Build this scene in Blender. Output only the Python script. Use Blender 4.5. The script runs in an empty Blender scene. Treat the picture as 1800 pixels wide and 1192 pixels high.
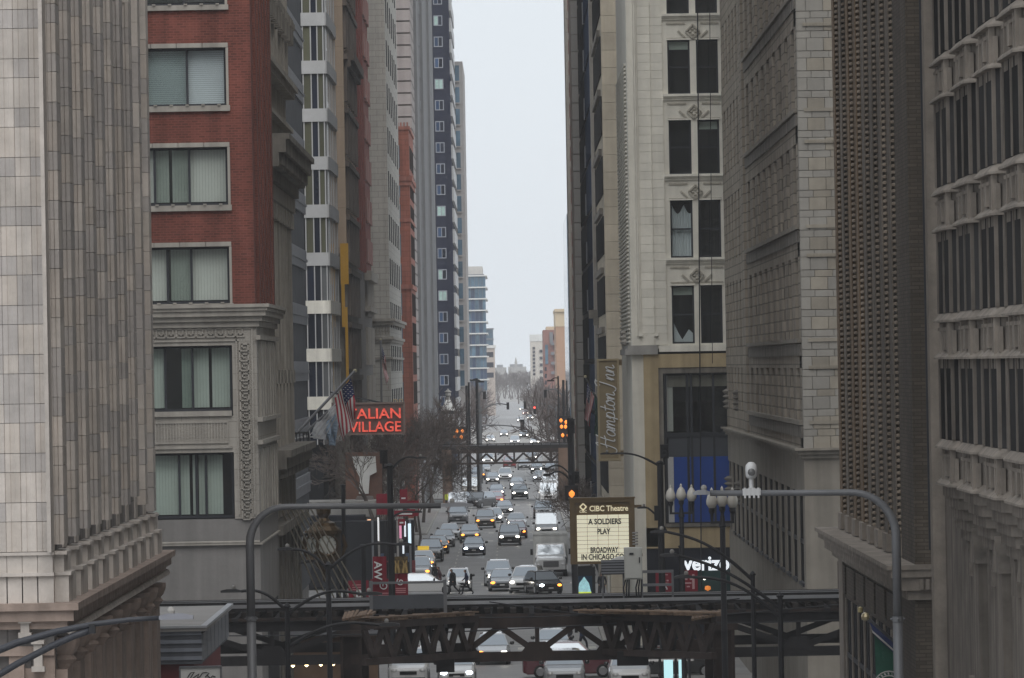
import bpy, math, random
from mathutils import Vector, Matrix

random.seed(7)
SC = bpy.context.scene
COL = SC.collection

# ------------------------------------------------------------------ camera
F, ROLL, HC = 11000.0, 0.018, 15.0           # focal length in photo pixels, roll, height above the street
cam_data = bpy.data.cameras.new("camera")
cam_data.sensor_width = 36.0
cam_data.lens = F / 1800.0 * 36.0
cam_data.clip_start = 1.0
cam_data.clip_end = 20000.0
cam = bpy.data.objects.new("camera", cam_data)
COL.objects.link(cam)
_p = 47.0 / F
_f = Vector((0, math.cos(_p), math.sin(_p)))
_u = Vector((0, -math.sin(_p), math.cos(_p)))
_r = Vector((1, 0, 0))
_r2 = _r * math.cos(ROLL) - _u * math.sin(ROLL)
_u2 = _u * math.cos(ROLL) + _r * math.sin(ROLL)
_m = Matrix((( _r2.x, _u2.x, -_f.x, 0), (_r2.y, _u2.y, -_f.y, 0), (_r2.z, _u2.z, -_f.z, 0), (0, 0, 0, 1)))
cam.matrix_world = Matrix.Translation((0, 0, HC)) @ _m
SC.camera = cam

# ------------------------------------------------------------------ overcast daylight
SUN_EL, SUN_AZ = math.radians(50), math.radians(171)     # behind the camera, high, veiled by cloud
world = bpy.data.worlds.new("World")
SC.world = world
world.use_nodes = True
nt = world.node_tree
nt.nodes.clear()
w_out = nt.nodes.new("ShaderNodeOutputWorld")
w_bg = nt.nodes.new("ShaderNodeBackground")
w_sky = nt.nodes.new("ShaderNodeTexSky")
w_sky.sky_type = 'NISHITA'
w_sky.sun_disc = False
w_sky.sun_elevation = SUN_EL
w_sky.sun_rotation = SUN_AZ
w_sky.air_density = 1.0
w_sky.dust_density = 3.0
w_mix = nt.nodes.new("ShaderNodeMix")
w_mix.data_type = 'RGBA'
w_mix.inputs[0].default_value = 0.93            # the cloud layer in front of the clear sky
w_mix.inputs[7].default_value = (8.0, 8.55, 9.1, 1)
nt.links.new(w_sky.outputs[0], w_mix.inputs[6])
w_tc = nt.nodes.new("ShaderNodeTexCoord")             # faint, slow cloud tone all over the sky
w_nz = nt.nodes.new("ShaderNodeTexNoise"); w_nz.inputs['Scale'].default_value = 6.0; w_nz.inputs['Detail'].default_value = 5
w_mr = nt.nodes.new("ShaderNodeMapRange"); w_mr.inputs[3].default_value = .95; w_mr.inputs[4].default_value = 1.05
w_vs = nt.nodes.new("ShaderNodeVectorMath"); w_vs.operation = 'SCALE'
nt.links.new(w_tc.outputs['Generated'], w_nz.inputs['Vector']); nt.links.new(w_nz.outputs[0], w_mr.inputs[0])
nt.links.new(w_mix.outputs[2], w_vs.inputs[0]); nt.links.new(w_mr.outputs[0], w_vs.inputs['Scale'])
nt.links.new(w_vs.outputs[0], w_bg.inputs[0])
nt.links.new(w_bg.outputs[0], w_out.inputs[0])
w_bg.inputs[1].default_value = 0.087
sun_data = bpy.data.lights.new("sun", 'SUN')
sun_data.energy = 1.5
sun_data.angle = math.radians(50)
sun_data.color = (1.0, 0.97, 0.93)
sun = bpy.data.objects.new("sun", sun_data)
COL.objects.link(sun)
_d = Vector((math.sin(SUN_AZ) * math.cos(SUN_EL), math.cos(SUN_AZ) * math.cos(SUN_EL), math.sin(SUN_EL)))
sun.rotation_euler = (-_d).to_track_quat('-Z', 'Y').to_euler()
SC.view_settings.view_transform = 'Standard'
SC.view_settings.look = 'None'
SC.view_settings.gamma = 1.0
SC.view_settings.exposure = 0.30
SC.view_settings.use_curve_mapping = False
SC.render.engine = 'CYCLES'
SC.cycles.use_denoising = True
SC.cycles.max_bounces = 6
SC.cycles.diffuse_bounces = 4
SC.cycles.glossy_bounces = 3
SC.cycles.transparent_max_bounces = 12
SC.cycles.transmission_bounces = 3
SC.cycles.volume_bounces = 2
SC.cycles.sample_clamp_indirect = 4.0

# ------------------------------------------------------------------ measuring helpers (photo pixel <-> metres)
def PX(x, y, Y):  return (x - 900 - ROLL * (y - 596)) * Y / F
def PZ(x, y, Y):  return HC + (47 - (y - 596) - ROLL * (x - 900)) * Y / F
def P(x, y, Y):   return Vector((PX(x, y, Y), Y, PZ(x, y, Y)))
def PY(x, y, X):  return F * X / (x - 900 - ROLL * (y - 596))
def G(x, y):
    Y = HC * F / ((y - 596) + ROLL * (x - 900) - 47)
    return Vector((PX(x, y, Y), Y, 0))

# ------------------------------------------------------------------ mesh helpers
class MB:
    def __init__(s): s.v, s.f, s.m = [], [], []
    def add(s, vs, fs, m=0):
        n = len(s.v)
        s.v += [tuple(v) for v in vs]
        s.f += [tuple(i + n for i in f) for f in fs]
        s.m += [m] * len(fs)
        return s
    def box(s, x0, x1, y0, y1, z0, z1, m=0):
        if x0 > x1: x0, x1 = x1, x0
        if y0 > y1: y0, y1 = y1, y0
        if z0 > z1: z0, z1 = z1, z0
        return s.add([(x0,y0,z0),(x1,y0,z0),(x1,y1,z0),(x0,y1,z0),(x0,y0,z1),(x1,y0,z1),(x1,y1,z1),(x0,y1,z1)],
                     [(0,3,2,1),(4,5,6,7),(0,1,5,4),(1,2,6,5),(2,3,7,6),(3,0,4,7)], m)
    def prism(s, poly, z0, z1, m=0):               # poly counter-clockwise in XY
        n = len(poly)
        vs = [(x, y, z0) for x, y in poly] + [(x, y, z1) for x, y in poly]
        fs = [tuple(range(n))[::-1], tuple(range(n, 2*n))]
        fs += [(i, (i+1) % n, n + (i+1) % n, n + i) for i in range(n)]
        return s.add(vs, fs, m)
    def prism_y(s, poly, y0, y1, m=0):             # poly in XZ, extruded along Y
        n = len(poly)
        vs = [(x, y0, z) for x, z in poly] + [(x, y1, z) for x, z in poly]
        fs = [tuple(range(n)), tuple(range(n, 2*n))[::-1]]
        fs += [((i+1) % n, i, n + i, n + (i+1) % n) for i in range(n)]
        return s.add(vs, fs, m)
    def prism_x(s, poly, x0, x1, m=0):             # poly in YZ, extruded along X
        n = len(poly)
        vs = [(x0, y, z) for y, z in poly] + [(x1, y, z) for y, z in poly]
        fs = [tuple(range(n))[::-1], tuple(range(n, 2*n))]
        fs += [(i, (i+1) % n, n + (i+1) % n, n + i) for i in range(n)]
        return s.add(vs, fs, m)
    def tube(s, pts, rad, n=8, m=0, cap=True):
        pts = [Vector(p) for p in pts]
        if not hasattr(rad, '__len__'): rad = [rad] * len(pts)
        rings, prev = [], None
        for i, p in enumerate(pts):
            if i == 0: d = pts[1] - p
            elif i == len(pts) - 1: d = p - pts[i-1]
            else: d = pts[i+1] - pts[i-1]
            if d.length < 1e-9: d = Vector((0, 0, 1))
            d.normalize()
            a = prev if prev is not None else (Vector((0, 0, 1)) if abs(d.z) < .9 else Vector((1, 0, 0)))
            a = a - d * a.dot(d)
            if a.length < 1e-5: a = d.orthogonal()
            a.normalize(); prev = a
            b = d.cross(a)
            rings.append([p + (a * math.cos(2*math.pi*k/n) + b * math.sin(2*math.pi*k/n)) * rad[i] for k in range(n)])
        vs = [v for r in rings for v in r]
        fs = []
        for i in range(len(pts) - 1):
            for k in range(n):
                fs.append((i*n+k, i*n+(k+1) % n, (i+1)*n+(k+1) % n, (i+1)*n+k))
        if cap:
            fs.append(tuple(range(n))[::-1]); fs.append(tuple(range((len(pts)-1)*n, len(pts)*n)))
        return s.add(vs, fs, m)
    def bar(s, p0, p1, w, h, m=0):                 # rectangular bar, w across, h in the up direction
        p0, p1 = Vector(p0), Vector(p1)
        d = (p1 - p0).normalized()
        up = Vector((0, 0, 1)) if abs(d.z) < .95 else Vector((0, 1, 0))
        a = d.cross(up).normalized() * (w/2)
        b = a.cross(d).normalized() * (h/2)
        vs = [p0-a-b, p0+a-b, p0+a+b, p0-a+b, p1-a-b, p1+a-b, p1+a+b, p1-a+b]
        return s.add(vs, [(0,1,2,3)[::-1],(4,5,6,7),(0,1,5,4),(1,2,6,5),(2,3,7,6),(3,0,4,7)], m)
    def lathe(s, prof, c=(0,0,0), n=12, m=0):
        vs, fs = [], []
        for r, z in prof:
            for k in range(n):
                t = 2*math.pi*k/n
                vs.append((c[0]+r*math.cos(t), c[1]+r*math.sin(t), c[2]+z))
        for i in range(len(prof)-1):
            for k in range(n):
                fs.append((i*n+k, i*n+(k+1) % n, (i+1)*n+(k+1) % n, (i+1)*n+k))
        fs.append(tuple(range(n))[::-1]); fs.append(tuple(range((len(prof)-1)*n, len(prof)*n)))
        return s.add(vs, fs, m)
    def mesh(s, name, mats, smooth=False):
        me = bpy.data.meshes.new(name)
        me.from_pydata(s.v, [], s.f)
        for m in (mats if isinstance(mats, (list, tuple)) else [mats]): me.materials.append(m)
        if any(s.m): me.polygons.foreach_set('material_index', s.m)
        if smooth: me.polygons.foreach_set('use_smooth', [True] * len(s.f))
        me.update()
        return me
    def build(s, name, mats, parent=None, smooth=False):
        return link(name, s.mesh(name, mats, smooth), parent)

ROOT_LOC = {}
def link(name, me, parent=None):
    o = bpy.data.objects.new(name, me)
    COL.objects.link(o)
    if parent is not None:
        o.parent = parent
        if parent in ROOT_LOC:
            o.matrix_parent_inverse = Matrix.Translation(-ROOT_LOC[parent])
    return o
def thing(name, label, cat, loc=(0, 0, 0), group=None):
    o = bpy.data.objects.new(name, None)
    COL.objects.link(o)
    o.location = loc
    o.empty_display_size = .2
    ROOT_LOC[o] = Vector(loc)
    tag(o, label, cat, group)
    return o
def proto(name, label, cat, group=None):          # a thing modelled round its own origin, placed later
    o = bpy.data.objects.new(name, None)
    COL.objects.link(o)
    tag(o, label, cat, group)
    return o
def tag(o, label=None, cat=None, group=None, kind=None):
    if label: o['label'] = label
    if cat: o['category'] = cat
    if group: o['group'] = group
    if kind: o['kind'] = kind
    return o
def copy_tree(o, parent=None):
    c = o.copy()
    COL.objects.link(c)
    if parent is not None: c.parent = parent
    for ch in o.children: copy_tree(ch, c)
    return c
def structure(name, mb, mat): return tag(mb.build(name, mat), kind='structure')

_B = .5
_c = .44
CUBE = MB().box(-_B, _B, -_B, _B, -_B, _B)
# a block with worn (bevelled) edges: 26 faces
def _worn():
    mb = MB()
    vs = []
    idx = {}
    for sx in (-1, 1):
        for sy in (-1, 1):
            for sz in (-1, 1):
                for ax in range(3):
                    p = [sx*.47, sy*.47, sz*.47]; p[ax] = (sx, sy, sz)[ax] * .5
                    idx[(sx, sy, sz, ax)] = len(vs); vs.append(p)
    fs = []
    for ax in range(3):
        a, b = [i for i in range(3) if i != ax]
        for s in (-1, 1):
            q = []
            for (sa, sb) in ((-1,-1),(1,-1),(1,1),(-1,1)):
                k = [0,0,0]; k[ax] = s; k[a] = sa; k[b] = sb
                q.append(idx[(k[0],k[1],k[2],ax)])
            flip = (s < 0) != (ax == 1)
            fs.append(tuple(q[::-1] if flip else q))
    for ax in range(3):
        a, b = [i for i in range(3) if i != ax]
        for sa in (-1, 1):
            for sb in (-1, 1):
                k0 = [0,0,0]; k1 = [0,0,0]
                k0[ax] = -1; k1[ax] = 1; k0[a] = k1[a] = sa; k0[b] = k1[b] = sb
                q = [idx[(*k0, a)], idx[(*k1, a)], idx[(*k1, b)], idx[(*k0, b)]]
                fs.append(tuple(q))
    for sx in (-1, 1):
        for sy in (-1, 1):
            for sz in (-1, 1):
                fs.append((idx[(sx,sy,sz,0)], idx[(sx,sy,sz,1)], idx[(sx,sy,sz,2)]))
    mb.add(vs, fs)
    return mb
WORN = _worn()
def _fluted():                                     # a block whose street face carries three shallow ribs
    xs = [-.5, -.46, -.40, -.24, -.18, -.12, .12, .18, .24, .40, .46, .5]
    ys = [-.46, -.5, -.5, -.5, -.5, -.455, -.455, -.5, -.5, -.5, -.5, -.46]
    return MB().prism(list(zip(xs, ys)) + [(.5, .5), (-.5, .5)], -.5, .5)
FLUTED = _fluted()
_BM = {}
def block(name, parent, x0, x1, y0, y1, z0, z1, mat, worn=True):
    key = (mat.name, worn)
    if key not in _BM: _BM[key] = (FLUTED if worn == 'f' else WORN if worn else CUBE).mesh(name, mat)
    o = link(name, _BM[key], parent)
    o.location = ((x0+x1)/2, (y0+y1)/2, (z0+z1)/2)
    o.scale = (abs(x1-x0), abs(y1-y0), abs(z1-z0))
    return o

# ------------------------------------------------------------------ materials
def M(name, col, var=.12, scale=.7, rnd=0, rough=.85, metal=0, spec=.3, bump=0, brick=None, streak=0, emit=0, bscale=None):
    m = bpy.data.materials.new(name)
    m.use_nodes = True
    t = m.node_tree
    b = t.nodes['Principled BSDF']
    b.inputs['Roughness'].default_value = rough
    b.inputs['Metallic'].default_value = metal
    b.inputs['Specular IOR Level'].default_value = spec
    N = t.nodes.new; L = t.links.new
    geo = N('ShaderNodeNewGeometry')
    fac = None
    def mul(a, bb):
        if a is None: return bb
        n = N('ShaderNodeMath'); n.operation = 'MULTIPLY'; L(a, n.inputs[0]); L(bb, n.inputs[1]); return n.outputs[0]
    def ranged(sock, lo, hi, f0=.3, f1=.7):
        n = N('ShaderNodeMapRange'); n.inputs[1].default_value = f0; n.inputs[2].default_value = f1
        n.inputs[3].default_value = lo; n.inputs[4].default_value = hi; L(sock, n.inputs[0]); return n.outputs[0]
    nz = None
    if var:
        nz = N('ShaderNodeTexNoise'); nz.inputs['Scale'].default_value = scale; nz.inputs['Detail'].default_value = 7
        nz.inputs['Roughness'].default_value = .65
        L(geo.outputs['Position'], nz.inputs['Vector'])
        fac = ranged(nz.outputs[0], 1-var, 1+var)
    if streak:
        vm = N('ShaderNodeVectorMath'); vm.operation = 'MULTIPLY'; vm.inputs[1].default_value = (1.6, 1.6, .07)
        L(geo.outputs['Position'], vm.inputs[0])
        n2 = N('ShaderNodeTexNoise'); n2.inputs['Scale'].default_value = 1.3; n2.inputs['Detail'].default_value = 5
        L(vm.outputs[0], n2.inputs['Vector'])
        fac = mul(fac, ranged(n2.outputs[0], 1-streak, 1+streak*.6, .35, .65))
    if rnd:
        oi = N('ShaderNodeObjectInfo')
        fac = mul(fac, ranged(oi.outputs['Random'], 1-rnd, 1+rnd, 0, 1))
    h_sock = None
    if brick:
        bw, bh, ms, tone, mort = brick
        sx = N('ShaderNodeSeparateXYZ'); L(geo.outputs['Position'], sx.inputs[0])
        ad = N('ShaderNodeMath'); ad.operation = 'ADD'; L(sx.outputs[0], ad.inputs[0]); L(sx.outputs[1], ad.inputs[1])
        cb = N('ShaderNodeCombineXYZ'); L(ad.outputs[0], cb.inputs[0]); L(sx.outputs[2], cb.inputs[1])
        bt = N('ShaderNodeTexBrick'); L(cb.outputs[0], bt.inputs['Vector'])
        bt.inputs['Scale'].default_value = 1; bt.inputs['Brick Width'].default_value = bw
        bt.inputs['Row Height'].default_value = bh; bt.inputs['Mortar Size'].default_value = ms
        bt.inputs['Color1'].default_value = (1-tone,)*3 + (1,); bt.inputs['Color2'].default_value = (1+tone,)*3 + (1,)
        bt.inputs['Mortar'].default_value = (mort,)*3 + (1,)
        fac = mul(fac, bt.outputs['Color'])
        h_sock = bt.outputs['Fac']
    vs = N('ShaderNodeVectorMath'); vs.operation = 'SCALE'
    vs.inputs[0].default_value = col
    if fac is not None: L(fac, vs.inputs['Scale'])
    else: vs.inputs['Scale'].default_value = 1
    L(vs.outputs[0], b.inputs['Base Color'])
    if bump:
        bp = N('ShaderNodeBump'); bp.inputs['Strength'].default_value = min(1, bump); bp.inputs['Distance'].default_value = .03
        n3 = N('ShaderNodeTexNoise'); n3.inputs['Scale'].default_value = bscale or scale * 9; n3.inputs['Detail'].default_value = 4
        L(geo.outputs['Position'], n3.inputs['Vector'])
        if h_sock is not None:
            sb = N('ShaderNodeMath'); sb.operation = 'SUBTRACT'; L(n3.outputs[0], sb.inputs[0]); L(h_sock, sb.inputs[1]); L(sb.outputs[0], bp.inputs['Height'])
        else: L(n3.outputs[0], bp.inputs['Height'])
        L(bp.outputs[0], b.inputs['Normal'])
    if emit:
        b.inputs['Emission Color'].default_value = (*col, 1)
        b.inputs['Emission Strength'].default_value = emit
    return m
def glassy(name, col, rough=.04, spec=.6, rnd=0, var=.15):
    return M(name, col, var=var, scale=.35, rnd=rnd, rough=rough, spec=spec)
def clear_glass(name, tint=(.94, .96, .95)):
    m = bpy.data.materials.new(name); m.use_nodes = True
    t = m.node_tree; t.nodes.clear()
    o = t.nodes.new('ShaderNodeOutputMaterial'); mx = t.nodes.new('ShaderNodeMixShader')
    tr = t.nodes.new('ShaderNodeBsdfTransparent'); gl = t.nodes.new('ShaderNodeBsdfGlossy'); fr = t.nodes.new('ShaderNodeLayerWeight'); pw = t.nodes.new('ShaderNodeMath'); pw.operation = 'POWER'; pw.inputs[1].default_value = 3; ma = t.nodes.new('ShaderNodeMath'); ma.operation = 'MULTIPLY_ADD'; ma.inputs[1].default_value = .8; ma.inputs[2].default_value = .06
    tr.inputs[0].default_value = (*tint, 1); gl.inputs['Roughness'].default_value = .03; 
    t.links.new(fr.outputs['Facing'], pw.inputs[0]); t.links.new(pw.outputs[0], ma.inputs[0])
    t.links.new(ma.outputs[0], mx.inputs[0]); t.links.new(tr.outputs[0], mx.inputs[1]); t.links.new(gl.outputs[0], mx.inputs[2])
    t.links.new(mx.outputs[0], o.inputs[0])
    return m
def lamp_mat(name, col, strength):
    m = bpy.data.materials.new(name); m.use_nodes = True
    b = m.node_tree.nodes['Principled BSDF']
    b.inputs['Base Color'].default_value = (*col, 1)
    b.inputs['Emission Color'].default_value = (*col, 1); b.inputs['Emission Strength'].default_value = strength
    return m

m_asphalt = M('asphalt', (.25, .245, .243), var=.2, scale=.3, rough=.55, spec=.5, bump=.15, bscale=8)
m_walk = M('pavement_concrete', (.27, .26, .25), var=.14, scale=.5, brick=(1.5, 1.5, .02, .06, .7))
m_kerb = M('kerb_concrete', (.33, .32, .3), var=.2)
m_paint = M('road_paint', (.55, .54, .5), var=.3, scale=2)
m_yellow = M('yellow_paint', (.55, .38, .06), var=.25, scale=2)
m_gr_light = M('granite_pale', (.51, .465, .425), var=.16, scale=1.5, rnd=.12, bump=.3, streak=.14)
m_gr_dark = M('granite_grey', (.415, .385, .365), var=.14, scale=1.5, rnd=.08, bump=.3, streak=.14)
m_gr_warm = M('granite_warm', (.49, .44, .395), var=.14, scale=1.5, rnd=.09, bump=.3, streak=.15)
m_gr_base = M('granite_pink', (.29, .225, .19), var=.2, scale=1.5, rnd=.15, bump=.3, streak=.2)
m_gr_core = M('granite_wall', (.27, .25, .24), var=.2, scale=1.2, bump=.2, streak=.2, brick=(1.1, .57, .02, .12, .6))
m_redbrick = M('red_brick', (.125, .040, .029), var=.26, scale=.5, bump=.4, brick=(.26, .10, .016, .22, 1.45), streak=.22)
m_redbrick2 = M('dark_red_brick', (.19, .055, .045), var=.13, scale=1.2, bump=.3, brick=(.23, .085, .012, .16, .8), streak=.12)
m_lime = M('limestone', (.315, .292, .26), var=.12, scale=.8, bump=.2, streak=.18, brick=(1.1, .62, .012, .05, .7))
m_lime_plain = M('limestone_trim', (.305, .282, .25), var=.14, scale=1.2, streak=.2)
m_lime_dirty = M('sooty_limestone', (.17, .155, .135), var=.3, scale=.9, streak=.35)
m_orn = M('carved_limestone', (.31, .285, .25), var=.2, scale=.9, bump=.5, streak=.25)
m_grey_stucco = M('grey_stucco', (.195, .185, .177), var=.12, scale=.6, bump=.3, streak=.14)
m_gothic = M('gothic_limestone', (.165, .143, .122), var=.28, scale=.9, bump=.35, streak=.3)
m_gothic_pale = M('gothic_cap_stone', (.23, .2, .17), var=.25, scale=1.2, bump=.3, streak=.2)
m_dkbrick = M('brown_brick', (.088, .072, .056), var=.3, scale=.25, bump=.4, brick=(.36, .10, .014, .2, .65), streak=.15)
m_rust = M('rust_brown_terracotta', (.14, .098, .062), var=.3, scale=.2, bump=.4, streak=.35)
m_stud = M('studded_moulding', (.14, .118, .096), var=.3, scale=.3, streak=.3)
m_quoin = M('cream_terracotta', (.27, .253, .226), var=.1, scale=1.5, rnd=.1, bump=.1, streak=.08)
m_quoin_y = M('yellowed_terracotta', (.28, .25, .205), var=.14, scale=1.5, rnd=.12, bump=.1, streak=.1)
m_tan = M('tan_terracotta', (.27, .236, .192), var=.18, scale=.5, bump=.25, brick=(1.0, .45, .03, .14, .5), streak=.15)
m_tan_plain = M('tan_stone', (.225, .203, .172), var=.15, scale=.5, bump=.2, streak=.15)
m_white = M('white_terracotta', (.74, .71, .63), var=.08, scale=1.0, rnd=.06, bump=.08, streak=.1)
m_white_trim = M('white_terracotta_trim', (.76, .73, .65), var=.1, scale=1.4, streak=.12)
m_yel_frame = M('ochre_terracotta', (.40, .315, .19), var=.14, scale=.7, streak=.15)
m_frame = M('dark_bronze_frame', (.028, .03, .036), var=.1, rough=.5)
m_frame_grey = M('grey_window_frame', (.17, .175, .19), var=.1, rough=.5)
m_frame_white = M('pale_window_frame', (.42, .42, .42), var=.1, rough=.5)
m_dark = M('dark_interior', (.02, .021, .025), var=.3, scale=.4)
m_glass = glassy('dark_glass', (.018, .021, .03), rnd=.5)
m_glass_blue = glassy('blue_glass', (.03, .055, .11), rnd=.45)
m_glass_navy = glassy('navy_glass', (.014, .018, .032), rnd=.4)
m_glass_teal = glassy('teal_glass', (.075, .135, .19), rnd=.25, var=.4)
m_glass_olive = glassy('olive_glass', (.10, .10, .065), rnd=.15)
m_glass_grey = glassy('grey_glass', (.13, .135, .14), rnd=.2)
m_glass_s = M('matte_side_glass', (.034, .033, .033), var=.3, scale=.4, rnd=.4, rough=.9, spec=0)  # clean but matte: sky reflection switched off for side-face glass
m_glass_sb = M('matte_blue_glass', (.03, .04, .065), var=.3, scale=.3, rnd=.4, rough=.9, spec=0)
m_clear = clear_glass('window_glass')
m_blind = M('pale_blind', (.69, .70, .67), var=.06, scale=.6, rnd=.06)
m_blind2 = M('grey_blind', (.68, .72, .77), var=.06, scale=.6)
m_blind_g = M('green_grey_blind', (.55, .61, .57), var=.08, scale=.6, rnd=.1)
m_steel_blk = M('black_painted_steel', (.018, .018, .021), var=.2, rough=.55)
m_steel_grey = M('grey_galvanised_steel', (.14, .142, .15), var=.15, rough=.5, metal=.2)
m_el = M('rusty_brown_steel', (.032, .0215, .018), var=.45, scale=1.2, rough=.75, streak=.3)
m_el_dark = M('sooty_steel', (.018, .0165, .0175), var=.4, scale=1.0, rough=.75)
m_wood = M('weathered_timber', (.13, .088, .06), var=.4, scale=2.5, rnd=.25)
m_tie = M('creosoted_timber', (.032, .028, .026), var=.4, scale=3, rnd=.3, spec=0)
m_rail = M('steel_rail', (.35, .35, .36), var=.2, rough=.35, metal=.8)
m_conc = M('concrete', (.3, .29, .275), var=.15, scale=.8, streak=.15)
m_whitep = M('white_painted_metal', (.62, .62, .6), var=.08, rough=.5)
m_bark = M('bark', (.075, .062, .055), var=.3, scale=4)
m_twig = M('twigs', (.095, .075, .066), var=.3, scale=2)
m_twig_far = M('far_twigs', (.085, .066, .06), var=.3, scale=.5)
m_banner = M('red_banner_cloth', (.21, .010, .025), var=.1, scale=1)
m_letter_w = M('white_lettering', (.72, .72, .72), var=0)
m_letter_k = M('black_lettering', (.02, .02, .02), var=0)
# ================================================================== the setting: ground, road, pavements
g = MB()
g.add([(-1500, -150, -.02), (1500, -150, -.02), (1500, 3750, -.02), (-1500, 3750, -.02)], [(0, 1, 2, 3)])
structure('ground', g, m_conc)
XL, XR = -7.9, 4.6                                  # kerbs of the street beyond the elevated line
CROSS = [(85, 132), (203, 243), (299, 329), (402, 428), (540, 560), (676, 706), (800, 820), (930, 955), (1100, 1130)]
r = MB()
def sheet(mb, x0, x1, y0, y1, z): mb.add([(x0, y0, z), (x1, y0, z), (x1, y1, z), (x0, y1, z)], [(0, 1, 2, 3)])
sheet(r, -8.4, 8.0, -100, 299, .0)
sheet(r, XL, XR, 299, 2600, .0)
structure('road', r, m_asphalt)
r = MB()
for (a, b) in CROSS:
    sheet(r, -120, -8.4 if a < 290 else XL, a, b, .0)
    sheet(r, 8.0 if a < 290 else XR, 120, a, b, .0)
structure('cross_street', r, m_asphalt)
pk = MB(); kb = MB()
edges = [-100] + [e for c in CROSS for e in c] + [1400]
for i in range(0, len(edges), 2):
    a, b = edges[i], edges[i+1]
    xl, xr = (-8.4, 8.0) if a < 290 else (XL, XR)
    pk.box(-16, xl-.15, a, b, -.05, .13); pk.box(xr+.15, 14, a, b, -.05, .13)
    kb.box(xl-.15, xl, a, b, -.05, .136); kb.box(xr, xr+.15, a, b, -.05, .136)
structure('pavement', pk, m_walk)
structure('kerb', kb, m_kerb)
ln = MB()
for k in range(60):
    y = 432 + k * 9
    for x in (-4.6, -1.5, 1.6): sheet(ln, x-.06, x+.06, y, y+3, .004)
for (a, b) in CROSS[1:6]:                            # zebra bars and stop lines
    for y in (a - 4.2, b + 1.2):
        for k in range(10): sheet(ln, XL+.6+k*1.22, XL+1.1+k*1.22, y, y+3, .004)
    sheet(ln, XL+.3, XR-.3, b + 6, b + 6.5, .004)
structure('road_markings', ln, m_paint)
# two pale bridge approach slabs far down the street
r = MB(); sheet(r, XL, XR, 1180, 1420, .012); structure('bridge_deck', r, m_conc)
# ================================================================== LEFT: pale granite tower
T = thing('granite_tower', 'pale grey granite tower of stepped stone piers at the left edge', 'building', (-20, 150, 0))
XS, YF, YB = -10.72, 144.9, 185.5
MB().box(-46, XS, YF, YB, 0, 62).build('wall', m_gr_core, T)
rows = []
z = 10.9; k = 0
while z < 25:
    h = .44 if k % 2 else .70
    rows.append((z, z+h, k % 2)); z += h; k += 1
R = random.Random(3)
def granite(dark):
    u = R.random()
    if dark: return m_gr_dark if u < .72 else m_gr_light
    return m_gr_light if u < .58 else (m_gr_warm if u < .86 else m_gr_dark)
# front face: columns of stones with sunk fillets between
fx = XS + .02
fcols = []
while fx > -14.2:
    fcols.append((fx - .351, fx)); fx -= .355
for (a, b) in fcols[:4]:
    for (z0, z1, dk) in rows:
        block('stone', T, a, b, YF-.32, YF+.05, z0+.006, z1-.006, granite(dk), 'f')
rest = MB()
rest.box(fcols[-1][0], XS+.01, YF-.25, YF+.04, 9.73, 10.9)
for k, (a, b) in enumerate(fcols):
    rest.box(a, b, YF-.3, YF+.05, rows[-1][1] if k < 4 else 10.9, 62)
    rest.box(a-.015, b+.015, YF-.36, YF+.05, 9.72, 10.34)
    rest.box(a+.006, b-.006, YF-.30, YF+.05, 10.42, 10.82)
PIERS = []
for i in range(10):
    y0 = YF + .1 + i * 4.02
    PIERS.append((y0, y0 + 1.15))
far_st = {m.name: MB() for m in (m_gr_light, m_gr_dark, m_gr_warm)}
for i, (a, b) in enumerate(PIERS):
    off = R.uniform(-.5, .5)
    for (z0, z1, dk) in rows:
        z0 += off; z1 += off
        if z0 < 10.88: continue
        # two stones side by side in depth: a proud nib and a set-back shoulder
        u = R.random()
        g = (m_gr_dark if u < .75 else m_gr_warm) if dk else (m_gr_light if u < .34 else m_gr_warm if u < .68 else m_gr_dark)  # more dark stones than in front: side shade put into the colour
        if i < 8: block('stone', T, XS-.05, XS+.27, a, b, z0+.006, z1-.006, g, 'f')
        else: far_st[g.name].box(XS-.05, XS+.27, a, b, z0+.006, z1-.006)
    rest.box(XS-.05, XS+.04, a-1.1, a+.02, 10.9, 62)
    rest.box(XS-.05, XS+.27, a, b, rows[-1][1]+off, 62)
    rest.box(XS-.05, XS+.36, a-.1, b+1.2, 9.72, 10.34)
    rest.box(XS-.05, XS+.25, a, b+1.0, 10.42, 10.9)
rest.build('pier', m_gr_light, T)
for m in (m_gr_light, m_gr_dark, m_gr_warm): tag(far_st[m.name].build('far_stones', m, T), kind='stuff')
for (z0, z1, p) in ((10.34, 10.42, .42), (10.82, 10.89, .33)):
    for (a, b) in PIERS: MB().box(XS-.05, XS+p, a-.16, b+.16, z0, z1).build('moulding', m_gr_light, T)
    MB().box(fcols[-1][0], XS+.05, YF-p-.04, YF+.05, z0, z1).build('moulding', m_gr_light, T)
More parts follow.
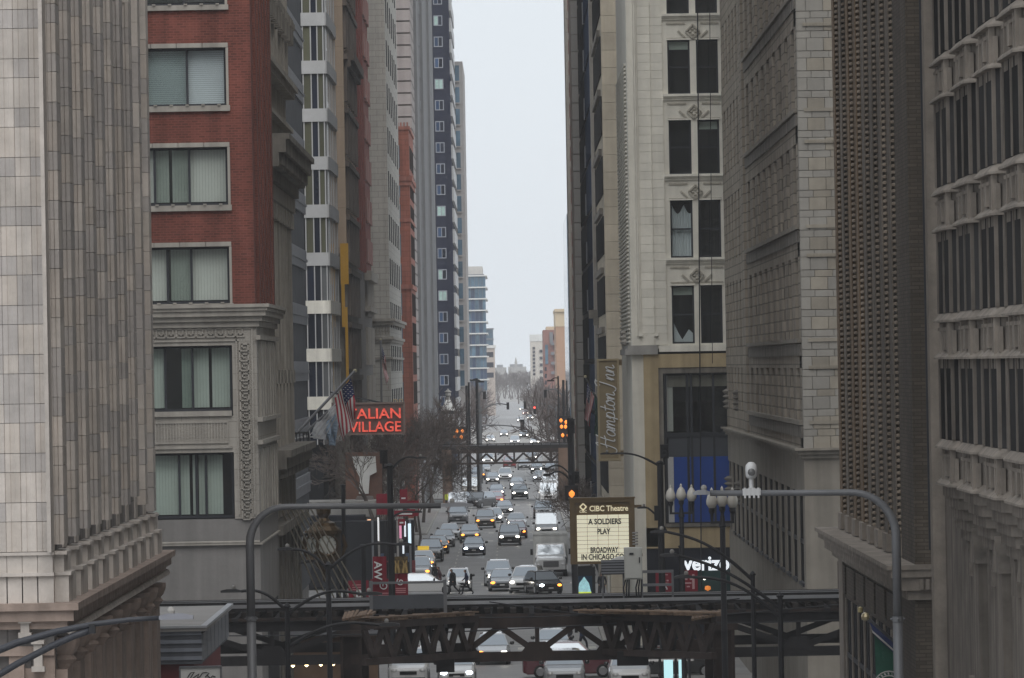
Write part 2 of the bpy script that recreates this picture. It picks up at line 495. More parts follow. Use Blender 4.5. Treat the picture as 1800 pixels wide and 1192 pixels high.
# cornice over the base: sloping top, soffit steps
c = MB()
for (z0, z1, p) in ((9.55, 9.72, .62), (9.3, 9.55, .5), (9.12, 9.3, .34)):
    c.box(-46, XS+p, YF-p-.1, YB+.2, z0, z1)
c.build('cornice', m_gr_base, T)
dn = MB()
y = YF - .2
while y < YB:
    dn.lathe([(0, -.09), (.08, -.05), (.09, 0), (.06, .08), (0, .1)], (XS+.38, y, 9.06), 6); y += .42
tag(dn.build('dentil', m_gr_light, T), kind='stuff')
base = MB()
for i, (a, b) in enumerate(PIERS):
    pl = MB()
    pl.box(XS-.05, XS+.28, a+.1, b+.7, 0, 8.15)
    pl.lathe([(.2, 0), (.24, .1), (.34, .2), (.26, .3), (.36, .42), (.42, .6), (.42, .72)], (XS+.1, (a+b)/2+.4, 8.15), 10)
    pl.build('pilaster', m_gr_base, T)
fb = MB()
for k, (a, b) in enumerate(fcols):
    if k % 2 == 0: fb.box(a, b, YF-.22, YF+.05, 0, 8.5)
    else: fb.box(a, b, YF-.1, YF+.05, 0, 8.2)
fb.box(-16, XS+.02, YF-.3, YF+.05, 8.5, 8.72)
fb.build('base_course', m_gr_base, T)
for px, py, h in ((45, 1100, .3), (68, 1148, .6)):
    q = P(px, py, YF-.32)
    br = MB().box(q.x-.1, q.x+.1, YF-.5, YF-.2, q.z-h/2, q.z+h/2-.08)
    br.box(q.x-.15, q.x+.15, YF-.58, YF-.2, q.z+h/2-.08, q.z+h/2)
    br.box(q.x-.15, q.x+.15, YF-.56, YF-.2, q.z-h/2-.12, q.z-h/2)
    br.build('bracket', m_gr_light, T)

# ================================================================== LEFT: red brick building on a pale carved base
YR = 244.0
T = thing('red_brick_building', 'red brick office building with wide blind-hung windows above a pale carved base', 'building', (-18, YR, 0))
zz = lambda y, x=400: PZ(x, y, YR)
XC, XW = -10.0, -10.97                             # brick corner, right edge of the windows
MB().box(-40, -10.35, YR+.8, 263, 0, 62).build("inner_wall", m_dark, T)
WL, WLEFT = [], -14.9
ROWS = [(-94, -84, 8, 17), (75, 83, 185, 195), (250, 258, 360, 370), (425, 433, 533, 540)]
bw = MB()
bw.box(XW, XC, YR, YR+1.5, zz(535), 62)
bw.box(-40, WLEFT, YR, YR+1.5, zz(535), 62)
prev = 62
for (l0, g0, g1, s1) in ROWS:
    bw.box(WLEFT, XW, YR+.0, YR+.5, zz(l0), prev); prev = zz(s1)
bw.box(-11.4, XC, YR+1.5, 263, zz(535), 62)
for k in range(6):                                 # vertical brick ribs along the side street face
    y0 = YR + 2.0 + k * 2.9
    bw.box(XC-.02, XC+.12, y0, y0+1.3, zz(535), 62)
bw.build('brick_wall', m_redbrick, T)
for (l0, g0, g1, s1) in ROWS:
    n = 4
    for k in range(n):
        a = WLEFT + (XW+.1-WLEFT)*k/n; b = WLEFT + (XW+.1-WLEFT)*(k+1)/n
        block('lintel', T, a+.01, b-.01, YR-.05, YR+.35, zz(g0), zz(l0), m_lime_plain)
    block('jamb', T, XW, XW+.1, YR-.04, YR+.35, zz(g1), zz(g0)-.005, m_lime_plain)
    sl = MB().box(WLEFT, XW+.14, YR-.14, YR+.4, zz(s1), zz(g1))
    for k in range(6): sl.box(XW-.35-k*.62, XW-.22-k*.62, YR-.2, YR-.1, zz(g1), zz(g1)+.05)
    sl.build('sill', m_lime_plain, T)
def office_window(T, x0, x1, z0, z1, y, mull, blind_mat, gaps=(), slats='v', fr=m_frame, t=.09):
    w = MB()
    w.box(x0, x1, y, y+.14, z1-t, z1); w.box(x0, x1, y, y+.14, z0, z0+t)
    w.box(x0, x0+t, y, y+.14, z0+t, z1-t); w.box(x1-t, x1, y, y+.14, z0+t, z1-t)
    for mx in mull: w.box(mx-t/2, mx+t/2, y-.01, y+.14, z0+t, z1-t)
    wo = w.build('window', fr, T)
    xs = [x0+t] + list(mull) + [x1-t]
    for a, b in zip(xs, xs[1:]):
        MB().box(a, b, y+.06, y+.075, z0+t, z1-t).build('pane', m_clear, wo)
    bl = MB()
    if slats == 'h':
        zq = z0+t
        while zq < z1-t-.05:
            bl.add([(x0+t, y+.2, zq), (x1-t, y+.2, zq), (x1-t, y+.235, zq+.075), (x0+t, y+.235, zq+.075)], [(0,1,2,3)]); zq += .08
    else:
        xq = x0+t
        while xq < x1-t:
            mid = xq + .06
            if not any(a < mid < b for a, b in gaps):
                bl.add([(xq, y+.2, z0+.14), (xq+.112, y+.225, z0+.14), (xq+.112, y+.225, z1-t), (xq, y+.2, z1-t)], [(0,1,2,3)])
            xq += .118
    bl.build('blind', blind_mat, wo)
    return wo
def xr(px, py): return PX(px, py, YR)
office_window(T, WLEFT, XW, zz(8), zz(-84), YR+.3, [xr(322, 5), xr(255, 5)], m_glass_grey)
office_window(T, WLEFT, XW, zz(185), zz(83), YR+.3, [xr(328, 130), xr(256, 130)], m_blind2, slats='h')
office_window(T, WLEFT, XW, zz(360), zz(258), YR+.3, [xr(332, 300), xr(271, 300)], m_blind, gaps=[(xr(298,300), xr(299.5,300)), (xr(359,300), xr(361,300))])
office_window(T, WLEFT, XW, zz(533), zz(433), YR+.3, [xr(336, 480), xr(294, 480)], m_blind, gaps=[(xr(294,480), xr(302,480))])
# carved pale base
lb = MB()
XB = -9.96
lb.box(XW+.05, XB, YR-.06, YR+1.5, zz(912), zz(575))
lb.box(-40, WLEFT, YR-.06, YR+1.5, zz(912), zz(575))
lb.box(WLEFT, XW+.05, YR-.06, YR+.5, zz(607), zz(575))
lb.box(WLEFT, XW+.05, YR-.06, YR+.5, zz(795), zz(731))
lb.box(-11.4, XB, YR+1.5, 263, zz(912), zz(575))
lb.build('carved_base_wall', m_lime, T)
co = MB()
for (a, b, p) in ((535, 541, .52), (541, 547, .45), (547, 556, .38), (556, 565, .24), (565, 575, .12)):
    co.box(-40, XB+p, YR-.06-p, 263, zz(b), zz(a))
co.build('cornice', m_lime_plain, T)
gk = MB()
def key(mb, x0, z0, u, vertical=False):
    t = u*.14
    segs = [((0,0),(0,1)), ((0,1),(.8,1)), ((.8,1),(.8,.3)), ((.8,.3),(.36,.3)), ((.36,.3),(.36,.66)), ((0,0),(1.0,0))]
    for (a, b), (c, d) in segs:
        if vertical: a, b, c, d = b, a, d, c
        xa, xb = x0 + min(a, c)*u - t/2, x0 + max(a, c)*u + t/2
        za, zb = z0 + min(b, d)*u - t/2, z0 + max(b, d)*u + t/2
        mb.box(xa, xb, YR-.125, YR-.05, za, zb)
u = .345
xk = xr(432, 590)
x = xk
while x > WLEFT: x -= u*1.12; key(gk, x, zz(592), u*.95)
gk.build('greek_key_frieze', m_lime_plain, T)
gk = MB()
z = zz(600)
while z > zz(905): z -= u*1.12; key(gk, xr(423, 700), z, u*.95, True)

gk.build('greek_key_frieze', m_lime_plain, T)
fl = MB()
for (pa, pb, pc, pd) in ((270, 442, 576, 578.5), (444, 447, 576, 905), (270, 420, 597, 600), (417, 419.5, 597, 905)):
    fl.box(xr(pa, (pc+pd)/2), xr(pb, (pc+pd)/2), YR-.11, YR-.05, zz(pd), zz(pc))
fl.build('fillet', m_lime_plain, T)
pn = MB()
pn.box(WLEFT, XW-.0, YR-.16, YR+.3, zz(731), zz(722))
pn.box(WLEFT, XW-.15, YR-.11, YR-.04, zz(743), zz(740)); pn.box(WLEFT, XW-.15, YR-.11, YR-.04, zz(779), zz(776))
pn.box(XW-.2, XW-.14, YR-.11, YR-.04, zz(776), zz(743))
x = WLEFT
while x < XW-.3: pn.box(x, x+.06, YR-.095, YR-.04, zz(776), zz(743)); x += .115
pn.box(WLEFT, XW, YR-.12, YR-.04, zz(788), zz(784))
pn.build('sunk_panel', m_lime_plain, T)
office_window(T, WLEFT, XW+.02, zz(722), zz(607), YR+.3, [xr(338, 660), xr(290, 660)], m_blind_g, gaps=[(xr(292,660), xr(317,660)), (xr(365,660), xr(371,660))])
office_window(T, WLEFT, XW+.02, zz(910), zz(795), YR+.3, [xr(315, 850), xr(345, 850), xr(362, 850)], m_blind_g, gaps=[(xr(334,850), xr(339,850)), (xr(343,850), xr(347,850)), (xr(390,850), xr(412,850))])
# side street face of the base: fluted panels
sd = MB()
for k in range(7):
    y0 = YR + 1.6 + k*2.5
    sd.box(XB-.02, XB+.1, y0, y0+1.1, zz(735), zz(600)); sd.box(XB-.02, XB+.1, y0, y0+1.1, zz(905), zz(790))
for (a, b, p) in ((590, 598, .16), (735, 742, .2), (775, 782, .2), (905, 914, .14)): sd.box(XB-.02, XB+p, YR-.06-p, 263, zz(b), zz(a))
sd.build('side_pilaster', m_lime_plain, T)
st = MB().box(-40, XB, YR-.02, 263, 0, zz(912)-.01)
st.build('stucco_wall', m_grey_stucco, T)
MB().box(-40, XB+.1, YR-.16, 263.1, zz(958), zz(955)).build('ledge', m_lime_plain, T)
pp = MB(); pp.tube([(-16, YR-.12, zz(953)), (XB, YR-.12, zz(953))], .05, 6)
pp.build('pipe', m_lime_plain, T)
w = MB().box(XB-.02, XB+.02, 250, 261, 0, 5.6); w.build('shop_opening', m_dark, T)

# ================================================================== LEFT: ornate soot-stained limestone block
XO, Y0, Y1 = -10.3, 264.0, 297.0
T = thing('ornate_stone_building', 'carved limestone building with a heavy sooty cornice past the red brick building', 'building', (-15, 280, 0))
MB().box(-40, XO-.25, Y0, Y1, 0, 62).build('wall', m_orn, T)
def zs(x, y, X): Y = PY(x, y, X); return PZ(x, y, Y)
for k in range(8):
    y0 = Y0 + .8 + k*4.05
    pr = MB()
    for j in range(3): pr.box(XO-.3, XO+.02-.07*j, y0+j*.75, y0+j*.75+.5, 28.7, 62)
    for j in range(4): pr.box(XO-.3, XO-.05*(j % 2), y0+j*.62, y0+j*.62+.4, 8.5, 21.6)
    pr.box(XO-.3, XO+.1, y0-.1, y0+2.6, 21.6, 22.3)
    pr.box(XO-.3, XO+.05, y0, y0+2.3, 14.4, 15.0)
    pr.build('fluted_pier', m_orn, T)
co = MB()
for (z0, z1, p) in ((24.75, 25.0, 1.05), (24.2, 24.75, .9), (23.6, 24.2, .6), (23.1, 23.6, .3)): co.box(XO-.4, XO+p, Y0+.2, Y1+p*.6, z0, z1)
for k in range(24): co.box(XO-.3, XO+.75, Y0+.8+k*1.36, Y0+1.3+k*1.36, 23.7, 24.2)
co.build('main_cornice', m_lime_dirty, T)
co = MB()
for (z0, z1, p) in ((28.1, 28.35, .35), (27.8, 28.1, .2), (26.2, 26.4, .1), (22.4, 23.05, .12)): co.box(XO-.4, XO+p, Y0, Y1+.2, z0, z1)
co.build('string_course', m_orn, T)
for k in range(20):
    y0 = Y0 + 1 + k*1.6
    co = MB(); co.box(XO-.3, XO+.22, y0, y0+.5, 30.3, 31.5); co.box(XO-.3, XO+.3, y0+.05, y0+.45, 31.0, 31.3)
    co.build('carved_block', m_lime_dirty, T)
co = MB()
for (z0, z1, p) in ((11.3, 11.6, .9), (10.8, 11.3, .7), (10.3, 10.8, .35), (8.0, 8.4, .5)): co.box(XO-.4, XO+p, Y0+.2, Y1+.5, z0, z1)
for k in range(22): co.box(XO-.3, XO+.6, Y0+.8+k*1.48, Y0+1.3+k*1.48, 10.4, 10.85)
co.build('lower_cornice', m_lime_dirty, T)
for k in range(7):
    y0 = Y0 + 2.2 + k*4.6
    w = MB().box(XO-.28, XO-.2, y0, y0+2.2, .6, 7.6); w.box(XO-.28, XO-.1, y0-.15, y0, .4, 7.8); w.box(XO-.28, XO-.1, y0+2.2, y0+2.35, .4, 7.8)
    wo = w.build('window', m_frame, T)
    MB().box(XO-.2, XO-.18, y0, y0+2.2, .6, 7.6).build('pane', m_glass_s, wo)
    pr = MB().box(XO-.3, XO+.1, y0+2.5, y0+4.4, .1, 8.0); pr.build('ground_pier', m_lime_dirty, T)

# ================================================================== LEFT: set-back slab with metal spandrels (a sliver before the white bay)
XQ = -13.0
m_metal_win = M('slate_side_glass', (.075, .078, .085), var=.2, rough=.8, spec=.1)
T = thing('metal_panel_building', 'grey metal panelled slab seen edge-on between ornate stone and white bay', 'building', (-20, 360, 0))
MB().box(-40, XQ-.2, 330, 398, 0, 58).build('wall', m_grey_stucco, T)
for k in range(16):
    z0 = 1.5 + k*3.5
    MB().box(XQ-.2, XQ-.05, 331, 397, z0, z0+2.3).build('window_band', m_metal_win, T)
    sp = MB()
    for j in range(11): sp.box(XQ-.2, XQ+.06, 331+j*6, 336.9+j*6, z0+2.3, z0+3.5)
    sp.box(XQ-.2, XQ+.12, 330.5, 397.5, z0+2.8, z0+2.95)
    sp.build('spandrel', m_frame_grey, T)

# ================================================================== LEFT: white office tower with rounded glass corner bays
YW = 445.0
T = thing('white_bay_tower', 'white banded office tower with rounded corner glazing beyond the ornate stone building', 'building', (-17, 455, 0))
zw = lambda y, x=565: PZ(x, y, YW)
xw = lambda x, y: PX(x, y, YW)
arc = [(-12.92, 445.0), (-12.86, 445.7), (-12.80, 447.5), (-12.77, 451), (-12.75, 456), (-12.74, 464)]
def ring(off):                                     # outline pushed out by off
    return [(-17, 445-off), (-12.95, 445-off)] + [(x+off, y-off*.2) for x, y in arc]
def curved(z0, z1, off, back=.35):
    a, b = ring(off), ring(off-back)
    mb = MB()
    for i in range(len(a)-1): mb.prism([a[i], a[i+1], b[i+1], b[i]], z0, z1)
    return mb
MB().prism([(-30, 446), (-13.6, 446), (-13.4, 449), (-13.3, 464), (-30, 464)], 0, 62).build('inner_wall', m_dark, T)
S0 = 22 + 84.4*8
xsplit = [-17, -15.05, xw(541.5, 320), xw(554, 320)+.0, xw(563.5, 320), xw(574, 320)]
pmats = [m_glass_olive, m_glass_navy, m_glass_olive]
for k in range(-3, 9):
    ya = 22 + 84.4*k
    z_sp1, z_sp0 = zw(ya), zw(ya+23); z_gl0 = zw(ya+84.4)
    so = curved(z_sp0, z_sp1, .08).build('spandrel', m_white_trim if k > 5 else m_frame_white, T)
    xa = [xw(v, ya+50 if k < 8 else 740) for v in (541.5-10*(1-(ya+50)/650), 553-10*(1-(ya+50)/650), 564.5-9*(1-(ya+50)/650), 574-8*(1-(ya+50)/650))]
    xa = [xw(541, 596), xw(555, 596), xw(566.5, 596), xw(577, 596)]
    for j in range(3):
        m = [m_glass_olive, m_glass_navy, m_glass_olive][j] if k < 5 else [m_glass_navy, m_glass, m_glass_grey][j]
        MB().box(xa[j]+.04, xa[j+1]-.04, 445.12, 445.18, z_gl0, z_sp0).build('window_pane', m, T)
    for j in range(4): MB().box(xa[j]-.04, xa[j]+.04, 445.0, 445.3, z_gl0, z_sp0).build('mullion', m_frame_white, T)
    a, b = ring(-.12), ring(-.2)
    for (px_, py_) in arc[1:]: MB().box(px_-.1, px_-.02, py_-.06, py_+.06, z_gl0, z_sp0).build('mullion', m_frame_white, T)
    gl = MB()
    for i in range(1, len(a)-1): gl.prism([a[i], a[i+1], b[i+1], b[i]], z_gl0, z_sp0)
    gl.build('corner_glazing', m_glass_grey, T)
pc = MB().box(-17.2, -15.4, 444.8, 445.4, 0, 60); pc.build('edge_pier', m_frame_white, T)

# ================================================================== LEFT: tan brick tower with sooty carved side, then dark red terracotta
T = thing('tan_party_wall_tower', 'narrow tan brick tower with dark carved side past the white bay', 'building', (-17, 480, 0))
YT, XT = 466.0, -12.2
MB().box(-40, XT, YT, 499, PZ(600, 445, YT), 62).build('tan_wall', M('tan_brick', (.41, .315, .235), var=.1, scale=.6, brick=(2.2, 3.0, .03, .05, .8), streak=.1), T)
MB().box(-40, XT, YT, 499, 0, PZ(600, 445, YT)-.01).build('lower_wall', m_lime_dirty, T)
m_sooty_brown = M('sooty_brown_stone', (.115, .092, .078), var=.3, scale=.5, streak=.3)
for k in range(15):
    z0 = 3 + k*4.0
    sp = MB()
    for j in range(7): sp.box(XT, XT+.22, YT+1.5+j*4.6, YT+3.6+j*4.6, z0, z0+3.1)
    sp.box(XT, XT+.3, YT+.6, 499, z0+3.1, z0+3.5)
    if k in (8, 10, 13): sp.box(XT, XT+.75, YT+2, 499.2, z0+3.1, z0+3.8); sp.box(XT, XT+.5, YT+2, 499.2, z0+2.6, z0+3.1)
    sp.build('carved_storey', m_sooty_brown, T)
ys = MB()
q = [(598, 428, 612, 500), (600, 500, 606, 540), (601, 540, 611, 575), (607, 575, 612, 700)]
for (a, b, c, d) in q: ys.box(PX(a, b, YT-.6), PX(c, b, YT-.6), YT-.9, YT-.55, PZ(a, d, YT-.6), PZ(a, b, YT-.6))
tag(ys.build('vertical_sign', M('yellow_sign_panel', (.55, .30, .03), var=.05, rough=.5)), 'tall stepped yellow sign on the narrow tan tower', 'sign')
T = thing('dark_red_tower', 'dark red-brown terracotta tower between sooty tan tower and pale stone tower', 'building', (-17, 525, 0))
MB().box(-40, XT-.1, 499.5, 552, PZ(630, 470, 520), 62).build('wall', m_redbrick2, T)
MB().box(-40, XT-.1, 499.5, 552, 0, PZ(630, 470, 520)-.01).build('lower_wall', m_grey_stucco, T)
m_pinkish = M('pinkish_panel', (.24, .115, .10), var=.2, streak=.2)
for k in range(12):
    z0 = 24 + k*3.5
    pn = MB()
    for j in range(3): pn.box(XT-.1, XT+.1, 530+j*7.4, 535.5+j*7.4, z0, z0+2)
    pn.build('panel', m_pinkish, T)
for j in range(4):
    MB().box(XT-.1, XT+.15, 500.5+j*7, 502.5+j*7, 23, 62).build('rib', m_redbrick2, T)
lw = MB()
for k in range(5):
    for j in range(6): lw.box(XT-.1, XT+.12, 527+j*4.2, 529.4+j*4.2, 3+k*4.1, 6.2+k*4.1)
lw.box(XT-.1, XT+.5, 525, 552.2, 22.4, 23.2); lw.box(XT-.1, XT+.4, 525, 552.2, 19.8, 20.2)
lw.build('pilaster', m_lime_plain, T)

# ================================================================== LEFT: pale stone tower
YP, XP = 555.0, -10.8
T = thing('pale_stone_tower', 'smooth pale grey stone tower rising behind the neon sign', 'building', (-16, 585, 0))
m_pale = M('pale_ashlar', (.37, .355, .325), var=.1, scale=.4, brick=(1.15, .52, .03, .05, .72), streak=.12)
zp = lambda y: PZ(668, y, YP)
MB().box(-30, XP, YP, 614, 0, 66).build('wall', m_pale, T)
en = MB()
for (a, b, p) in ((560, 565, .5), (565, 571, .32), (592, 597, .3), (597, 602, .15), (628, 632, .2)): en.box(-13.2, XP+p, YP-p, 614, zp(b), zp(a))
en.build('entablature', m_lime_plain, T)
fz = MB()
for k in range(9):
    x = -13.1 + k*.27
    fz.lathe([(.11, 0), (.11, .06), (0, .1)], (x, YP-.02, zp(582)), 8)
    fz.box(x-.05, x+.05, YP-.1, YP, zp(588), zp(575))
fz.build('frieze', m_lime_plain, T)
for k in range(16):
    for j in range(6): block('side_window', T, XP-.0, XP+.05, 559+j*9, 561+j*9, 3+k*3.9, 5.3+k*3.9, m_glass_s, False)

# ================================================================== LEFT: red sandstone block and the banded tower behind it
YS = 618.0
T = thing('red_sandstone_building', 'slim red sandstone building with bay windows beside the pale stone tower', 'building', (-14, 630, 0))
m_sand = M('red_sandstone', (.27, .095, .066), var=.2, scale=.5, streak=.25, brick=(1.2, .5, .03, .08, .75))
m_sand2 = M('red_sandstone_trim', (.30, .12, .09), var=.2, streak=.25)
zsn = lambda y: PZ(715, y, YS)
MB().box(-30, -9.85, YS, 645, 0, zsn(222)).build('wall', m_sand, T)
bt = MB()
for k in range(4): bt.box(-11.0+k*.32, -10.84+k*.32, YS-.1, YS+.3, zsn(222), zsn(215))
for (a, b, p) in ((222, 228, .12), (310, 318, .25), (318, 326, .12), (384, 390, .1), (500, 508, .15)): bt.box(-12, -9.85+p, YS-p, 645, zsn(b), zsn(a))
bt.build('battlement', m_sand2, T)
for k in range(9):
    ya = 255 + k*52
    w = MB().box(-11.0, -10.78, YS-.03, YS+.05, zsn(ya+40), zsn(ya))
    wo = w.build('window', m_frame_grey, T)
    MB().box(-10.97, -10.8, YS-.05, YS-.03, zsn(ya+38), zsn(ya+2)).build('pane', m_glass_teal, wo)
    w = MB()
    for j in range(4): w.box(-9.85, -9.8, YS+3+j*6, YS+5.6+j*6, zsn(ya+40), zsn(ya))
    w.build('side_window', m_glass_s, T)
T = thing('banded_stone_tower', 'grey-pink stone tower with strong horizontal joints rising behind the red sandstone', 'building', (-14, 655, 0))
YBN = 647.0
m_band = M('banded_stone', (.30, .27, .26), var=.12, scale=.4, streak=.12)
nb = 0
z = 0.0
bs = MB().box(-30, -10.05, YBN+.3, 668, 0, 75); bs.build('wall', m_lime_dirty, T)
while z < 75:
    MB().box(-13, -9.95, YBN, 667.9, z+.08, z+1.16).build('stone_course', m_band, T); z += 1.24
XG = -9.75
T = thing('grey_pier_tower', 'grey piered office tower with dark glass strips before the navy tower', 'building', (-14, 730, 0))
m_gp = M('grey_granite_pier', (.185, .185, .19), var=.12, scale=.4, streak=.12)
MB().box(-30, XG-.4, 668.5, 797, 0, 80).build('inner_wall', m_dark, T)
for (a, b, p) in ((669, 684, .1), (694, 697, .0), (712, 742, .15), (752, 757, 0.05), (768, 797, .2)):
    MB().box(-12, XG+p, a, b, 0, 80).build('pier', m_gp, T)
for k in range(22):
    z0 = 2 + k*3.6
    for (a, b) in ((684, 694), (697, 712), (742, 752), (757, 768)):
        MB().box(XG-.4, XG-.3, a, b, z0, z0+2.7).build('window_pane', m_glass_sb if (k+int(a)) % 3 else m_glass_s, T)
    MB().box(XG-.4, XG-.15, 684, 768, z0+2.7, z0+3.6).build('spandrel', m_frame, T)

# ================================================================== LEFT: navy tower with square windows
YN = 900.0
T = thing('navy_tower', 'dark navy tower with a column of white-framed square windows', 'building', (-14, 930, 0))
m_navy = M('navy_cladding', (.016, .019, .038), var=.1, scale=.5, rough=.8, spec=.1, streak=.1)
xn = lambda x: PX(x, 596, YN)
zn = lambda y: PZ(780, y, YN)
MB().box(-40, xn(799), YN, 953, 0, 78).build('wall', m_navy, T)
m_nframe = M('navy_tower_frame', (.26, .27, .30), var=.1)
m_lit = M('lit_blind', (.33, .46, .42), var=.2, scale=1, rnd=.15)
for k in range(-1, 20):
    ya = 101.5 + 37.2*(k-2)
    x0, x1 = xn(772.0), xn(787.5)
    z1, z0 = zn(ya), zn(ya+18)
    w = MB()
    t = .12
    w.box(x0, x1, YN-.12, YN+.05, z1-t, z1); w.box(x0, x1, YN-.12, YN+.05, z0, z0+t)
    w.box(x0, x0+t, YN-.12, YN+.05, z0+t, z1-t); w.box(x1-t, x1, YN-.12, YN+.05, z0+t, z1-t); w.box((x0+x1)/2-.05, (x0+x1)/2+.05, YN-.1, YN+.05, z0+t, z1-t)
    wo = w.build('window', m_nframe, T)
    xm = (x0+x1)/2
    lit = k in (0, 3, 9, 12, 13)
    MB().box(x0+t, xm-.05, YN-.06, YN+.02, z0+t, z1-t).build('pane', m_lit if lit else m_glass_blue, wo)
    MB().box(xm+.05, x1-t, YN-.06, YN+.02, z0+t, z1-t).build('pane', m_lit if lit and k % 2 else m_glass_navy, wo)
    zb1, zb0 = zn(ya+18-37.2+38), zn(ya+18-37.2+54)
    MB().box(xn(799)-.05, xn(799)+.3, YN+1, YN+50, zn(ya+28), zn(ya+4)).build('pale_spandrel', m_frame_white, T)
MB().box(xn(765), xn(769.5), YN-.25, YN, 0, 78).build('edge_pier', m_gp, T)
MB().box(xn(791), xn(794), YN-.15, YN, 0, 78).build('rib', m_navy, T)
YM = 958.0
T = thing('slender_grey_tower', 'slender grey stone tower with blue window bays at the sky gap', 'building', (-9, 970, 0))
m_slim = M('slim_tower_stone', (.34, .32, .31), var=.1, scale=.4)
xm_ = lambda x: PX(x, 596, YM)
zm = lambda y: PZ(812, y, YM)
MB().box(-14, xm_(821.5), YM, 1005, 0, zm(108)).build('wall', m_slim, T)
for k in range(15):
    ya = 115 + k*38.3
    w = MB().box(xm_(808), xm_(815.5), YM-.25, YM+.05, zm(ya+27), zm(ya))
    wo = w.build('window_bay', m_glass_teal, T)
    MB().box(xm_(807.6), xm_(816), YM-.3, YM-.02, zm(ya+27)-.2, zm(ya+27)).build('sill', m_slim, wo)

# ================================================================== LEFT: teal glass block and its neighbours, far
YV = 1700.0
T = thing('teal_glass_block', 'teal glass apartment block with white floor edges at the foot of the sky', 'building', (-9, 1720, 0))
xv = lambda x: PX(x, 600, YV)
zv = lambda y: PZ(838, y, YV)
MB().box(-30, xv(855)-.3, YV+.5, 1760, 0, zv(482)).build('inner_wall', m_frame_grey, T)
MB().box(-20, xv(850), YV+3, 1750, zv(482), zv(468)).build('plant_room', M('beige_plant_room', (.5, .48, .45), var=.05), T)
R = random.Random(5)
nfl = 10
for k in range(nfl):
    ya = 486 + k*20.3
    sl = MB().box(-30, xv(856.5)+.2, YV-.6, 1760, zv(ya), zv(ya-2.2)); sl.build('floor_edge', m_whitep, T)
    xs = [xv(821+v) for v in (0, 8, 15, 22, 28.5, 34.5)]
    for j in range(5):
        MB().box(xs[j]+.06, xs[j+1]-.06, YV-.1, YV+.4, zv(ya+18), zv(ya+.1)).build('window_pane', m_glass_blue if R.random() < .35 else m_glass_teal, T)
YK = 2050.0
T = thing('blue_glass_block', 'small blue glass block peeping past the teal glass block', 'building', (-8, 2070, 0))
q0, q1 = PX(850, 600, YK), PX(867, 600, YK)
MB().box(q0, q1, YK, 2080, 0, PZ(860, 577, YK)).build('wall', m_glass_teal, T)
for k in range(6): MB().box(q0, q1+.2, YK-.3, 2080, PZ(860, 577+k*18, YK)-.4, PZ(860, 577+k*18, YK)).build('floor_edge', m_frame_grey, T)
YK = 1900.0
T = thing('beige_low_block', 'low beige block with white top below the blue glass block', 'building', (-7, 1920, 0))
q0, q1 = PX(852, 600, YK), PX(869, 600, YK)
MB().box(q0, q1, YK, 1930, 0, PZ(860, 612, YK)).build('wall', M('beige_far', (.42, .36, .32), var=.1), T)
MB().box(q0-.3, q1+.4, YK-.4, 1930, PZ(860, 612, YK), PZ(860, 607, YK)).build('parapet', m_whitep, T)
for k in range(3): MB().box(q0+.4, q1-.4, YK-.05, YK+.05, PZ(860, 628+k*18, YK), PZ(860, 619+k*18, YK)).build('window_band', m_glass_navy, T)
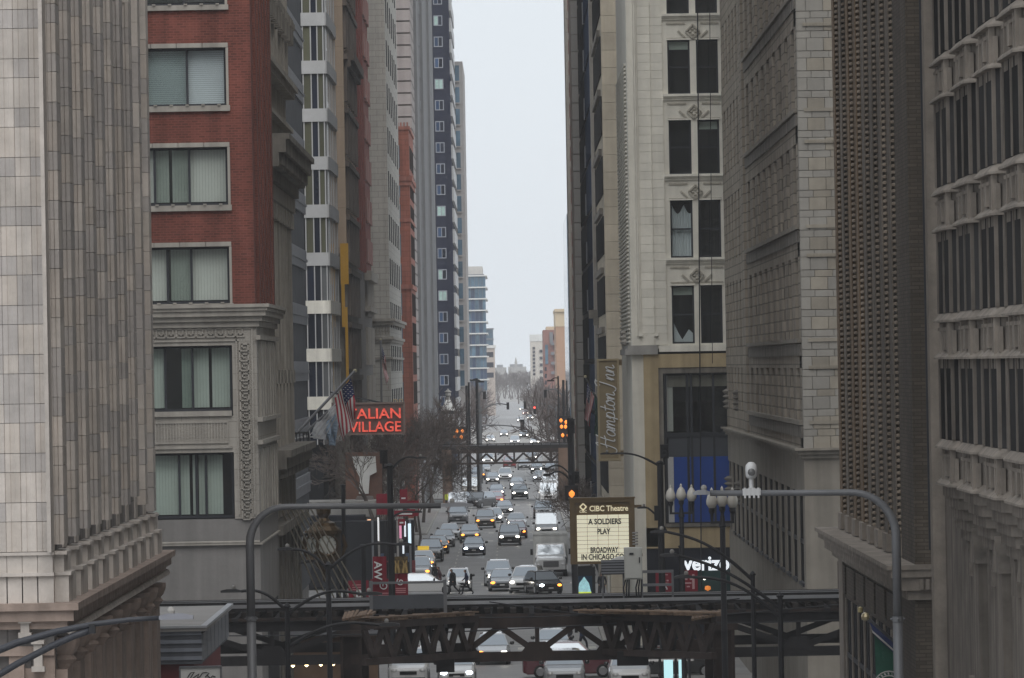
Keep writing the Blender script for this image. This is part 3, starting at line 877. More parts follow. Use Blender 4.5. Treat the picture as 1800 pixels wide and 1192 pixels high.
# ================================================================== RIGHT: gothic clubhouse with oriel bays
T = thing('gothic_clubhouse', 'grey gothic stone clubhouse with tiers of oriel bays at the right edge', 'building', (16, 140, 0))
XO = 10.35
MB().box(XO+.62, 40, 90, 160.5, 0, 62).build('wall', m_gothic, T)
pier = MB()
zc = [28.2, 25.15, 22.13, 19.0, 15.95, 12.93]
for b in range(7):
    yn, yf = 147.4 - b*7.0, 151.6 - b*7.0
    out = lambda o: [(XO+.7, yn-.9), (XO+.15-o, yn-.35-o), (XO-o, yn-o*.3), (XO-o, yf+o*.3), (XO+.15-o, yf+.35+o), (XO+.7, yf+.9)]
    poly = lambda o: out(o)[::-1] if False else out(o)
    def pr(mb, o, z0, z1):
        mb.prism([(x, y) for x, y in out(o)][::-1], z0, z1)
    pier.box(XO+.28, XO+.7, yf+.95, yf+1.85, 11.5, 62)
    for k, zt in enumerate(zc):
        sp = MB(); pr(sp, -.02, zt-.93, zt-.1)
        so = sp.build('spandrel', m_gothic, T)
        tr = MB()                                   # blind tracery: raised shield and ribs
        ym = (yn+yf)/2
        tr.box(XO-.05, XO+.02, ym-1.3, ym-1.1, zt-.9, zt-.12); tr.box(XO-.05, XO+.02, ym+1.1, ym+1.3, zt-.9, zt-.12)
        tr.box(XO-.06, XO+.02, ym-.3, ym+.3, zt-.75, zt-.3); tr.box(XO-.04, XO+.02, yn+.1, yf-.1, zt-.3, zt-.22)
        tr.box(XO+.0, XO+.1, yn-.3, yn-.06, zt-.85, zt-.3); tr.box(XO-.08, XO+.05, yn-.12, yn+.1, zt-.93, zt-.1)
        tr.build('tracery', m_gothic_pale, so)
        for zz_, h in ((zt-.1, .17), (zt-.98, .14)):
            cp = MB()
            a = out(.14); bb = out(-.02)
            n = len(a)
            vs = [(x, y, zz_) for x, y in a] + [(x, y, zz_+.05) for x, y in a] + [(x, y, zz_+h+.05) for x, y in bb]
            fs = [tuple(range(n))]
            for r_ in (0, n):
                fs += [(r_+i, r_+n+i, r_+n+(i+1) % n, r_+(i+1) % n) for i in range(n)]
            fs.append(tuple(range(2*n, 3*n))[::-1])
            cp.add(vs, fs)
            cp.build('cap', m_gothic_pale, T)
        zl = (zc[k+1] if k+1 < len(zc) else None)
        if zl is None: continue
        z0, z1 = zl+.12, zt-.98
        gl = MB(); pr(gl, -.005, z0, z1)
        gl.build('window', m_glass_s, T)
        ml = MB()
        for (mx, my) in ((XO+.04, yn), (XO+.04, yn+2.1), (XO+.04, yf), (XO+.2, yn-.37), (XO+.55, yn-.8), (XO+.2, yf+.37)):
            ml.prism([(mx-.07, my-.1), (mx+.09, my-.1), (mx+.09, my+.1), (mx-.07, my+.1)], z0, z1)
        for j in range(3): ml.box(XO, XO+.12, yn+.2+j*1.4, yn+1.2+j*1.4, z1-.22, z1)
        ml.box(XO+.22, XO+.42, yn-.75, yn-.4, z1-.25, z1)
        ml.build('mullion', m_gothic, T)
    cb = MB()
    for j in range(6):
        pr(cb, -.02-.1*j, 11.95-.26*j-.27, 11.95-.26*j)
    cb.build('corbel', m_gothic, T)
    lp = MB()
    lp.box(XO+.42, XO+.75, yn-1.6, yn+.2, 0, 10.2); lp.prism_x([(yn-1.75, 10.2), (yn+.35, 10.2), (yn-.7, 11.0)], XO+.34, XO+.75)
    lp.box(XO+.3, XO+.75, yn-1.4, yn, 0, 4.2)
    lp.prism_x([(yn+1.4, 9.8), (yn+3.4, 9.8), (yn+2.4, 10.6)], XO+.45, XO+.75)
    lp.build('buttress', m_gothic, T)
    w = MB().box(XO+.55, XO+.66, yn+1.6, yn+3.2, 4.6, 7.2); w.box(XO+.5, XO+.66, yn+1.5, yn+3.3, 7.2, 7.35)
    wo = w.build('small_window', m_gothic_pale, T)
    MB().box(XO+.53, XO+.55, yn+1.8, yn+3.0, 4.7, 7.1).build('pane', m_glass_s, wo)
pier.build('pier', m_gothic_pale, T)
MB().box(XO+.3, XO+.7, 159.7, 160.6, 0, 62).build('corner_shaft', m_gothic_pale, T)

# ================================================================== RIGHT: brown brick building with studded mouldings
XB2, YB0, YB1 = 10.4, 163.4, 201.5
T = thing('brown_brick_building', 'dark brown brick building with rows of studded vertical mouldings', 'building', (16, 180, 0))
MB().box(XB2+.2, 40, YB0, YB1, 9.6, 62).build('upper_wall', m_dkbrick, T)
MB().box(XB2+.02, 40, YB0+.02, YB0+5.5, 9.6, 62).build('corner_pier', m_dkbrick, T)
jn = MB().box(PX(1626, 500, YB0)-.03, PX(1626, 500, YB0)+.03, YB0-.03, YB0+.1, 10, 62); jn.build('downpipe', m_frame, T)
studs, n_st = MB(), 0
for k in range(8):
    y0 = YB0 + 6.4 + k*4.0
    st = MB()
    st.box(XB2-.02, XB2+.22, y0, y0+1.5, 10.0, 62); st.box(XB2+.06, XB2+.22, y0+1.6, y0+3.5, 10.0, 62)
    st.box(XB2-.06, XB2+.04, y0+.0, y0+.14, 10.0, 62); st.box(XB2+.11, XB2+.22, y0-.3, y0, 10.0, 62)
    st.build('moulded_rib', m_rust if k in (4, 5, 7) else m_stud, T)
    MB().box(XB2-.12, XB2+.22, y0-.2, y0+1.6, 9.65, 10.15).build('rib_foot', m_gothic_pale, T)
    z = 10.2
    while z < 27:
        studs.lathe([(.0, -.06), (.06, -.03), (.06, .03), (0, .06)], (XB2+.03, y0-.02, z), 6)
        studs.lathe([(.0, -.05), (.05, 0), (0, .05)], (XB2+.14, y0-.06, z+.08), 5)
        z += .17
tag(studs.build('stud', M('stud_terracotta', (.26, .215, .17), var=.3, scale=.3, streak=.3), T), kind='stuff')
c = MB()
for (z0, z1, p) in ((9.5, 9.62, .75), (9.3, 9.5, .65), (8.95, 9.3, .45), (8.7, 8.95, .2)): c.box(XB2+.4-.0, 40, YB0-p*.6, YB1+.3, z0, z1); c.box(XB2-p, XB2+.4, YB0-p*.6, YB1+.3, z0, z1)
for k in range(14): c.box(XB2+.1+k*.16, XB2+.2+k*.16, YB0-.42, YB0, 8.98, 9.25)
c.build('cornice', m_gothic_pale, T)
MB().box(XB2+.5, 40, YB0+.02, YB1, 0, 8.7).build('inner_wall', m_dark, T)
MB().box(XB2, 40, YB0, YB0+7.5, 0, 8.68).build('corner_base', m_dkbrick, T)
fr = MB()
fr.box(XB2+.05, XB2+.5, YB0+7.5, YB1, 7.45, 8.68)
for k in range(6): fr.box(XB2-.02, XB2+.1, YB0+8+k*5.3, YB0+12.3+k*5.3, 7.6, 8.5)
fr.box(XB2+.05, XB2+.5, YB0+7.5, YB1, 2.9, 3.3); fr.box(XB2+.08, XB2+.5, YB0+7.5, YB1, 0, .7)
fr.build('fascia', m_dkbrick, T)
for k in range(9):
    y0 = YB0 + 7.6 + k*3.4
    MB().box(XB2+.02, XB2+.5, y0, y0+.42, .7, 7.45).build('window_pier', m_gothic_pale, T)
    w = MB().box(XB2+.04, XB2+.068, y0+.42, y0+3.4, 5.6, 5.75)
    w.box(XB2+.04, XB2+.068, y0+1.9, y0+2.0, 3.3, 7.45)
    wo = w.build('window', m_frame, T)
    MB().box(XB2+.07, XB2+.09, y0+.42, y0+3.4, 3.3, 7.45).build('pane', m_glass_s, wo)
    MB().box(XB2+.10, XB2+.35, y0+.42, y0+3.4, .7, 2.9).build('panel', m_frame_grey, T)
MB().box(XB2-.03, XB2+.5, YB1-2.5, YB1, 0, 8.68).build('end_pier', m_gothic_pale, T)

# ================================================================== RIGHT: tan terracotta office block with cream quoined corner
XT2, YT2 = 11.2, 242.0
T = thing('tan_terracotta_block', 'long tan terracotta office block with cream corner stones above the elevated track', 'building', (18, 280, 0))
zt = lambda y: PZ(1410, y, YT2)
xt = lambda x, y=596: PX(x, y, YT2)
YE = 328.0
MB().box(XT2+.9, 40, YT2+.6, YE, 0, 62).build('inner_wall', m_tan, T)
R = random.Random(9)
ST = [(-160, -11), (44, 195), (250, 400), (450, 600), (647, 745)]   # window top and bottom at the near corner, photo rows
# quoin stones on the front corner: alternating long and short courses
z = zt(790); k = 0
xedge = 14.6
nq = 0
while z < zt(-10):
    thin = k % 2
    h = .27 if thin else .5
    segs = [(XT2, XT2+.55), (XT2+.55, XT2+1.25), (XT2+1.25, XT2+1.9)] if thin else [(XT2, XT2+.38), (XT2+.38, XT2+1.05), (XT2+1.05, XT2+1.65)]
    for j, (a, b) in enumerate(segs):
        yel = j > 0 and R.random() < (.2 if thin else .55)
        block('quoin_stone', T, a+.006, b-.006, YT2-.03, YT2+.5, z+.008, z+h-.008, m_quoin_y if yel else m_quoin)
        nq += 1
    z += h; k += 1
MB().box(XT2+.02, 40, YT2+.05, YT2+.8, zt(790), 62).build('front_wall', m_quoin, T)
for (a, b) in ST:                                    # front windows at the frame's edge of the corner
    w = MB().box(XT2+1.72, XT2+3.2, YT2-.02, YT2+.04, zt(b-10), zt(a+5)); w.box(XT2+1.6, XT2+3.3, YT2-.2, YT2+.05, zt(b-2), zt(b-9))
    w.box(XT2+1.4, XT2+3.3, YT2-.16, YT2+.05, zt(a+3), zt(a-4))
    w.build('front_window', m_frame, T)
    ob = MB().box(XT2+.25, XT2+1.68, YT2-.07, YT2, zt(a-4), zt(a+2)); ob.box(XT2+.25, XT2+1.68, YT2-.07, YT2, zt(b+1), zt(b-5))
    x = XT2+.3
    while x < XT2+1.6: ob.box(x, x+.06, YT2-.1, YT2-.06, zt(a+2), zt(a-3)); x += .13
    ob.build('ornament_band', m_quoin_y, T)
# side face
sw = MB()
edges = [62] + [zt(v) for ab in ST for v in ab] + [zt(790)]
for i in range(0, len(edges), 2):
    if edges[i] > edges[i+1]: sw.box(XT2, XT2+.9, YT2+.5, YE, edges[i+1], edges[i])
sw.box(XT2, XT2+.9, YT2+.5, YT2+2.0, zt(790), 62)
sw.box(XT2-.12, XT2+.9, 296.5, 299.5, zt(790), 62)
sw.build('side_wall', m_tan, T)
YC = [YT2+2.0 + k*5.9 for k in range(10)]
for (a, b) in ST:
    for k, y0 in enumerate(YC):
        if y0 > 294: continue
        MB().box(XT2+.0, XT2+.9, y0+2.9, y0+5.9, zt(b), zt(a)).build('pier', m_tan, T)
        w = MB().box(XT2+.36, XT2+.46, y0, y0+2.9, zt(b), zt(b)+.5); w.box(XT2+.3, XT2+.4, y0+1.35, y0+1.55, zt(b), zt(a))
        wo = w.build('window', m_frame, T)
        MB().box(XT2+.46, XT2+.5, y0, y0+2.9, zt(b)+.5, zt(a)).build('pane', m_glass_sb if (k*7+int(a)) % 3 else m_glass_s, wo)
    for k in range(6):
        y0 = 300.5 + k*4.5
        MB().box(XT2, XT2+.9, y0+1.6, y0+4.5, zt(b), zt(a)).build('pier', m_tan, T)
        MB().box(XT2+.4, XT2+.5, y0, y0+1.6, zt(b), zt(a)).build('window_pane', m_glass_s, T)
    sl = MB().box(XT2-.14, XT2+.05, YT2+.3, 296, zt(b)-.05, zt(b)+.12); sl.build('sill', m_tan_plain, T)
    ov = MB().box(XT2-.06, XT2+.05, YT2+.3, 296, zt(b)-.55, zt(b)-.1); ov.build('shadow_band', m_lime_dirty, T)  # dark strip added below each sill in place of its cast shade
# base
co = MB()
for (a, b, p) in ((788, 792, .35), (792, 799, .22), (799, 806, .1)): co.box(XT2-p, 40, YT2-p, YE+.2, zt(b), zt(a))
co.build('cornice', m_tan_plain, T)
MB().box(XT2+.01, 40, YT2+.01, YT2+1.6, 0, zt(806)).build('base_wall', m_tan_plain, T)
bb = MB()
bb.box(XT2+.01, XT2+.9, YT2+1.6, YE, zt(868), zt(806)); bb.box(XT2+.01, XT2+.9, YT2+1.6, YE, 0, zt(1032))
bb.build('base_band', m_tan_plain, T)
for k in range(15):
    y0 = YT2 + 1.6 + k*5.7
    if y0 > 320: continue
    MB().box(XT2+.01, XT2+.9, y0+3.9, y0+5.7, zt(1032), zt(868)).build('base_pier', m_tan_plain, T)
    w = MB().box(XT2+.05, XT2+.074, y0, y0+3.9, zt(960), zt(952))
    w.box(XT2-.06, XT2+.3, y0-.2, y0+3.2, zt(1034), zt(1028))
    wo = w.build('base_window', m_frame, T)
    MB().box(XT2+.075, XT2+.1, y0, y0+3.9, zt(1032), zt(868)).build('pane', m_glass_s, wo)
# dark stone bay at the far end with carved corbels
XT2 += .5
T = thing('dark_stone_bay_building', 'dark stone building with carved corbels between tan block and white terracotta tower', 'building', (16, 325, 0))
YD0 = 317.0
MB().box(XT2+.25, 40, YE+.1, 328.9, 0, 62).build('end_wall', m_lime_dirty, T)
xd = XT2
for k in range(13):
    z0 = 1.5 + k*3.9
    for j in range(2):
        MB().box(xd-.28, xd+.05, 300.5+j*12+6, 303.5+j*12+6, z0, z0+3.0).build('window_pane', m_glass_s, T)
    MB().box(xd-.36, xd+.05, 305, 328.5, z0+3.0, z0+3.9).build('spandrel', m_lime_dirty, T)
for y0 in (304.4, 310.5, 316.4, 322.5, 327.6):
    MB().box(xd-.4, xd+.05, y0, y0+1.5, 0, 62).build('pier', m_lime_dirty, T)
for py in (705, 865):
    q = PZ(1285, py, 312)
    cb = MB()
    for j in range(4): cb.lathe([(.3+.1*(j % 2), 0), (.5, .12), (.3, .25)], (xd-.3, 312, q-.5+j*.27), 10)
    for j in range(4): cb.lathe([(.3+.1*(j % 2), 0), (.5, .12), (.3, .25)], (xd-.3, 326, q-.5+j*.27), 10)
    cb.build('carved_corbel', m_lime_dirty, T)

XT2 -= .5
# ================================================================== RIGHT: white terracotta tower over a shop
XW2, YW2 = 6.3, 330.0
T = thing('white_terracotta_tower', 'white terracotta tower with paired dark sash windows and diamond ornaments', 'building', (10, 345, 0))
zq = lambda y: PZ(1200, y, YW2)
xq = lambda x, y=596: PX(x, y, YW2)
MB().box(XW2+.35, 34, YW2+.6, 360, 0, 62).build('inner_wall', m_dark, T)
xw0, xw1, xw2, xw3 = xq(1182), xq(1221.5), xq(1232.5), xq(1271)
WT = [(-212, -117), (-71, 24), (70, 165), (211, 306), (352, 453), (502, 604)]
fw = MB()
fw.box(XW2+.3, xw0, YW2, YW2+.6, zq(612), 62); fw.box(xw3, 34, YW2, YW2+.6, zq(612), 62)
fw.box(xw1, xw2, YW2-.01, YW2+.59, zq(611), 61.9)
prev = 62
for (a, b) in WT: fw.box(xw0, xw3, YW2, YW2+.6, zq(a), prev); prev = zq(b)
fw.box(xw0, xw3, YW2, YW2+.6, zq(612), zq(604))
fw.build('front_wall', m_white, T)
nb = 0
bl = [(xq(1128.5), xq(1150.5)), (xq(1151.5), xq(1173))]
for (a, b) in bl:                                    # terracotta blocks of the corner pier
    z = zq(606); k = 0
    while z < zq(-5):
        h = .44 if k % 4 else .6
        block('terracotta_block', T, a+.006, b-.006, YW2-.06, YW2+.02, z+.006, z+h-.006, m_white); z += h; k += 1
edge = MB()
for (a, b, p) in ((1119, 1121.5, .1), (1122.5, 1125, .14), (1125.6, 1128, .07), (1150.6, 1151.4, .1)): edge.box(xq(a), xq(b), YW2-p, YW2+.05, zq(590), 62)
edge.build('corner_moulding', m_white_trim, T)
for px in (1127, 1154):
    MB().box(xq(px)-.09, xq(px)+.09, YW2-.22, YW2, zq(590), zq(585)).build('moulding_stop', m_white_trim, T)
m_dia = M('shade_grey_ornament', (.42, .39, .33), var=.25, scale=4)  # darker grey puts the relief's shade into the ornament's colour
for i, (a, b) in enumerate(WT):
    zt1, zb1 = zq(a), zq(b)
    for (x0, x1) in ((xw0, xw1), (xw2, xw3)):
        z0, z1 = zb1, zt1
        w = MB(); t = .09
        w.box(x0, x1, YW2+.2, YW2+.34, z1-t, z1); w.box(x0, x1, YW2+.2, YW2+.34, z0, z0+t)
        w.box(x0, x0+t, YW2+.2, YW2+.34, z0+t, z1-t); w.box(x1-t, x1, YW2+.2, YW2+.34, z0+t, z1-t)
        w.box(x0+t, x1-t, YW2+.2, YW2+.36, (z0+z1)/2-.04, (z0+z1)/2+.04)
        wo = w.build('sash_window', m_frame, T)
        MB().box(x0+t, x1-t, YW2+.26, YW2+.28, (z0+z1)/2+.04, z1-t).build('pane', m_clear, wo)
        MB().box(x0+t, x1-t, YW2+.28, YW2+.30, z0+t, (z0+z1)/2-.04).build('pane', m_clear, wo)
        if i == 4 and x0 == xw0:
            cu = MB(); n = 14
            for kk in range(n):
                u0, u1 = kk/n, (kk+1)/n
                dz0 = .5*abs(math.sin(u0*5)) + .2; dz1 = .5*abs(math.sin(u1*5)) + .2
                cu.add([(x0+t+(x1-x0-2*t)*u0, YW2+.42+.05*(kk % 2), z0+t), (x0+t+(x1-x0-2*t)*u1, YW2+.42+.05*((kk+1) % 2), z0+t), (x0+t+(x1-x0-2*t)*u1, YW2+.42+.05*((kk+1) % 2), z1-dz1), (x0+t+(x1-x0-2*t)*u0, YW2+.42+.05*(kk % 2), z1-dz0)], [(0,1,2,3)])
            cu.build('curtain', m_blind2, wo)
        if i == 5 and x0 == xw0:
            cu = MB()
            cu.add([(x0+t, YW2+.42, z0+t), (x0+.6, YW2+.42, z0+t), (x0+.32, YW2+.44, z0+.6), (x0+t, YW2+.44, z0+1.1)], [(0,1,2,3)])
            cu.add([(x0+.45, YW2+.45, z0+t), (x1-t, YW2+.45, z0+t), (x1-t, YW2+.47, z0+.55), (x1-.3, YW2+.47, z0+.75)], [(0,1,2,3)])
            cu.build('curtain', m_blind2, wo)
        if (i*2 + (x0 == xw2)) % 3 == 1:
            MB().box(x0+t, x1-t, YW2+.36, YW2+.38, z1-.5, z1-t).build('roller_blind', m_blind_g, wo)
    hd = MB()
    for (x0, x1) in ((xw0, xw1), (xw2, xw3)): hd.box(x0-.06, x1+.06, YW2-.07, YW2, zt1, zt1+.07)
    hd.build('window_head', m_white_trim, T)
    if b < 600:
        sl = MB()
        for (p, za, zb_) in ((.26, 0, .13), (.17, .13, .22), (.1, .22, .32)): sl.box(xw0-.28, xw3+.3, YW2-p, YW2, zb1-zb_, zb1-za-.002)
        sl.build('sill', m_white_trim, T)
        zm_ = zb1 - .95
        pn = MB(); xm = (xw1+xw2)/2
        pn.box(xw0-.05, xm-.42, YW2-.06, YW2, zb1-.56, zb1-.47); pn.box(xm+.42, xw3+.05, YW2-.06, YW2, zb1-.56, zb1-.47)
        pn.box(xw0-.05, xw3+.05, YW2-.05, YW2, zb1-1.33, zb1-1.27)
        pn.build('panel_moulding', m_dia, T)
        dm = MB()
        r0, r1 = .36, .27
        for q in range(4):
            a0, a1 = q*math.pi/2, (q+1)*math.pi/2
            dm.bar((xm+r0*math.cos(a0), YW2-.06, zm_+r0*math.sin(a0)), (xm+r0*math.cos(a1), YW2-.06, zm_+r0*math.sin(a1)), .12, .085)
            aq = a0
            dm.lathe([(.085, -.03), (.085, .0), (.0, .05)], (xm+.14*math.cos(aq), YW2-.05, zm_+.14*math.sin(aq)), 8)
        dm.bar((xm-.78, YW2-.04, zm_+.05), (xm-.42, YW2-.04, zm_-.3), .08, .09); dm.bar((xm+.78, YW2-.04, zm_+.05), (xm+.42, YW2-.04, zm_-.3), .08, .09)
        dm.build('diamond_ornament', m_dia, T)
cable = MB()
cable.tube([(xq(1229, 100), YW2-1.0, 40), (xq(1231, 1000), YW2-1.0, zq(1040))], .035, 5)
cable.tube([(xq(1250, 100), YW2-1.2, 40), (xq(1252, 700), YW2-1.2, zq(640))], .02, 5)
cable.build('hanging_cable', m_steel_blk, T)
# side face: fine reeded terracotta
sdw = MB().box(XW2, XW2+.6, YW2+.02, 360, 0, 62); sdw.build('side_wall', m_white, T)
rd = MB()
z = zq(600)
while z < 31:
    rd.box(XW2-.10, XW2+.02, YW2+3, 359, z, z+.10); z += .22
rd.build('reeding', m_white, T)
cs = MB()
for k in range(8): cs.lathe([(.12, 0), (.2, .15), (.08, .3)], (XW2-.12-.05*(k % 2), YW2+10+.9*k, zq(590)+.25*(k % 3)-.4), 8)
cs.build('side_carving', m_lime_plain, T)
# belt and ochre shop frame
be = MB().box(xq(1158), 34, YW2-.2, YW2+.6, zq(618), zq(607)); be.build('belt_course', m_white_trim, T)
be = MB().box(XW2-.35, xq(1156), YW2-.3, 345, zq(622), zq(612)); be.box(XW2-.2, xq(1156), YW2-.2, 345, zq(612), zq(606)); be.build('corner_belt', m_conc, T)
of = MB()
of.box(xq(1130), xq(1156), YW2-.15, YW2+.5, zq(960), zq(622)); of.box(xq(1156), 34, YW2-.15, YW2+.5, zq(646), zq(622))
of.box(xq(1130), 34, YW2-.15, YW2+.5, zq(963), zq(927))
of.build('ochre_frame', m_yel_frame, T)
of = MB().box(xq(1156), xq(1164), YW2-.1, YW2+.5, zq(926), zq(647)); of.box(xq(1164), 34, YW2-.1, YW2+.5, zq(656), zq(647)); of.box(xq(1165), 34, YW2-.25, YW2+.3, zq(926), zq(920))
of.build('frame_reveal', m_lime_dirty, T)
mu = MB()
for px in (1168, 1206, 1213, 1252): mu.box(xq(px)-.06, xq(px)+.06, YW2-.02, YW2+.3, zq(918), zq(656))
mu.box(xq(1164), 34, YW2-.03, YW2+.3, zq(768), zq(761))
sf = mu.build('shop_window', m_frame, T)
gx = [xq(1170), xq(1207), xq(1252), xq(1296), 14.5]
for j in range(4):
    MB().box(gx[j]+.06, gx[j+1]-.06, YW2+.12, YW2+.14, zq(761), zq(658)).build('pane', m_clear, sf)
    MB().box(gx[j]+.06, gx[j+1]-.06, YW2+.3, YW2+.32, zq(680), zq(660)).build('roller_blind', m_lime_plain, sf)
    MB().box(gx[j]+.06, gx[j+1]-.06, YW2+.05, YW2+.2, zq(803), zq(768)).build('spandrel_panel', m_frame_grey if False else M('slate_panel.%d' % j, (.06, .065, .075), var=.05, rough=.4), T)
    MB().box(gx[j]+.05, gx[j+1]-.05, YW2+.04, YW2+.2, zq(918), zq(803)-.01).build('blue_panel', M('blue_panel.%d' % j, (.012, .054, .27), var=.15, rough=.35), T)
MB().box(xq(1169), xq(1181), YW2+.35, YW2+.5, zq(758), zq(660)).build('white_column', m_whitep, T)
MB().box(xq(1170), xq(1180), YW2-.01, YW2+.2, zq(918), zq(803)).build('pale_edge', m_frame_white, T)
MB().box(xq(1182), xq(1206), YW2+.6, YW2+1.2, zq(758), zq(705)).build('inner_partition', M('inner_beige', (.2, .19, .17), var=.3), T)
MB().box(xq(1212), xq(1250), YW2+.6, YW2+1.2, zq(758), zq(705)).build('inner_partition', M('inner_brown', (.09, .075, .065), var=.3), T)
MB().box(xq(1130), 34, YW2-.1, YW2+.5, 0, zq(964)).build('shop_front', M('shop_front_black', (.012, .013, .02), var=.2, rough=.25), T)

# ================================================================== RIGHT: the slivers further along
T = thing('buff_stone_building', 'buff stone building edge standing behind the hanging inn sign', 'building', (9, 410, 0))
YH = 395.0
m_buff = M('buff_stone', (.37, .325, .255), var=.12, scale=.6, brick=(5, .9, .02, .05, .75), streak=.1)
MB().box(5.97, 30, YH, 431, 0, 62).build('wall', m_buff, T)
m_buff2 = M('buff_block', (.37, .325, .255), var=.14, scale=.6, rnd=.09, streak=.12)
z = 4.0
while z < 39:
    h = 1.1
    block('stone', T, 5.96, 6.98, YH-.06, YH+.1, z+.01, z+h-.01, m_buff2); z += h
for k in range(14):
    MB().box(5.9, 5.98, YH+2, 430, 3+k*3.8, 5.4+k*3.8).build('window_band', m_glass_s, T)
    MB().box(5.75, 5.98, YH+6, 428, 5.6+k*3.8, 6.0+k*3.8).build('ledge', m_lime_dirty, T)
bk = MB().box(5.3, 6.0, 428, 430, PZ(1050, 560, 430), PZ(1050, 545, 430)); bk.box(5.6, 6, 427.9, 430.1, PZ(1050, 572, 430), PZ(1050, 560, 430)); bk.build('iron_bracket', m_lime_dirty, T)
T = thing('dark_glass_building', 'dark blue glass sliver with a pale edge past the buff stone building', 'building', (9, 470, 0))
XGL = 5.75
MB().box(XGL+.1, 30, 433.1, 510, 0, 62).build('wall', m_dark, T)
MB().box(XGL-.02, XGL+.2, 433, 436, 0, 62).build('pale_edge', m_lime_plain, T)
for k in range(17):
    MB().box(XGL+.02, XGL+.1, 437, 470, 1+k*3.6, 4.2+k*3.6).build('window_pane', m_glass_sb, T)
    MB().box(XGL+.02, XGL+.1, 471, 509, 1+k*3.6, 4.2+k*3.6).build('window_pane', m_glass_s, T)
    MB().box(XGL-.05, XGL+.1, 469.6, 471.2, 1+k*3.6, 2.6+k*3.6).build('fin', m_frame_grey, T)
T = thing('grey_jointed_tower', 'narrow grey stone tower with wide horizontal joints beside the dark glass', 'building', (9, 535, 0))
YJ = 512.0
MB().box(5.3, 30, YJ+.1, 535, 0, 62).build('wall', m_tan_plain, T)
z = 0
m_gj = M('grey_joint_stone', (.285, .275, .26), var=.1, scale=.4, rnd=.04)
while z < 50:
    block('stone', T, 5.26, 5.8, YJ, YJ+.6, z+.02, z+1.36, m_gj); z += 1.4
T = thing('quoined_brick_tower', 'narrow brick tower edge with white quoin blocks against the sky', 'building', (9, 600, 0))
YQ = 562.0
MB().box(5.28, 30, YQ+.1, 575, 0, 72).build('wall', m_slim, T)
z = 0; k = 0
while z < 56:
    block('quoin', T, 5.26, 5.78 if k % 3 == 0 else 5.52, YQ-.02, YQ+.4, z+.01, z+.62, m_lime_plain)
    if k % 3: block('brick_panel', T, 5.53, 5.78, YQ+.0, YQ+.4, z+.01, z+.62, m_redbrick2)
    z += .64; k += 1
T = thing('blue_grey_far_tower', 'blue-grey glass tower edge low against the sky on the right', 'building', (12, 815, 0))
YZ = 800.0
MB().box(PX(998, 500, YZ), 30, YZ, 860, 0, PZ(1000, 376, YZ)).build('wall', m_glass_teal, T)
for k in range(13): MB().box(PX(998, 500, YZ)+.02, 12, YZ-.03, 859, PZ(1000, 376+k*30, YZ)-.25, PZ(1000, 376+k*30, YZ)).build('floor_edge', m_frame_grey, T)
YZ = 1400.0
T = thing('orange_brick_block', 'orange brick block with a cream top at the right of the sky gap', 'building', (12, 1430, 0))
xz = lambda x: PX(x, 600, YZ)
zz2 = lambda y: PZ(988, y, YZ)
m_orb = M('orange_brick', (.40, .25, .17), var=.08, scale=.2)
m_crm = M('cream_stucco', (.55, .45, .32), var=.06, scale=.2)
MB().box(xz(977.5), 30, YZ, 1460, 0, zz2(574)).build('wall', m_orb, T)
MB().box(xz(977), 30, YZ-.1, 1460, zz2(574), zz2(548)).build('upper_wall', m_crm, T)
MB().box(xz(976), 30, YZ-.6, 1461, zz2(548), zz2(543)).build('cornice', m_crm, T)
for k in range(5):
    MB().box(xz(999), xz(1004), YZ-.1, YZ+.3, zz2(632+k*18), zz2(620+k*18)).build('window_pane', m_glass_teal, T)
YZ = 1620.0
T = thing('red_brick_flats', 'red brick flats with grey balconies left of the orange brick block', 'building', (9, 1640, 0))
xz = lambda x: PX(x, 600, YZ)
zz2 = lambda y: PZ(965, y, YZ)
MB().box(xz(955), xz(982), YZ, 1670, 0, zz2(580)).build('wall', M('far_red_brick', (.25, .125, .105), var=.1, scale=.2), T)
MB().box(xz(961), xz(985), YZ+4, 1670, zz2(580), zz2(574)).build('roof_storey', m_crm, T)
MB().box(xz(958), xz(963), YZ-.3, YZ+.1, zz2(640), zz2(606)).build('grey_bay', m_glass_teal, T)
MB().box(xz(966), xz(972), YZ-.3, YZ+.1, zz2(604), zz2(584)).build('grey_bay', m_frame_grey, T)
for k in range(4):
    w = MB().box(xz(973), xz(976), YZ-.1, YZ+.1, zz2(598+k*18), zz2(588+k*18)); w.build('window', m_glass_navy, T)
    bc = MB().box(xz(968), xz(974), YZ-1.4, YZ, zz2(607+k*17), zz2(602+k*17)); bc.build('balcony', m_frame_grey, T)
    MB().box(xz(956.5), xz(960), YZ-.1, YZ+.1, zz2(652+k*12), zz2(645+k*12)).build('window', m_glass_navy, T)
YZ = 2250.0
T = thing('white_far_tower', 'small white concrete tower with a stack of balconies far down the street', 'building', (9, 2270, 0))
xz = lambda x: PX(x, 600, YZ)
zz2 = lambda y: PZ(942, y, YZ)
MB().box(xz(932), xz(954), YZ, 2290, 0, zz2(600)).build('wall', M('far_white_concrete', (.52, .48, .43), var=.06, scale=.2), T)
MB().box(xz(931.5), xz(956), YZ-.2, 2291, zz2(600), zz2(588)).build('crown_storey', m_whitep, T)
for k in range(8): MB().box(xz(936), xz(940), YZ-.4, YZ+.1, zz2(614+k*6.5), zz2(610+k*6.5)).build('balcony', m_glass_navy, T)
for k in range(5): MB().box(xz(948), xz(953), YZ-.5, YZ+.1, zz2(620+k*12), zz2(615+k*12)).build('window', m_glass_navy, T)
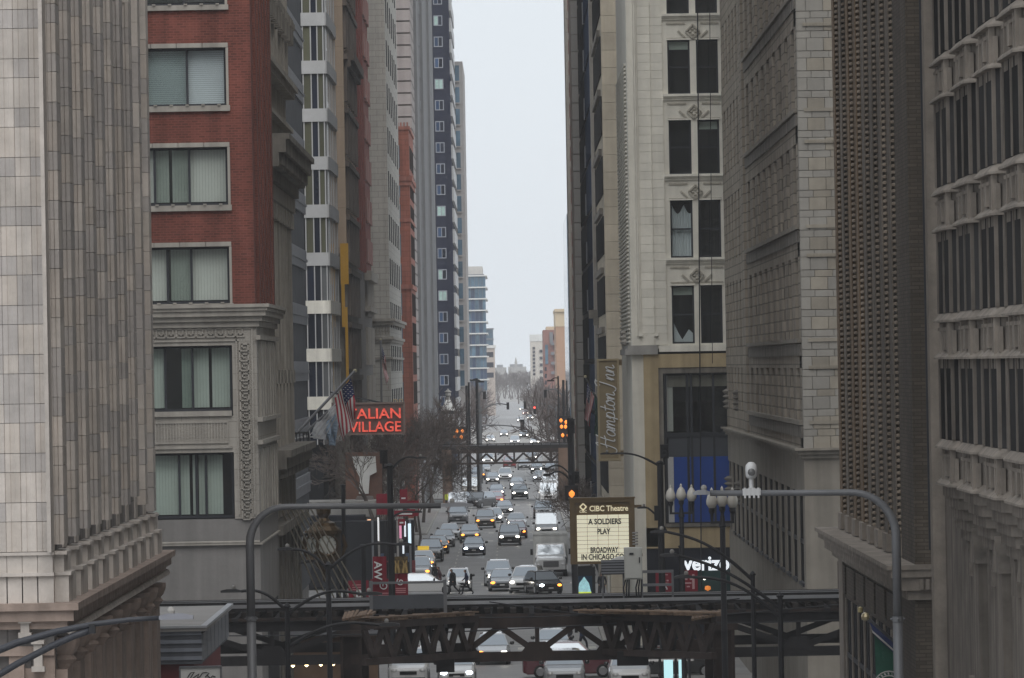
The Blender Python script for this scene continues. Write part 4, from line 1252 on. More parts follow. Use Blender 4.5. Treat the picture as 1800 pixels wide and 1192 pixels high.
# ================================================================== the elevated railway over the near cross street
YE0, YE1 = 222.0, 232.0
T = thing('elevated_railway', 'rusty brown elevated railway on latticed girders crossing the whole street', 'railway', (0, 227, 0))
XA, XBB = -34.0, 34.0
XCL, XCR = PX(617, 1130, YE0), PX(1272, 1130, YE0)      # column lines either side of the road
ZT0, ZT1 = 5.72, 6.08                                   # top chord
ZB0, ZB1 = 4.52, 4.86                                   # bottom chord
def truss(name, a, b, panels, mat, zt0=ZT0, zt1=ZT1, zb0=ZB0, zb1=ZB1, verts=True, w=.26):
    """a, b: (x, y) ends of a latticed girder; every member is its own part"""
    a, b = Vector((*a, 0)), Vector((*b, 0))
    def at(t, z): p = a.lerp(b, t); return Vector((p.x, p.y, z))
    c = MB().bar(at(0, (zt0+zt1)/2), at(1, (zt0+zt1)/2), w+.08, zt1-zt0); c.build('top_chord', mat, T)
    c = MB().bar(at(0, (zb0+zb1)/2), at(1, (zb0+zb1)/2), w+.06, zb1-zb0); c.build('bottom_chord', mat, T)
    for i in range(panels):
        t0, t1 = i/panels, (i+1)/panels
        tm = (t0+t1)/2
        d = MB().bar(at(t0, zt0+.05), at(tm, zb1-.05), w*.75, .21); d.build('diagonal', mat, T)
        d = MB().bar(at(tm, zb1-.05), at(t1, zt0+.05), w*.75, .21); d.build('diagonal', mat, T)
        if verts:
            v = MB().bar(at(tm, zb1), at(tm, zt0), w*.6, .2)
            q = at(tm, zb1)
            v.build('post', mat, T)
            g = MB()
            dx = (b-a).normalized()
            pts = [q-dx*.55, q+dx*.55, q+dx*.3+Vector((0,0,.34)), q-dx*.3+Vector((0,0,.34))]
            nrm = Vector((dx.y, -dx.x, 0))*(w/2+.03)
            g.add([p+nrm for p in pts]+[p-nrm for p in pts], [(0,1,2,3),(7,6,5,4),(0,4,5,1),(1,5,6,2),(2,6,7,3),(3,7,4,0)])
            g.build('gusset_plate', mat, T)
wmid = XCR - XCL
# main span, near and far girders, then the side spans
xg0, xg1 = PX(838, 1130, YE0), PX(1062, 1130, YE0)
truss('main', (XCL, YE0), (XCR, YE0), 5, m_el)
truss('main', (XCL, YE1), (XCR, YE1), 8, m_el_dark, zb0=5.3, zb1=5.48, verts=False, w=.18)
for (xa, xb) in ((XA, XCL), (XCR, XBB)):
    truss('side', (xa, YE0+.2), (xb, YE0+.2), 5, m_el_dark, verts=True)
    truss('side', (xa, YE1), (xb, YE1), 5, m_el_dark, verts=False)
# curved junction spans: latticed girders fanning from the near columns back to the main span
YJ0 = 217.0
XJL, XJR = PX(640, 1150, YJ0), PX(1255, 1150, YJ0)
truss('junction', (XJL, YJ0), (xg0, YE0-.4), 6, m_el, 5.95, 6.2, 4.70, 4.93, verts=False, w=.18)
truss('junction', (XJL+1.2, YJ0+2), (xg0-1.0, YE0-.4), 5, m_el_dark, 5.95, 6.2, 4.72, 4.95, verts=False, w=.16)
truss('junction', (XJR, YJ0), (xg1, YE0-.4), 6, m_el, 5.95, 6.2, 4.70, 4.93, verts=False, w=.18)
truss('junction', (XJR-1.2, YJ0+2), (xg1+1.0, YE0-.4), 5, m_el_dark, 5.95, 6.2, 4.72, 4.95, verts=False, w=.16)
# columns: built-up channels with lacing and rivets
for (x, y) in ((XCL, YE0), (XCR, YE0), (XCL, YE1), (XCR, YE1), (XCL-10.5, YE0), (XCR+9.5, YE0), (XCL-10.5, YE1), (XCR+9.5, YE1)):
    c = MB()
    c.box(x-.38, x-.28, y-.25, y+.25, 0, 5.72); c.box(x+.28, x+.38, y-.25, y+.25, 0, 5.72); c.box(x-.28, x+.28, y-.06, y+.06, 0, 5.7)
    c.box(x-.55, x+.55, y-.45, y+.45, 0, .35)
    c.box(x-.5, x+.5, y-.3, y+.3, 5.5, 5.72)
    for k in range(18):
        for sx in (-.33, .33): c.box(x+sx-.03, x+sx+.03, y-.275, y-.25, .5+k*.28, .56+k*.28)
    c.build('column', m_el, T)
# deck: cross girders, ties, rails, footwalks, hand rails
for k in range(46):
    x = XA + k*1.5
    MB().box(x-.12, x+.12, YE0-.2, YE1+.2, 6.081, 6.22).build('cross_girder', m_el_dark, T)
_tie = None
for k in range(150):
    x = XA + .2 + k*.455
    o = block('sleeper', T, x-.11, x+.11, YE0+.1 - (.25 if k % 3 == 0 else 0), YE1-.1, 6.225, 6.40, m_tie)
for y in (223.2, 224.7, 229.0, 230.5):
    rr_ = MB().box(XA, XBB, y-.05, y+.05, 6.405, 6.43); rr_.box(XA, XBB, y-.015, y+.015, 6.43, 6.515); rb = rr_.build('running_rail', m_el_dark, T)
    MB().box(XA, XBB, y-.035, y+.035, 6.516, 6.55).build('rail_head', m_rail, rb)
    MB().box(XA, XBB, y+.2, y+.3, 6.405, 6.53).build('guard_timber', m_tie, T)
for y, z in ((225.9, 6.42), (231.2, 6.45)):
    for k in range(5): MB().box(XA, XBB, y+k*.22, y+k*.22+.19, z, z+.06).build('footwalk_plank', m_tie, T)
MB().box(XA, XBB, YE0-.15, YE0-.02, 6.10, 6.21).build('edge_angle', m_el, T)
MB().box(XA, XBB, 232.3, 232.42, 6.2, 6.48).build('edge_board', m_el_dark, T)
MB().box(XA, XBB, 222.6, 222.66, 6.55, 6.66).build('contact_rail', m_rail, T)
# exposed timber ends along the junction decks
for (xa, ya, xb, yb, nm) in ((XJL-.4, YJ0-.2, xg0, YE0-.5, 26), (XJR+.2, YJ0-.2, xg1-1.0, YE0-.5, 24)):
    for k in range(nm):
        t = k/nm
        x, y = xa+(xb-xa)*t, ya+(yb-ya)*t
        s_ = 1 if xa < xb else -1
        block('junction_sleeper', T, x-.11, x+.11, y-.15-random.uniform(0, .25), y+2.4, 6.205, 6.27+random.uniform(0, .04), m_wood)
    pl = MB().bar((xa, ya-.1, 6.32), (xb, yb-.1, 6.32), .3, .05); pl.build('junction_plank', m_wood, T)
for (px, py) in ((632, 1080), (1245, 1080)):           # pale splintered timber stack at each end
    q = P(px, py, YJ0)
    for k in range(9):
        a = random.uniform(-.3, .3)
        MB().bar((q.x-.55+k*.12, YJ0-.3, q.z-.16+.02*k), (q.x-.45+k*.12+a*.2, YJ0+1.2, q.z+.02+.02*(k % 4)), .1, .08).build('loose_plank', m_wood, T)
# two dark equipment boxes hung beneath
for (px, py, w) in ((783, 1170, .32), (1112, 1158, .55)):
    q = P(px, py, YE0-1)
    MB().box(q.x-w, q.x+w, YE0-1.4, YE0-.7, q.z-.22, q.z+.3).build('hung_box', m_el_dark, T)
for px in (600, 1000, 1090, 1190, 1290):
    q = P(px, 1175, YE0)
cb = MB()
for (x0, y0, x1, y1, Y) in ((270, 1118, 1480, 1062, 221), (860, 1058, 1480, 1090, 220.5), (640, 1080, 1300, 1052, 221.5)):
    a, b = P(x0, y0, Y), P(x1, y1, Y); pts = []
    for k in range(13):
        t = k/12; p = a.lerp(b, t); p.z -= .35*math.sin(math.pi*t); pts.append(p)
    w = MB(); w.tube(pts, .022, 5); w.build('slung_cable', m_steel_blk, T)

# trackside kit standing on the deck
q0 = P(1098, 1043, 226); q1 = P(1128, 962, 226)
T2 = thing('signal_cabinet', 'pale grey steel signal cabinet on legs beside the elevated track', 'cabinet', (q0.x, 226, 6.42))
zc0 = PZ(1113, 1018, 226)
MB().box(q0.x, q1.x, 225.7, 226.4, zc0, q1.z).build('cabinet_body', M('cabinet_grey', (.42, .42, .39), var=.1, streak=.2), T2)
MB().box(q0.x+.04, q1.x-.04, 225.66, 225.699, zc0+.05, q1.z-.05).build('cabinet_door', M('cabinet_grey_door', (.44, .44, .41), var=.08), T2)
MB().box(q0.x+.19, q0.x+.34, 225.63, 225.66, q1.z-.25, q1.z-.18).build('number_plate', m_steel_blk, T2)
MB().box(q1.x-.12, q1.x-.08, 225.6, 225.66, zc0+.6, zc0+.8).build('handle', m_steel_blk, T2)
lg = MB()
for x in (q0.x+.1, q1.x-.1):
    for k in range(3): lg.tube([(x-.05+.06*k, 226, zc0), (x-.14+.1*k, 225.95, zc0-.3), (x-.1+.07*k, 226, 6.44)], .028, 6)
lg.build('conduit', m_steel_blk, T2)
T2 = thing('track_sign_box', 'dark slatted equipment box with a white lamp top on the elevated track', 'equipment box', (PX(1075, 1000, 226), 226, 6.42))
a, b = P(1057, 1010, 226), P(1099, 984, 226)
MB().box(a.x, b.x, 225.8, 226.2, a.z, b.z).build('box_body', m_frame, T2)
for k in range(5): MB().box(a.x, b.x, 225.76, 225.799, a.z+.04+k*.1, a.z+.1+k*.1).build('slat', m_frame_grey, T2)
MB().prism_y([(a.x+.35, b.z+.01), (b.x+.02, b.z+.01), (b.x-.05, b.z+.13), (a.x+.6, b.z+.11)], 225.8, 226.2).build('white_cap', m_whitep, T2)
for x in (a.x+.05, b.x-.08): MB().box(x-.03, x+.03, 225.95, 226.03, 6.44, a.z).build('leg', m_steel_grey, T2)
T2 = thing('track_railing', 'grey steel railing panel at the edge of the elevated track', 'railing', (PX(717, 1050, YE0-.5), YE0-.5, 5.6))
yy = YE0 - .5
a, b = P(653, 1075, yy), P(783, 1075, yy)
zt_ = PZ(717, 1021, yy)
for x in (a.x, b.x): MB().box(x-.06, x+.06, yy-.06, yy+.06, 5.7, zt_+.02).build('post', m_steel_grey, T2)
MB().box(a.x, b.x, yy-.05, yy+.05, zt_-.1, zt_-.02).build('top_rail', m_steel_grey, T2)
MB().box(a.x+.06, b.x-.06, yy-.03, yy+.03, PZ(717, 1070, yy), PZ(717, 1046, yy)).build('panel', M('railing_panel', (.07, .075, .085), var=.2), T2)
T2 = thing('track_railing', 'low grey pipe railing behind the signal cabinet on the track', 'railing', (PX(1150, 1015, 228), 228, 6.4))
a, b = P(1128, 1005, 228), P(1182, 1005, 228)
for z in (a.z, PZ(1150, 1028, 228)): MB().box(a.x, b.x, 227.97, 228.03, z-.05, z+.05).build('rail', m_steel_grey, T2)
for x in (a.x, b.x): MB().box(x-.04, x+.04, 228.04, 228.1, 6.4, a.z+.05).build('post', m_steel_grey, T2)

# far elevated line across the street
YF0, YF1 = 690.0, 700.0
T = thing('far_elevated_railway', 'second elevated railway crossing the street far beyond the traffic', 'railway', (0, 695, 0))
xl, xr_ = PX(790, 800, YF0), PX(985, 800, YF0)
zf = lambda y: PZ(890, y, YF0)
for nm, a, b, y0, y1 in (('deck', 783, 789, YF0, YF1), ('edge_rail', 779, 780.5, YF0-.1, YF0+.1)):
    MB().box(-40, 40, y0, y1, zf(b), zf(a)).build(nm, m_el_dark, T)
MB().box(-40, 40, YF0-.1, YF0+.3, zf(796), zf(789)).build('top_chord', m_el, T)
MB().box(-40, 40, YF0-.1, YF0+.3, zf(815.5), zf(812)).build('bottom_chord', m_el, T)
npan = 6
for i in range(-4, npan+4):
    xa = xl + (xr_-xl)*i/npan; xb = xl + (xr_-xl)*(i+1)/npan; xm = (xa+xb)/2
    for (p, q) in (((xa, zf(797)), (xm, zf(812))), ((xm, zf(812)), (xb, zf(797)))):
        MB().bar((p[0], YF0+.1, p[1]), (q[0], YF0+.1, q[1]), .25, .22).build('diagonal', m_el, T)
    MB().box(xm-.1, xm+.1, YF0, YF0+.2, zf(812), zf(796)).build('post', m_el, T)
for x in (xl-.3, xr_+.3):
    for y in (YF0, YF1): MB().box(x-.5, x+.5, y-.3, y+.3, 0, zf(789)).build('column', M('far_column_paint', (.16, .105, .075), var=.2), T)
for x in (-30, -20, 15, 25): MB().box(x-.4, x+.4, YF0, YF0+.6, 0, zf(796)).build('column', m_el, T)
tp = MB()
for k in range(40): MB().box(-20+k*1.0, -19.9+k*1.0, YF0-.1, YF0, zf(783), zf(779)).build('rail_post', m_el_dark, T)

# station shelter hung in front of the near line, left
YSA, YSB, XSR = 190.0, 207.5, -9.55
T = thing('station_canopy', 'blue-grey corrugated canopy with a flat pale roof beside the granite tower', 'canopy', (-12, 198, 5))
zs_ = lambda y: PZ(310, y, YSA)
zr0, zr1 = zs_(1168), zs_(1110)
m_cor = M('blue_grey_siding', (.20, .215, .25), var=.1, streak=.15)
m_cor2 = M('dark_grey_siding', (.10, .105, .12), var=.1, streak=.15)
MB().box(-24, XSR-.06, YSA+.1, YSB, zr0, zr1).build('body', m_cor2, T)
for k in range(8):
    h = (zr1-zr0)/8
    MB().box(-24, XSR-.04, YSA+(.0 if k % 2 else .05), YSA+.1, zr0+k*h+.005, zr0+(k+1)*h-.005).build('siding_board', m_cor if k % 2 else m_cor2, T)
for k in range(7):
    MB().box(XSR-.06, XSR+.0, YSA+.3+k*2.45, YSA+2.5+k*2.45, zr0+.1, zr1-.08).build('side_panel', m_frame_grey, T)
MB().box(-24, XSR+.12, YSA-.1, YSB+.2, zr1, zr1+.10).build('roof', M('membrane_roof', (.25, .24, .23), var=.12, scale=.6, streak=.0), T)
ku = MB(); ku.box(-24, XSR+.14, YSA-.14, YSA+.02, zr1+.101, zr1+.17); ku.box(XSR-.05, XSR+.14, YSA+.02, YSB+.2, zr1+.101, zr1+.17)
ku.build('roof_edge', M('roof_edge_metal', (.33, .34, .36), var=.1, rough=.5), T)
MB().box(-24, XSR-.3, YSA+.3, YSB, 0, zr0).build('red_wall', M('dark_red_wall', (.15, .035, .035), var=.15), T)
sg = thing('script_sign', 'white sign with thin dark handwriting below the blue-grey canopy', 'sign', (PX(352, 1185, YSA-.4), YSA-.4, 4))
a, b = P(319, 1230, YSA-.5), P(387, 1173, YSA-.5)
MB().box(a.x, b.x, YSA-.55, YSA-.35, a.z, b.z).build('board', m_whitep, sg)
fm = MB(); 
for (x0, x1, z0, z1) in ((a.x-.04, b.x+.04, b.z, b.z+.05), (a.x-.05, a.x, a.z, b.z), (b.x, b.x+.05, a.z, b.z)): fm.box(x0, x1, YSA-.6, YSA-.3, z0, z1)
fm.build('frame', m_steel_grey, sg)
sc = MB()
wv = [(330,1191),(335,1183),(342,1181),(336,1190),(334,1196),(345,1188),(350,1184),(347,1192),(352,1189),(356,1183),(362,1182),(368,1183),(361,1190),(364,1187),(370,1192),(374,1188),(379,1190)]
sc.tube([P(x, y, YSA-.57) for x, y in wv], .016, 5)
sc.build('handwriting', m_letter_k, sg)
# ================================================================== vehicles
m_tyre = M('tyre_rubber', (.018, .018, .018), var=0, rough=.9)
m_rim = M('alloy_rim', (.35, .35, .36), var=0, rough=.35, metal=.8)
m_cglass = M('car_glass', (.34, .38, .42), var=0, rough=.06, spec=.9, metal=.35)  # pale base colour stands in for sky reflected in the glass
m_trim = M('black_trim', (.014, .014, .015), var=0, rough=.5)
m_plate = M('licence_plate', (.5, .5, .5), var=0)
m_lamp_w = lamp_mat('headlamp_lit', (1.0, .93, .8), 9)
m_lamp_b = lamp_mat('xenon_lit', (.8, .9, 1.0), 12)
m_lamp_a = lamp_mat('amber_lit', (1.0, .34, .05), 2.6)
m_lamp_o = M('headlamp_off', (.5, .5, .5), var=0, rough=.1, spec=.8)
PAINT = {}
def paint(name, col, rough=.22):
    if name not in PAINT:
        PAINT[name] = M('paint_' + name, col, var=0, rough=rough, spec=.6)
        PAINT[name].node_tree.nodes['Principled BSDF'].inputs['Coat Weight'].default_value = .8
    return PAINT[name]
for n_, c_ in dict(white=(.62, .62, .62), silver=(.36, .37, .385), grey=(.13, .135, .145), black=(.012, .012, .014), navy=(.014, .022, .055), red=(.26, .018, .02),
                   brown=(.075, .052, .038), beige=(.30, .27, .23), green=(.018, .035, .03), maroon=(.11, .012, .022)).items(): paint(n_, c_)

def loft(mb, secs, n=10):
    """secs: (y, half width, z bottom, z top, roundness)"""
    rings = []
    for (y, w, z0, z1, rr) in secs:
        h = z1 - z0
        r = min(rr, h*.45, w*.45)
        pts = [(-w+r*.3, z0), (-w, z0+r*.5), (-w, z1-r), (-w+r*.35, z1-r*.3), (-w+r*1.2, z1), (w-r*1.2, z1), (w-r*.35, z1-r*.3), (w, z1-r), (w, z0+r*.5), (w-r*.3, z0)]
        rings.append([(x, y, z) for x, z in pts])
    m = 10
    vs = [p for r_ in rings for p in r_]
    fs = []
    for i in range(len(rings)-1):
        for k in range(m):
            fs.append((i*m+k, (i+1)*m+k, (i+1)*m+(k+1) % m, i*m+(k+1) % m))
    fs.append(tuple(range(m))); fs.append(tuple(range((len(rings)-1)*m, len(rings)*m))[::-1])
    mb.add(vs, fs)
SPEC = {
  #        L    W    H    hood  base(z of shoulder), cabin: y front base, y front top, y rear top, y rear base
  'sedan': (4.7, 1.82, 1.45, .82, .94, -1.05, -.30, 1.05, 1.85),
  'hatch': (4.2, 1.78, 1.52, .86, .96, -1.15, -.35, 1.55, 2.0),
  'suv':   (4.7, 1.92, 1.74, 1.02, 1.10, -1.05, -.45, 1.95, 2.25),
  'van':   (5.3, 2.02, 2.2, 1.12, 1.2, -1.75, -1.05, 2.5, 2.62),
}
CAR = {}
def make_car(kind):
    L, W, H, hood, sh, a, b, c, d = SPEC[kind]
    l, w = L/2, W/2
    ms = {}
    mb = MB()
    loft(mb, [(-l, w*.78, .32, hood*.72, .1), (-l+.1, w*.92, .22, hood*.84, .12), (-l+.45, w*.99, .2, hood*.95, .14), (a+.1, w, .2, sh, .14), (0, w, .2, sh+.01, .14),
              (d-.1, w, .2, sh+.01, .14), (l-.25, w*.98, .22, sh-.02, .14), (l-.05, w*.92, .28, sh-.06, .12), (l, w*.84, .36, sh-.14, .1)])
    # roof and pillars
    wr, wb = w*.70, w*.93
    if kind == 'van': wr = w*.9
    if kind == 'suv': wr = w*.76
    zs0, zr = sh-.02, H
    q = lambda y, x, z: (x, y, z)
    base = [(-wb, a), (wb, a), (wb, d), (-wb, d)]
    top = [(-wr, b), (wr, b), (wr, c), (-wr, c)]
    mid = [(-wr*.75, b+.15), (wr*.75, b+.15), (wr*.75, c-.2), (-wr*.75, c-.2)]
    vs = [(x, y, zs0) for x, y in base] + [(x, y, zr-.05) for x, y in top] + [(x, y, zr) for x, y in mid]
    fs = [(0,1,5,4), (1,2,6,5), (2,3,7,6), (3,0,4,7), (4,5,9,8), (5,6,10,9), (6,7,11,10), (7,4,8,11), (8,9,10,11)]
    mb.add(vs, fs)
    ms['body'] = mb.mesh('body_'+kind, PAINT['grey'], False)
    def panel(c4, off, inset):
        c4 = [Vector(p) for p in c4]
        n = (c4[1]-c4[0]).cross(c4[3]-c4[0]).normalized()
        ctr = sum(c4, Vector())/4
        out = []
        for p in c4:
            v = ctr - p
            out.append(p + v.normalized()*inset + n*off)
        return out
    def glassmesh(c4, inset=.07):
        g = MB(); o = panel(c4, .012, inset); i = panel(c4, -.012, inset)
        g.add(o + i, [(0,1,2,3), (7,6,5,4), (0,4,5,1), (1,5,6,2), (2,6,7,3), (3,7,4,0)])
        return g
    B = [Vector((x, y, zs0)) for x, y in base]; Tp = [Vector((x, y, zr-.05)) for x, y in top]
    ms['windscreen'] = glassmesh([B[0], B[1], Tp[1], Tp[0]]).mesh('windscreen', m_cglass)
    ms['rear_window'] = glassmesh([B[2], B[3], Tp[3], Tp[2]], .12).mesh('rear_window', m_cglass)
    ms['side_window'] = [glassmesh([B[1], B[2], Tp[2], Tp[1]], .1).mesh('side_window', m_cglass), glassmesh([B[3], B[0], Tp[0], Tp[3]], .1).mesh('side_window', m_cglass)]
    # wheel
    ty = MB(); 
    def xl(mb, prof, n=14):
        vs, fs = [], []
        for r, x in prof:
            for k in range(n):
                t = 2*math.pi*k/n; vs.append((x, r*math.cos(t), r*math.sin(t)))
        for i in range(len(prof)-1):
            for k in range(n): fs.append((i*n+k, i*n+(k+1) % n, (i+1)*n+(k+1) % n, (i+1)*n+k))
        fs.append(tuple(range(n))[::-1]); fs.append(tuple(range((len(prof)-1)*n, len(prof)*n)))
        mb.add(vs, fs)
    xl(ty, [(.2, -.11), (.31, -.11), (.33, -.07), (.33, .07), (.31, .11), (.2, .11)])
    ms['tyre'] = ty.mesh('tyre', m_tyre)
    rm = MB(); xl(rm, [(.21, -.113), (.18, -.122), (.05, -.118), (.05, .118), (.18, .122), (.21, .113)], 10)
    ms['rim'] = rm.mesh('rim', m_rim)
    hl = MB(); hl.lathe([(.0, -.05), (.10, -.04), (.13, 0), (.09, .05), (0, .06)], (0, 0, 0), 10)
    hl.v = [(x*1.25, -z*1.0, y*.75) for x, y, z in hl.v]
    ms['headlight'] = hl.mesh('headlight', m_lamp_w, True)
    hg = MB().box(-w*.42, w*.42, -l-.02, -l+.1, hood*.52, hood*.68)
    for k in range(3): hg.box(-w*.4, w*.4, -l-.035, -l, hood*.54+k*.045, hood*.555+k*.045)
    ms['grille'] = hg.mesh('grille', m_trim)
    bu = MB().box(-w*.82, w*.82, -l-.03, -l+.14, .26, .40); ms['bumper'] = bu.mesh('bumper', m_trim)
    pt = MB().box(-.16, .16, -l-.06, -l-.03, .40, .50); ms['licence_plate'] = pt.mesh('licence_plate', m_plate)
    mr = MB(); mr.lathe([(0, -.09), (.07, -.07), (.09, 0), (.07, .08), (0, .1)], (0, 0, 0), 8); mr.v = [(x*1.3, y*.8, z) for x, y, z in mr.v]
    ms['mirror'] = mr.mesh('wing_mirror', PAINT['black'], True)
    return ms, dict(l=l, w=w, hood=hood, sh=sh, a=a)
for kd in SPEC: CAR[kd] = make_car(kd)
def add(name, me, root, loc=(0,0,0), mat=None, sc=None):
    o = bpy.data.objects.new(name, me); COL.objects.link(o); o.parent = root; o.location = loc
    if sc: o.scale = sc
    if mat is not None:
        o.material_slots[0].link = 'OBJECT'; o.material_slots[0].material = mat
    return o
def car(kind, px, py, col, label, light='w', yaw=0, group='cars in the street', z=0, cat=None, at=None, amber=None):
    ms, s = CAR[kind]
    g = at or G(px, py)
    root = bpy.data.objects.new({'sedan': 'sedan_car', 'hatch': 'hatchback_car', 'suv': 'suv_car', 'van': 'delivery_van'}[kind], None)
    COL.objects.link(root)
    # px,py is the foot of the nearest bumper
    root.location = (g.x + math.sin(math.radians(yaw))*s['l']*0, g.y + s['l']*abs(math.cos(math.radians(yaw))) + s['w']*abs(math.sin(math.radians(yaw))), z)
    root.rotation_euler = (0, 0, math.radians(yaw))
    tag(root, label, cat or ('van' if kind == 'van' else 'car'), group)
    p = PAINT[col]
    add('body', ms['body'], root, mat=p)
    add('windscreen', ms['windscreen'], root); add('rear_window', ms['rear_window'], root)
    for m in ms['side_window']: add('side_window', m, root)
    l, w, hood = s['l'], s['w'], s['hood']
    for sx in (-1, 1):
        for y in (-l+.85, l-.85):
            t = add('wheel', ms['tyre'], root, (sx*(w-.1), y, .33))
            add('rim', ms['rim'], t)
        lm = {'w': m_lamp_w, 'b': m_lamp_b, 'a': m_lamp_a, 'o': m_lamp_o}[light]
        if amber == sx: lm = m_lamp_a
        add('headlight', ms['headlight'], root, (sx*(w-.3), -l+.03, hood*.72), mat=lm)
        add('wing_mirror', ms['mirror'], root, (sx*(w+.1), s['a']+.35, s['sh']+.08))
    add('grille', ms['grille'], root); add('bumper', ms['bumper'], root); add('licence_plate', ms['licence_plate'], root)
    return root

# --- moving lanes and kerb rows: (kind, px, py of the front bumper's foot, paint, lamps, label)
car('sedan', 833, 977, 'navy', 'navy saloon with bright white headlamps alone in the left lane', 'b')
car('hatch', 826, 953, 'grey', 'grey hatchback tucked right behind the navy saloon', 'a')
car('suv', 853, 929, 'brown', 'brown crossover with two amber-glowing headlamps in the left lane', 'a')
car('sedan', 868, 920, 'silver', 'silver saloon half hidden behind the brown crossover', 'w')
car('suv', 896, 959, 'black', 'black crossover with pale bonnet in the middle lane ahead of silver saloon', 'w')
car('hatch', 909, 947, 'maroon', 'maroon car peeping from behind the black middle-lane crossover', 'a')
car('sedan', 908, 930, 'silver', 'silver saloon with both headlamps lit in the middle lane', 'w')
car('suv', 914, 878, 'green', 'dark green crossover in the middle lane well behind silver saloon', 'w')
car('sedan', 909, 860, 'grey', 'grey saloon directly behind the dark green crossover', 'w')
car('suv', 955, 912, 'black', 'black van-like crossover with plate in the right lane behind truck', 'o')
car('van', 964, 884, 'white', 'white passenger van in the right lane behind black crossover', 'o')
car('sedan', 949, 847, 'silver', 'silver saloon with bright headlamps in the right lane near far railway', 'b')
car('hatch', 944, 832, 'black', 'black hatchback behind the silver right-lane saloon', 'w')
car('suv', 896, 823, 'red', 'red pickup-like car under the far railway', 'w')
car('sedan', 921, 826, 'black', 'black saloon beside red car under the far railway', 'o')
car('suv', 858, 817, 'white', 'white crossover under the far railway left of red car', 'w')
car('sedan', 873, 874, 'navy', 'navy saloon with lit lamps in the left lane behind red saloon', 'w')
car('sedan', 872, 888, 'red', 'red saloon with amber lamp in the left lane', 'w', amber=1)
car('suv', 843, 894, 'black', 'black crossover pulling out of the parked row left', 'o', yaw=-24)
car('suv', 841, 844, 'navy', 'dark blue crossover parked left near the far railway', 'o', amber=1)
car('van', 827, 873, 'beige', 'beige delivery van parked at the left kerb', 'o')
car('suv', 805, 921, 'grey', 'grey crossover parked left between bare trees and beige van', 'o')
car('van', 804, 903, 'silver', 'silver van parked left behind the grey crossover', 'o')
car('sedan', 790, 950, 'silver', 'silver saloon parked left behind black parked saloon', 'o')
car('sedan', 769, 974, 'black', 'black saloon with amber lamp parked at the left kerb', 'o', amber=1)
taxi = car('sedan', 744, 1003, 'white', 'white taxi with yellow roof sign at the left kerb', 'o', cat='taxi', amber=1)
car('suv', 735, 1023, 'silver', 'silver crossover parked left behind the white crossing saloon', 'o', amber=1)
car('hatch', 806, 1040, 'white', 'white hatchback with glowing lamps waiting behind two walking people', 'w')
car('suv', 876, 1031, 'silver', 'silver people carrier behind the grey front-row saloon', 'w')
car('sedan', 883, 1040, 'grey', 'dark grey saloon with plate at the front of the middle lane', 'w', amber=-1)
car('suv', 927, 1043, 'white', 'white crossover between grey saloon and black hatchback at the crossing', 'w', yaw=-8)
car('hatch', 955, 1046, 'black', 'black hatchback with amber lamp at the front right of the crossing', 'b', yaw=14, amber=1)
car('hatch', 866, 1169, 'silver', 'silver hatchback under the near railway in the middle opening', 'w', amber=-1)
car('sedan', 862, 778, 'white', 'white car beyond the far railway on the left lane', 'w')
car('suv', 905, 782, 'silver', 'silver crossover beyond the far railway in the middle lane', 'w')
car('sedan', 940, 782, 'white', 'white saloon beyond the far railway in the right lane', 'w')
car('suv', 935, 812, 'grey', 'grey crossover just past the far railway in the right lane', 'w')
car('sedan', 884, 800, 'silver', 'silver saloon just beyond the far railway in the middle', 'w')
car('hatch', 861, 797, 'navy', 'dark blue hatchback beyond the far railway at the left kerb', 'o')
car('van', 967, 862, 'white', 'white van at the right kerb close to far railway', 'o')
car('sedan', 968, 832, 'black', 'black saloon at the right kerb nearest the far railway', 'o')
car('sedan', 818, 888, 'black', 'black saloon squeezed between silver van and beige van', 'o')
car('hatch', 832, 856, 'silver', 'silver hatchback parked left beyond the beige van', 'o')
car('suv', 921, 771, 'black', 'black crossover on the pale bridge in the middle lane', 'w')
car('hatch', 886, 768, 'grey', 'grey hatchback on the pale bridge in the left lane', 'w')
car('sedan', 780, 962, 'grey', 'grey saloon parked left just behind the black amber-lamp saloon', 'o')
car('suv', 757, 988, 'black', 'black crossover at the left kerb between taxi and amber-lamp saloon', 'o')
car('sedan', 851, 832, 'silver', 'silver saloon parked left just short of the far railway', 'o')
car('suv', 888, 846, 'white', 'white crossover in the middle lane nearing the dark green one', 'w')
car('hatch', 866, 851, 'grey', 'grey hatchback in the left lane beside the silver hatchback', 'w')
car('sedan', 887, 906, 'black', 'black saloon in the middle lane ahead of the green crossover', 'w')
# cross traffic under the near line and at the crossing
car('sedan', 745, 1046, 'white', 'white saloon crossing sideways behind red banners', 'o', yaw=90)
car('suv', 1005, 1192, 'maroon', 'dark red crossover standing sideways under the near railway', 'o', yaw=90)
car('suv', 993, 1212, 'silver', 'silver crossover facing us beneath the near railway at the bottom edge', 'o')
car('suv', 1108, 1214, 'white', 'white people carrier facing us at the bottom edge under railway', 'o')
car('hatch', 803, 1206, 'white', 'white hatchback with lit lamps at the bottom left under railway', 'b')
car('suv', 718, 1206, 'white', 'white crossover roof showing below the near railway left of hatchback', 'o')
car('sedan', 972, 1158, 'silver', 'silver saloon behind the dark red sideways crossover', 'o')
car('sedan', 1185, 1192, 'black', 'black saloon seen sideways at the right under the railway', 'o', yaw=90)
for (px, py, n) in ((915, 742, 0), (924, 730, 1), (932, 738, 2), (918, 722, 3)):
    car(['sedan', 'suv', 'hatch', 'sedan'][n], px, py, ['white', 'red', 'silver', 'white'][n],
        ['tiny white car lowest in the distant queue', 'tiny red crossover in the distant queue', 'tiny silver hatchback right in the distant queue', 'tiny white saloon at the head of the distant queue'][n], 'w')
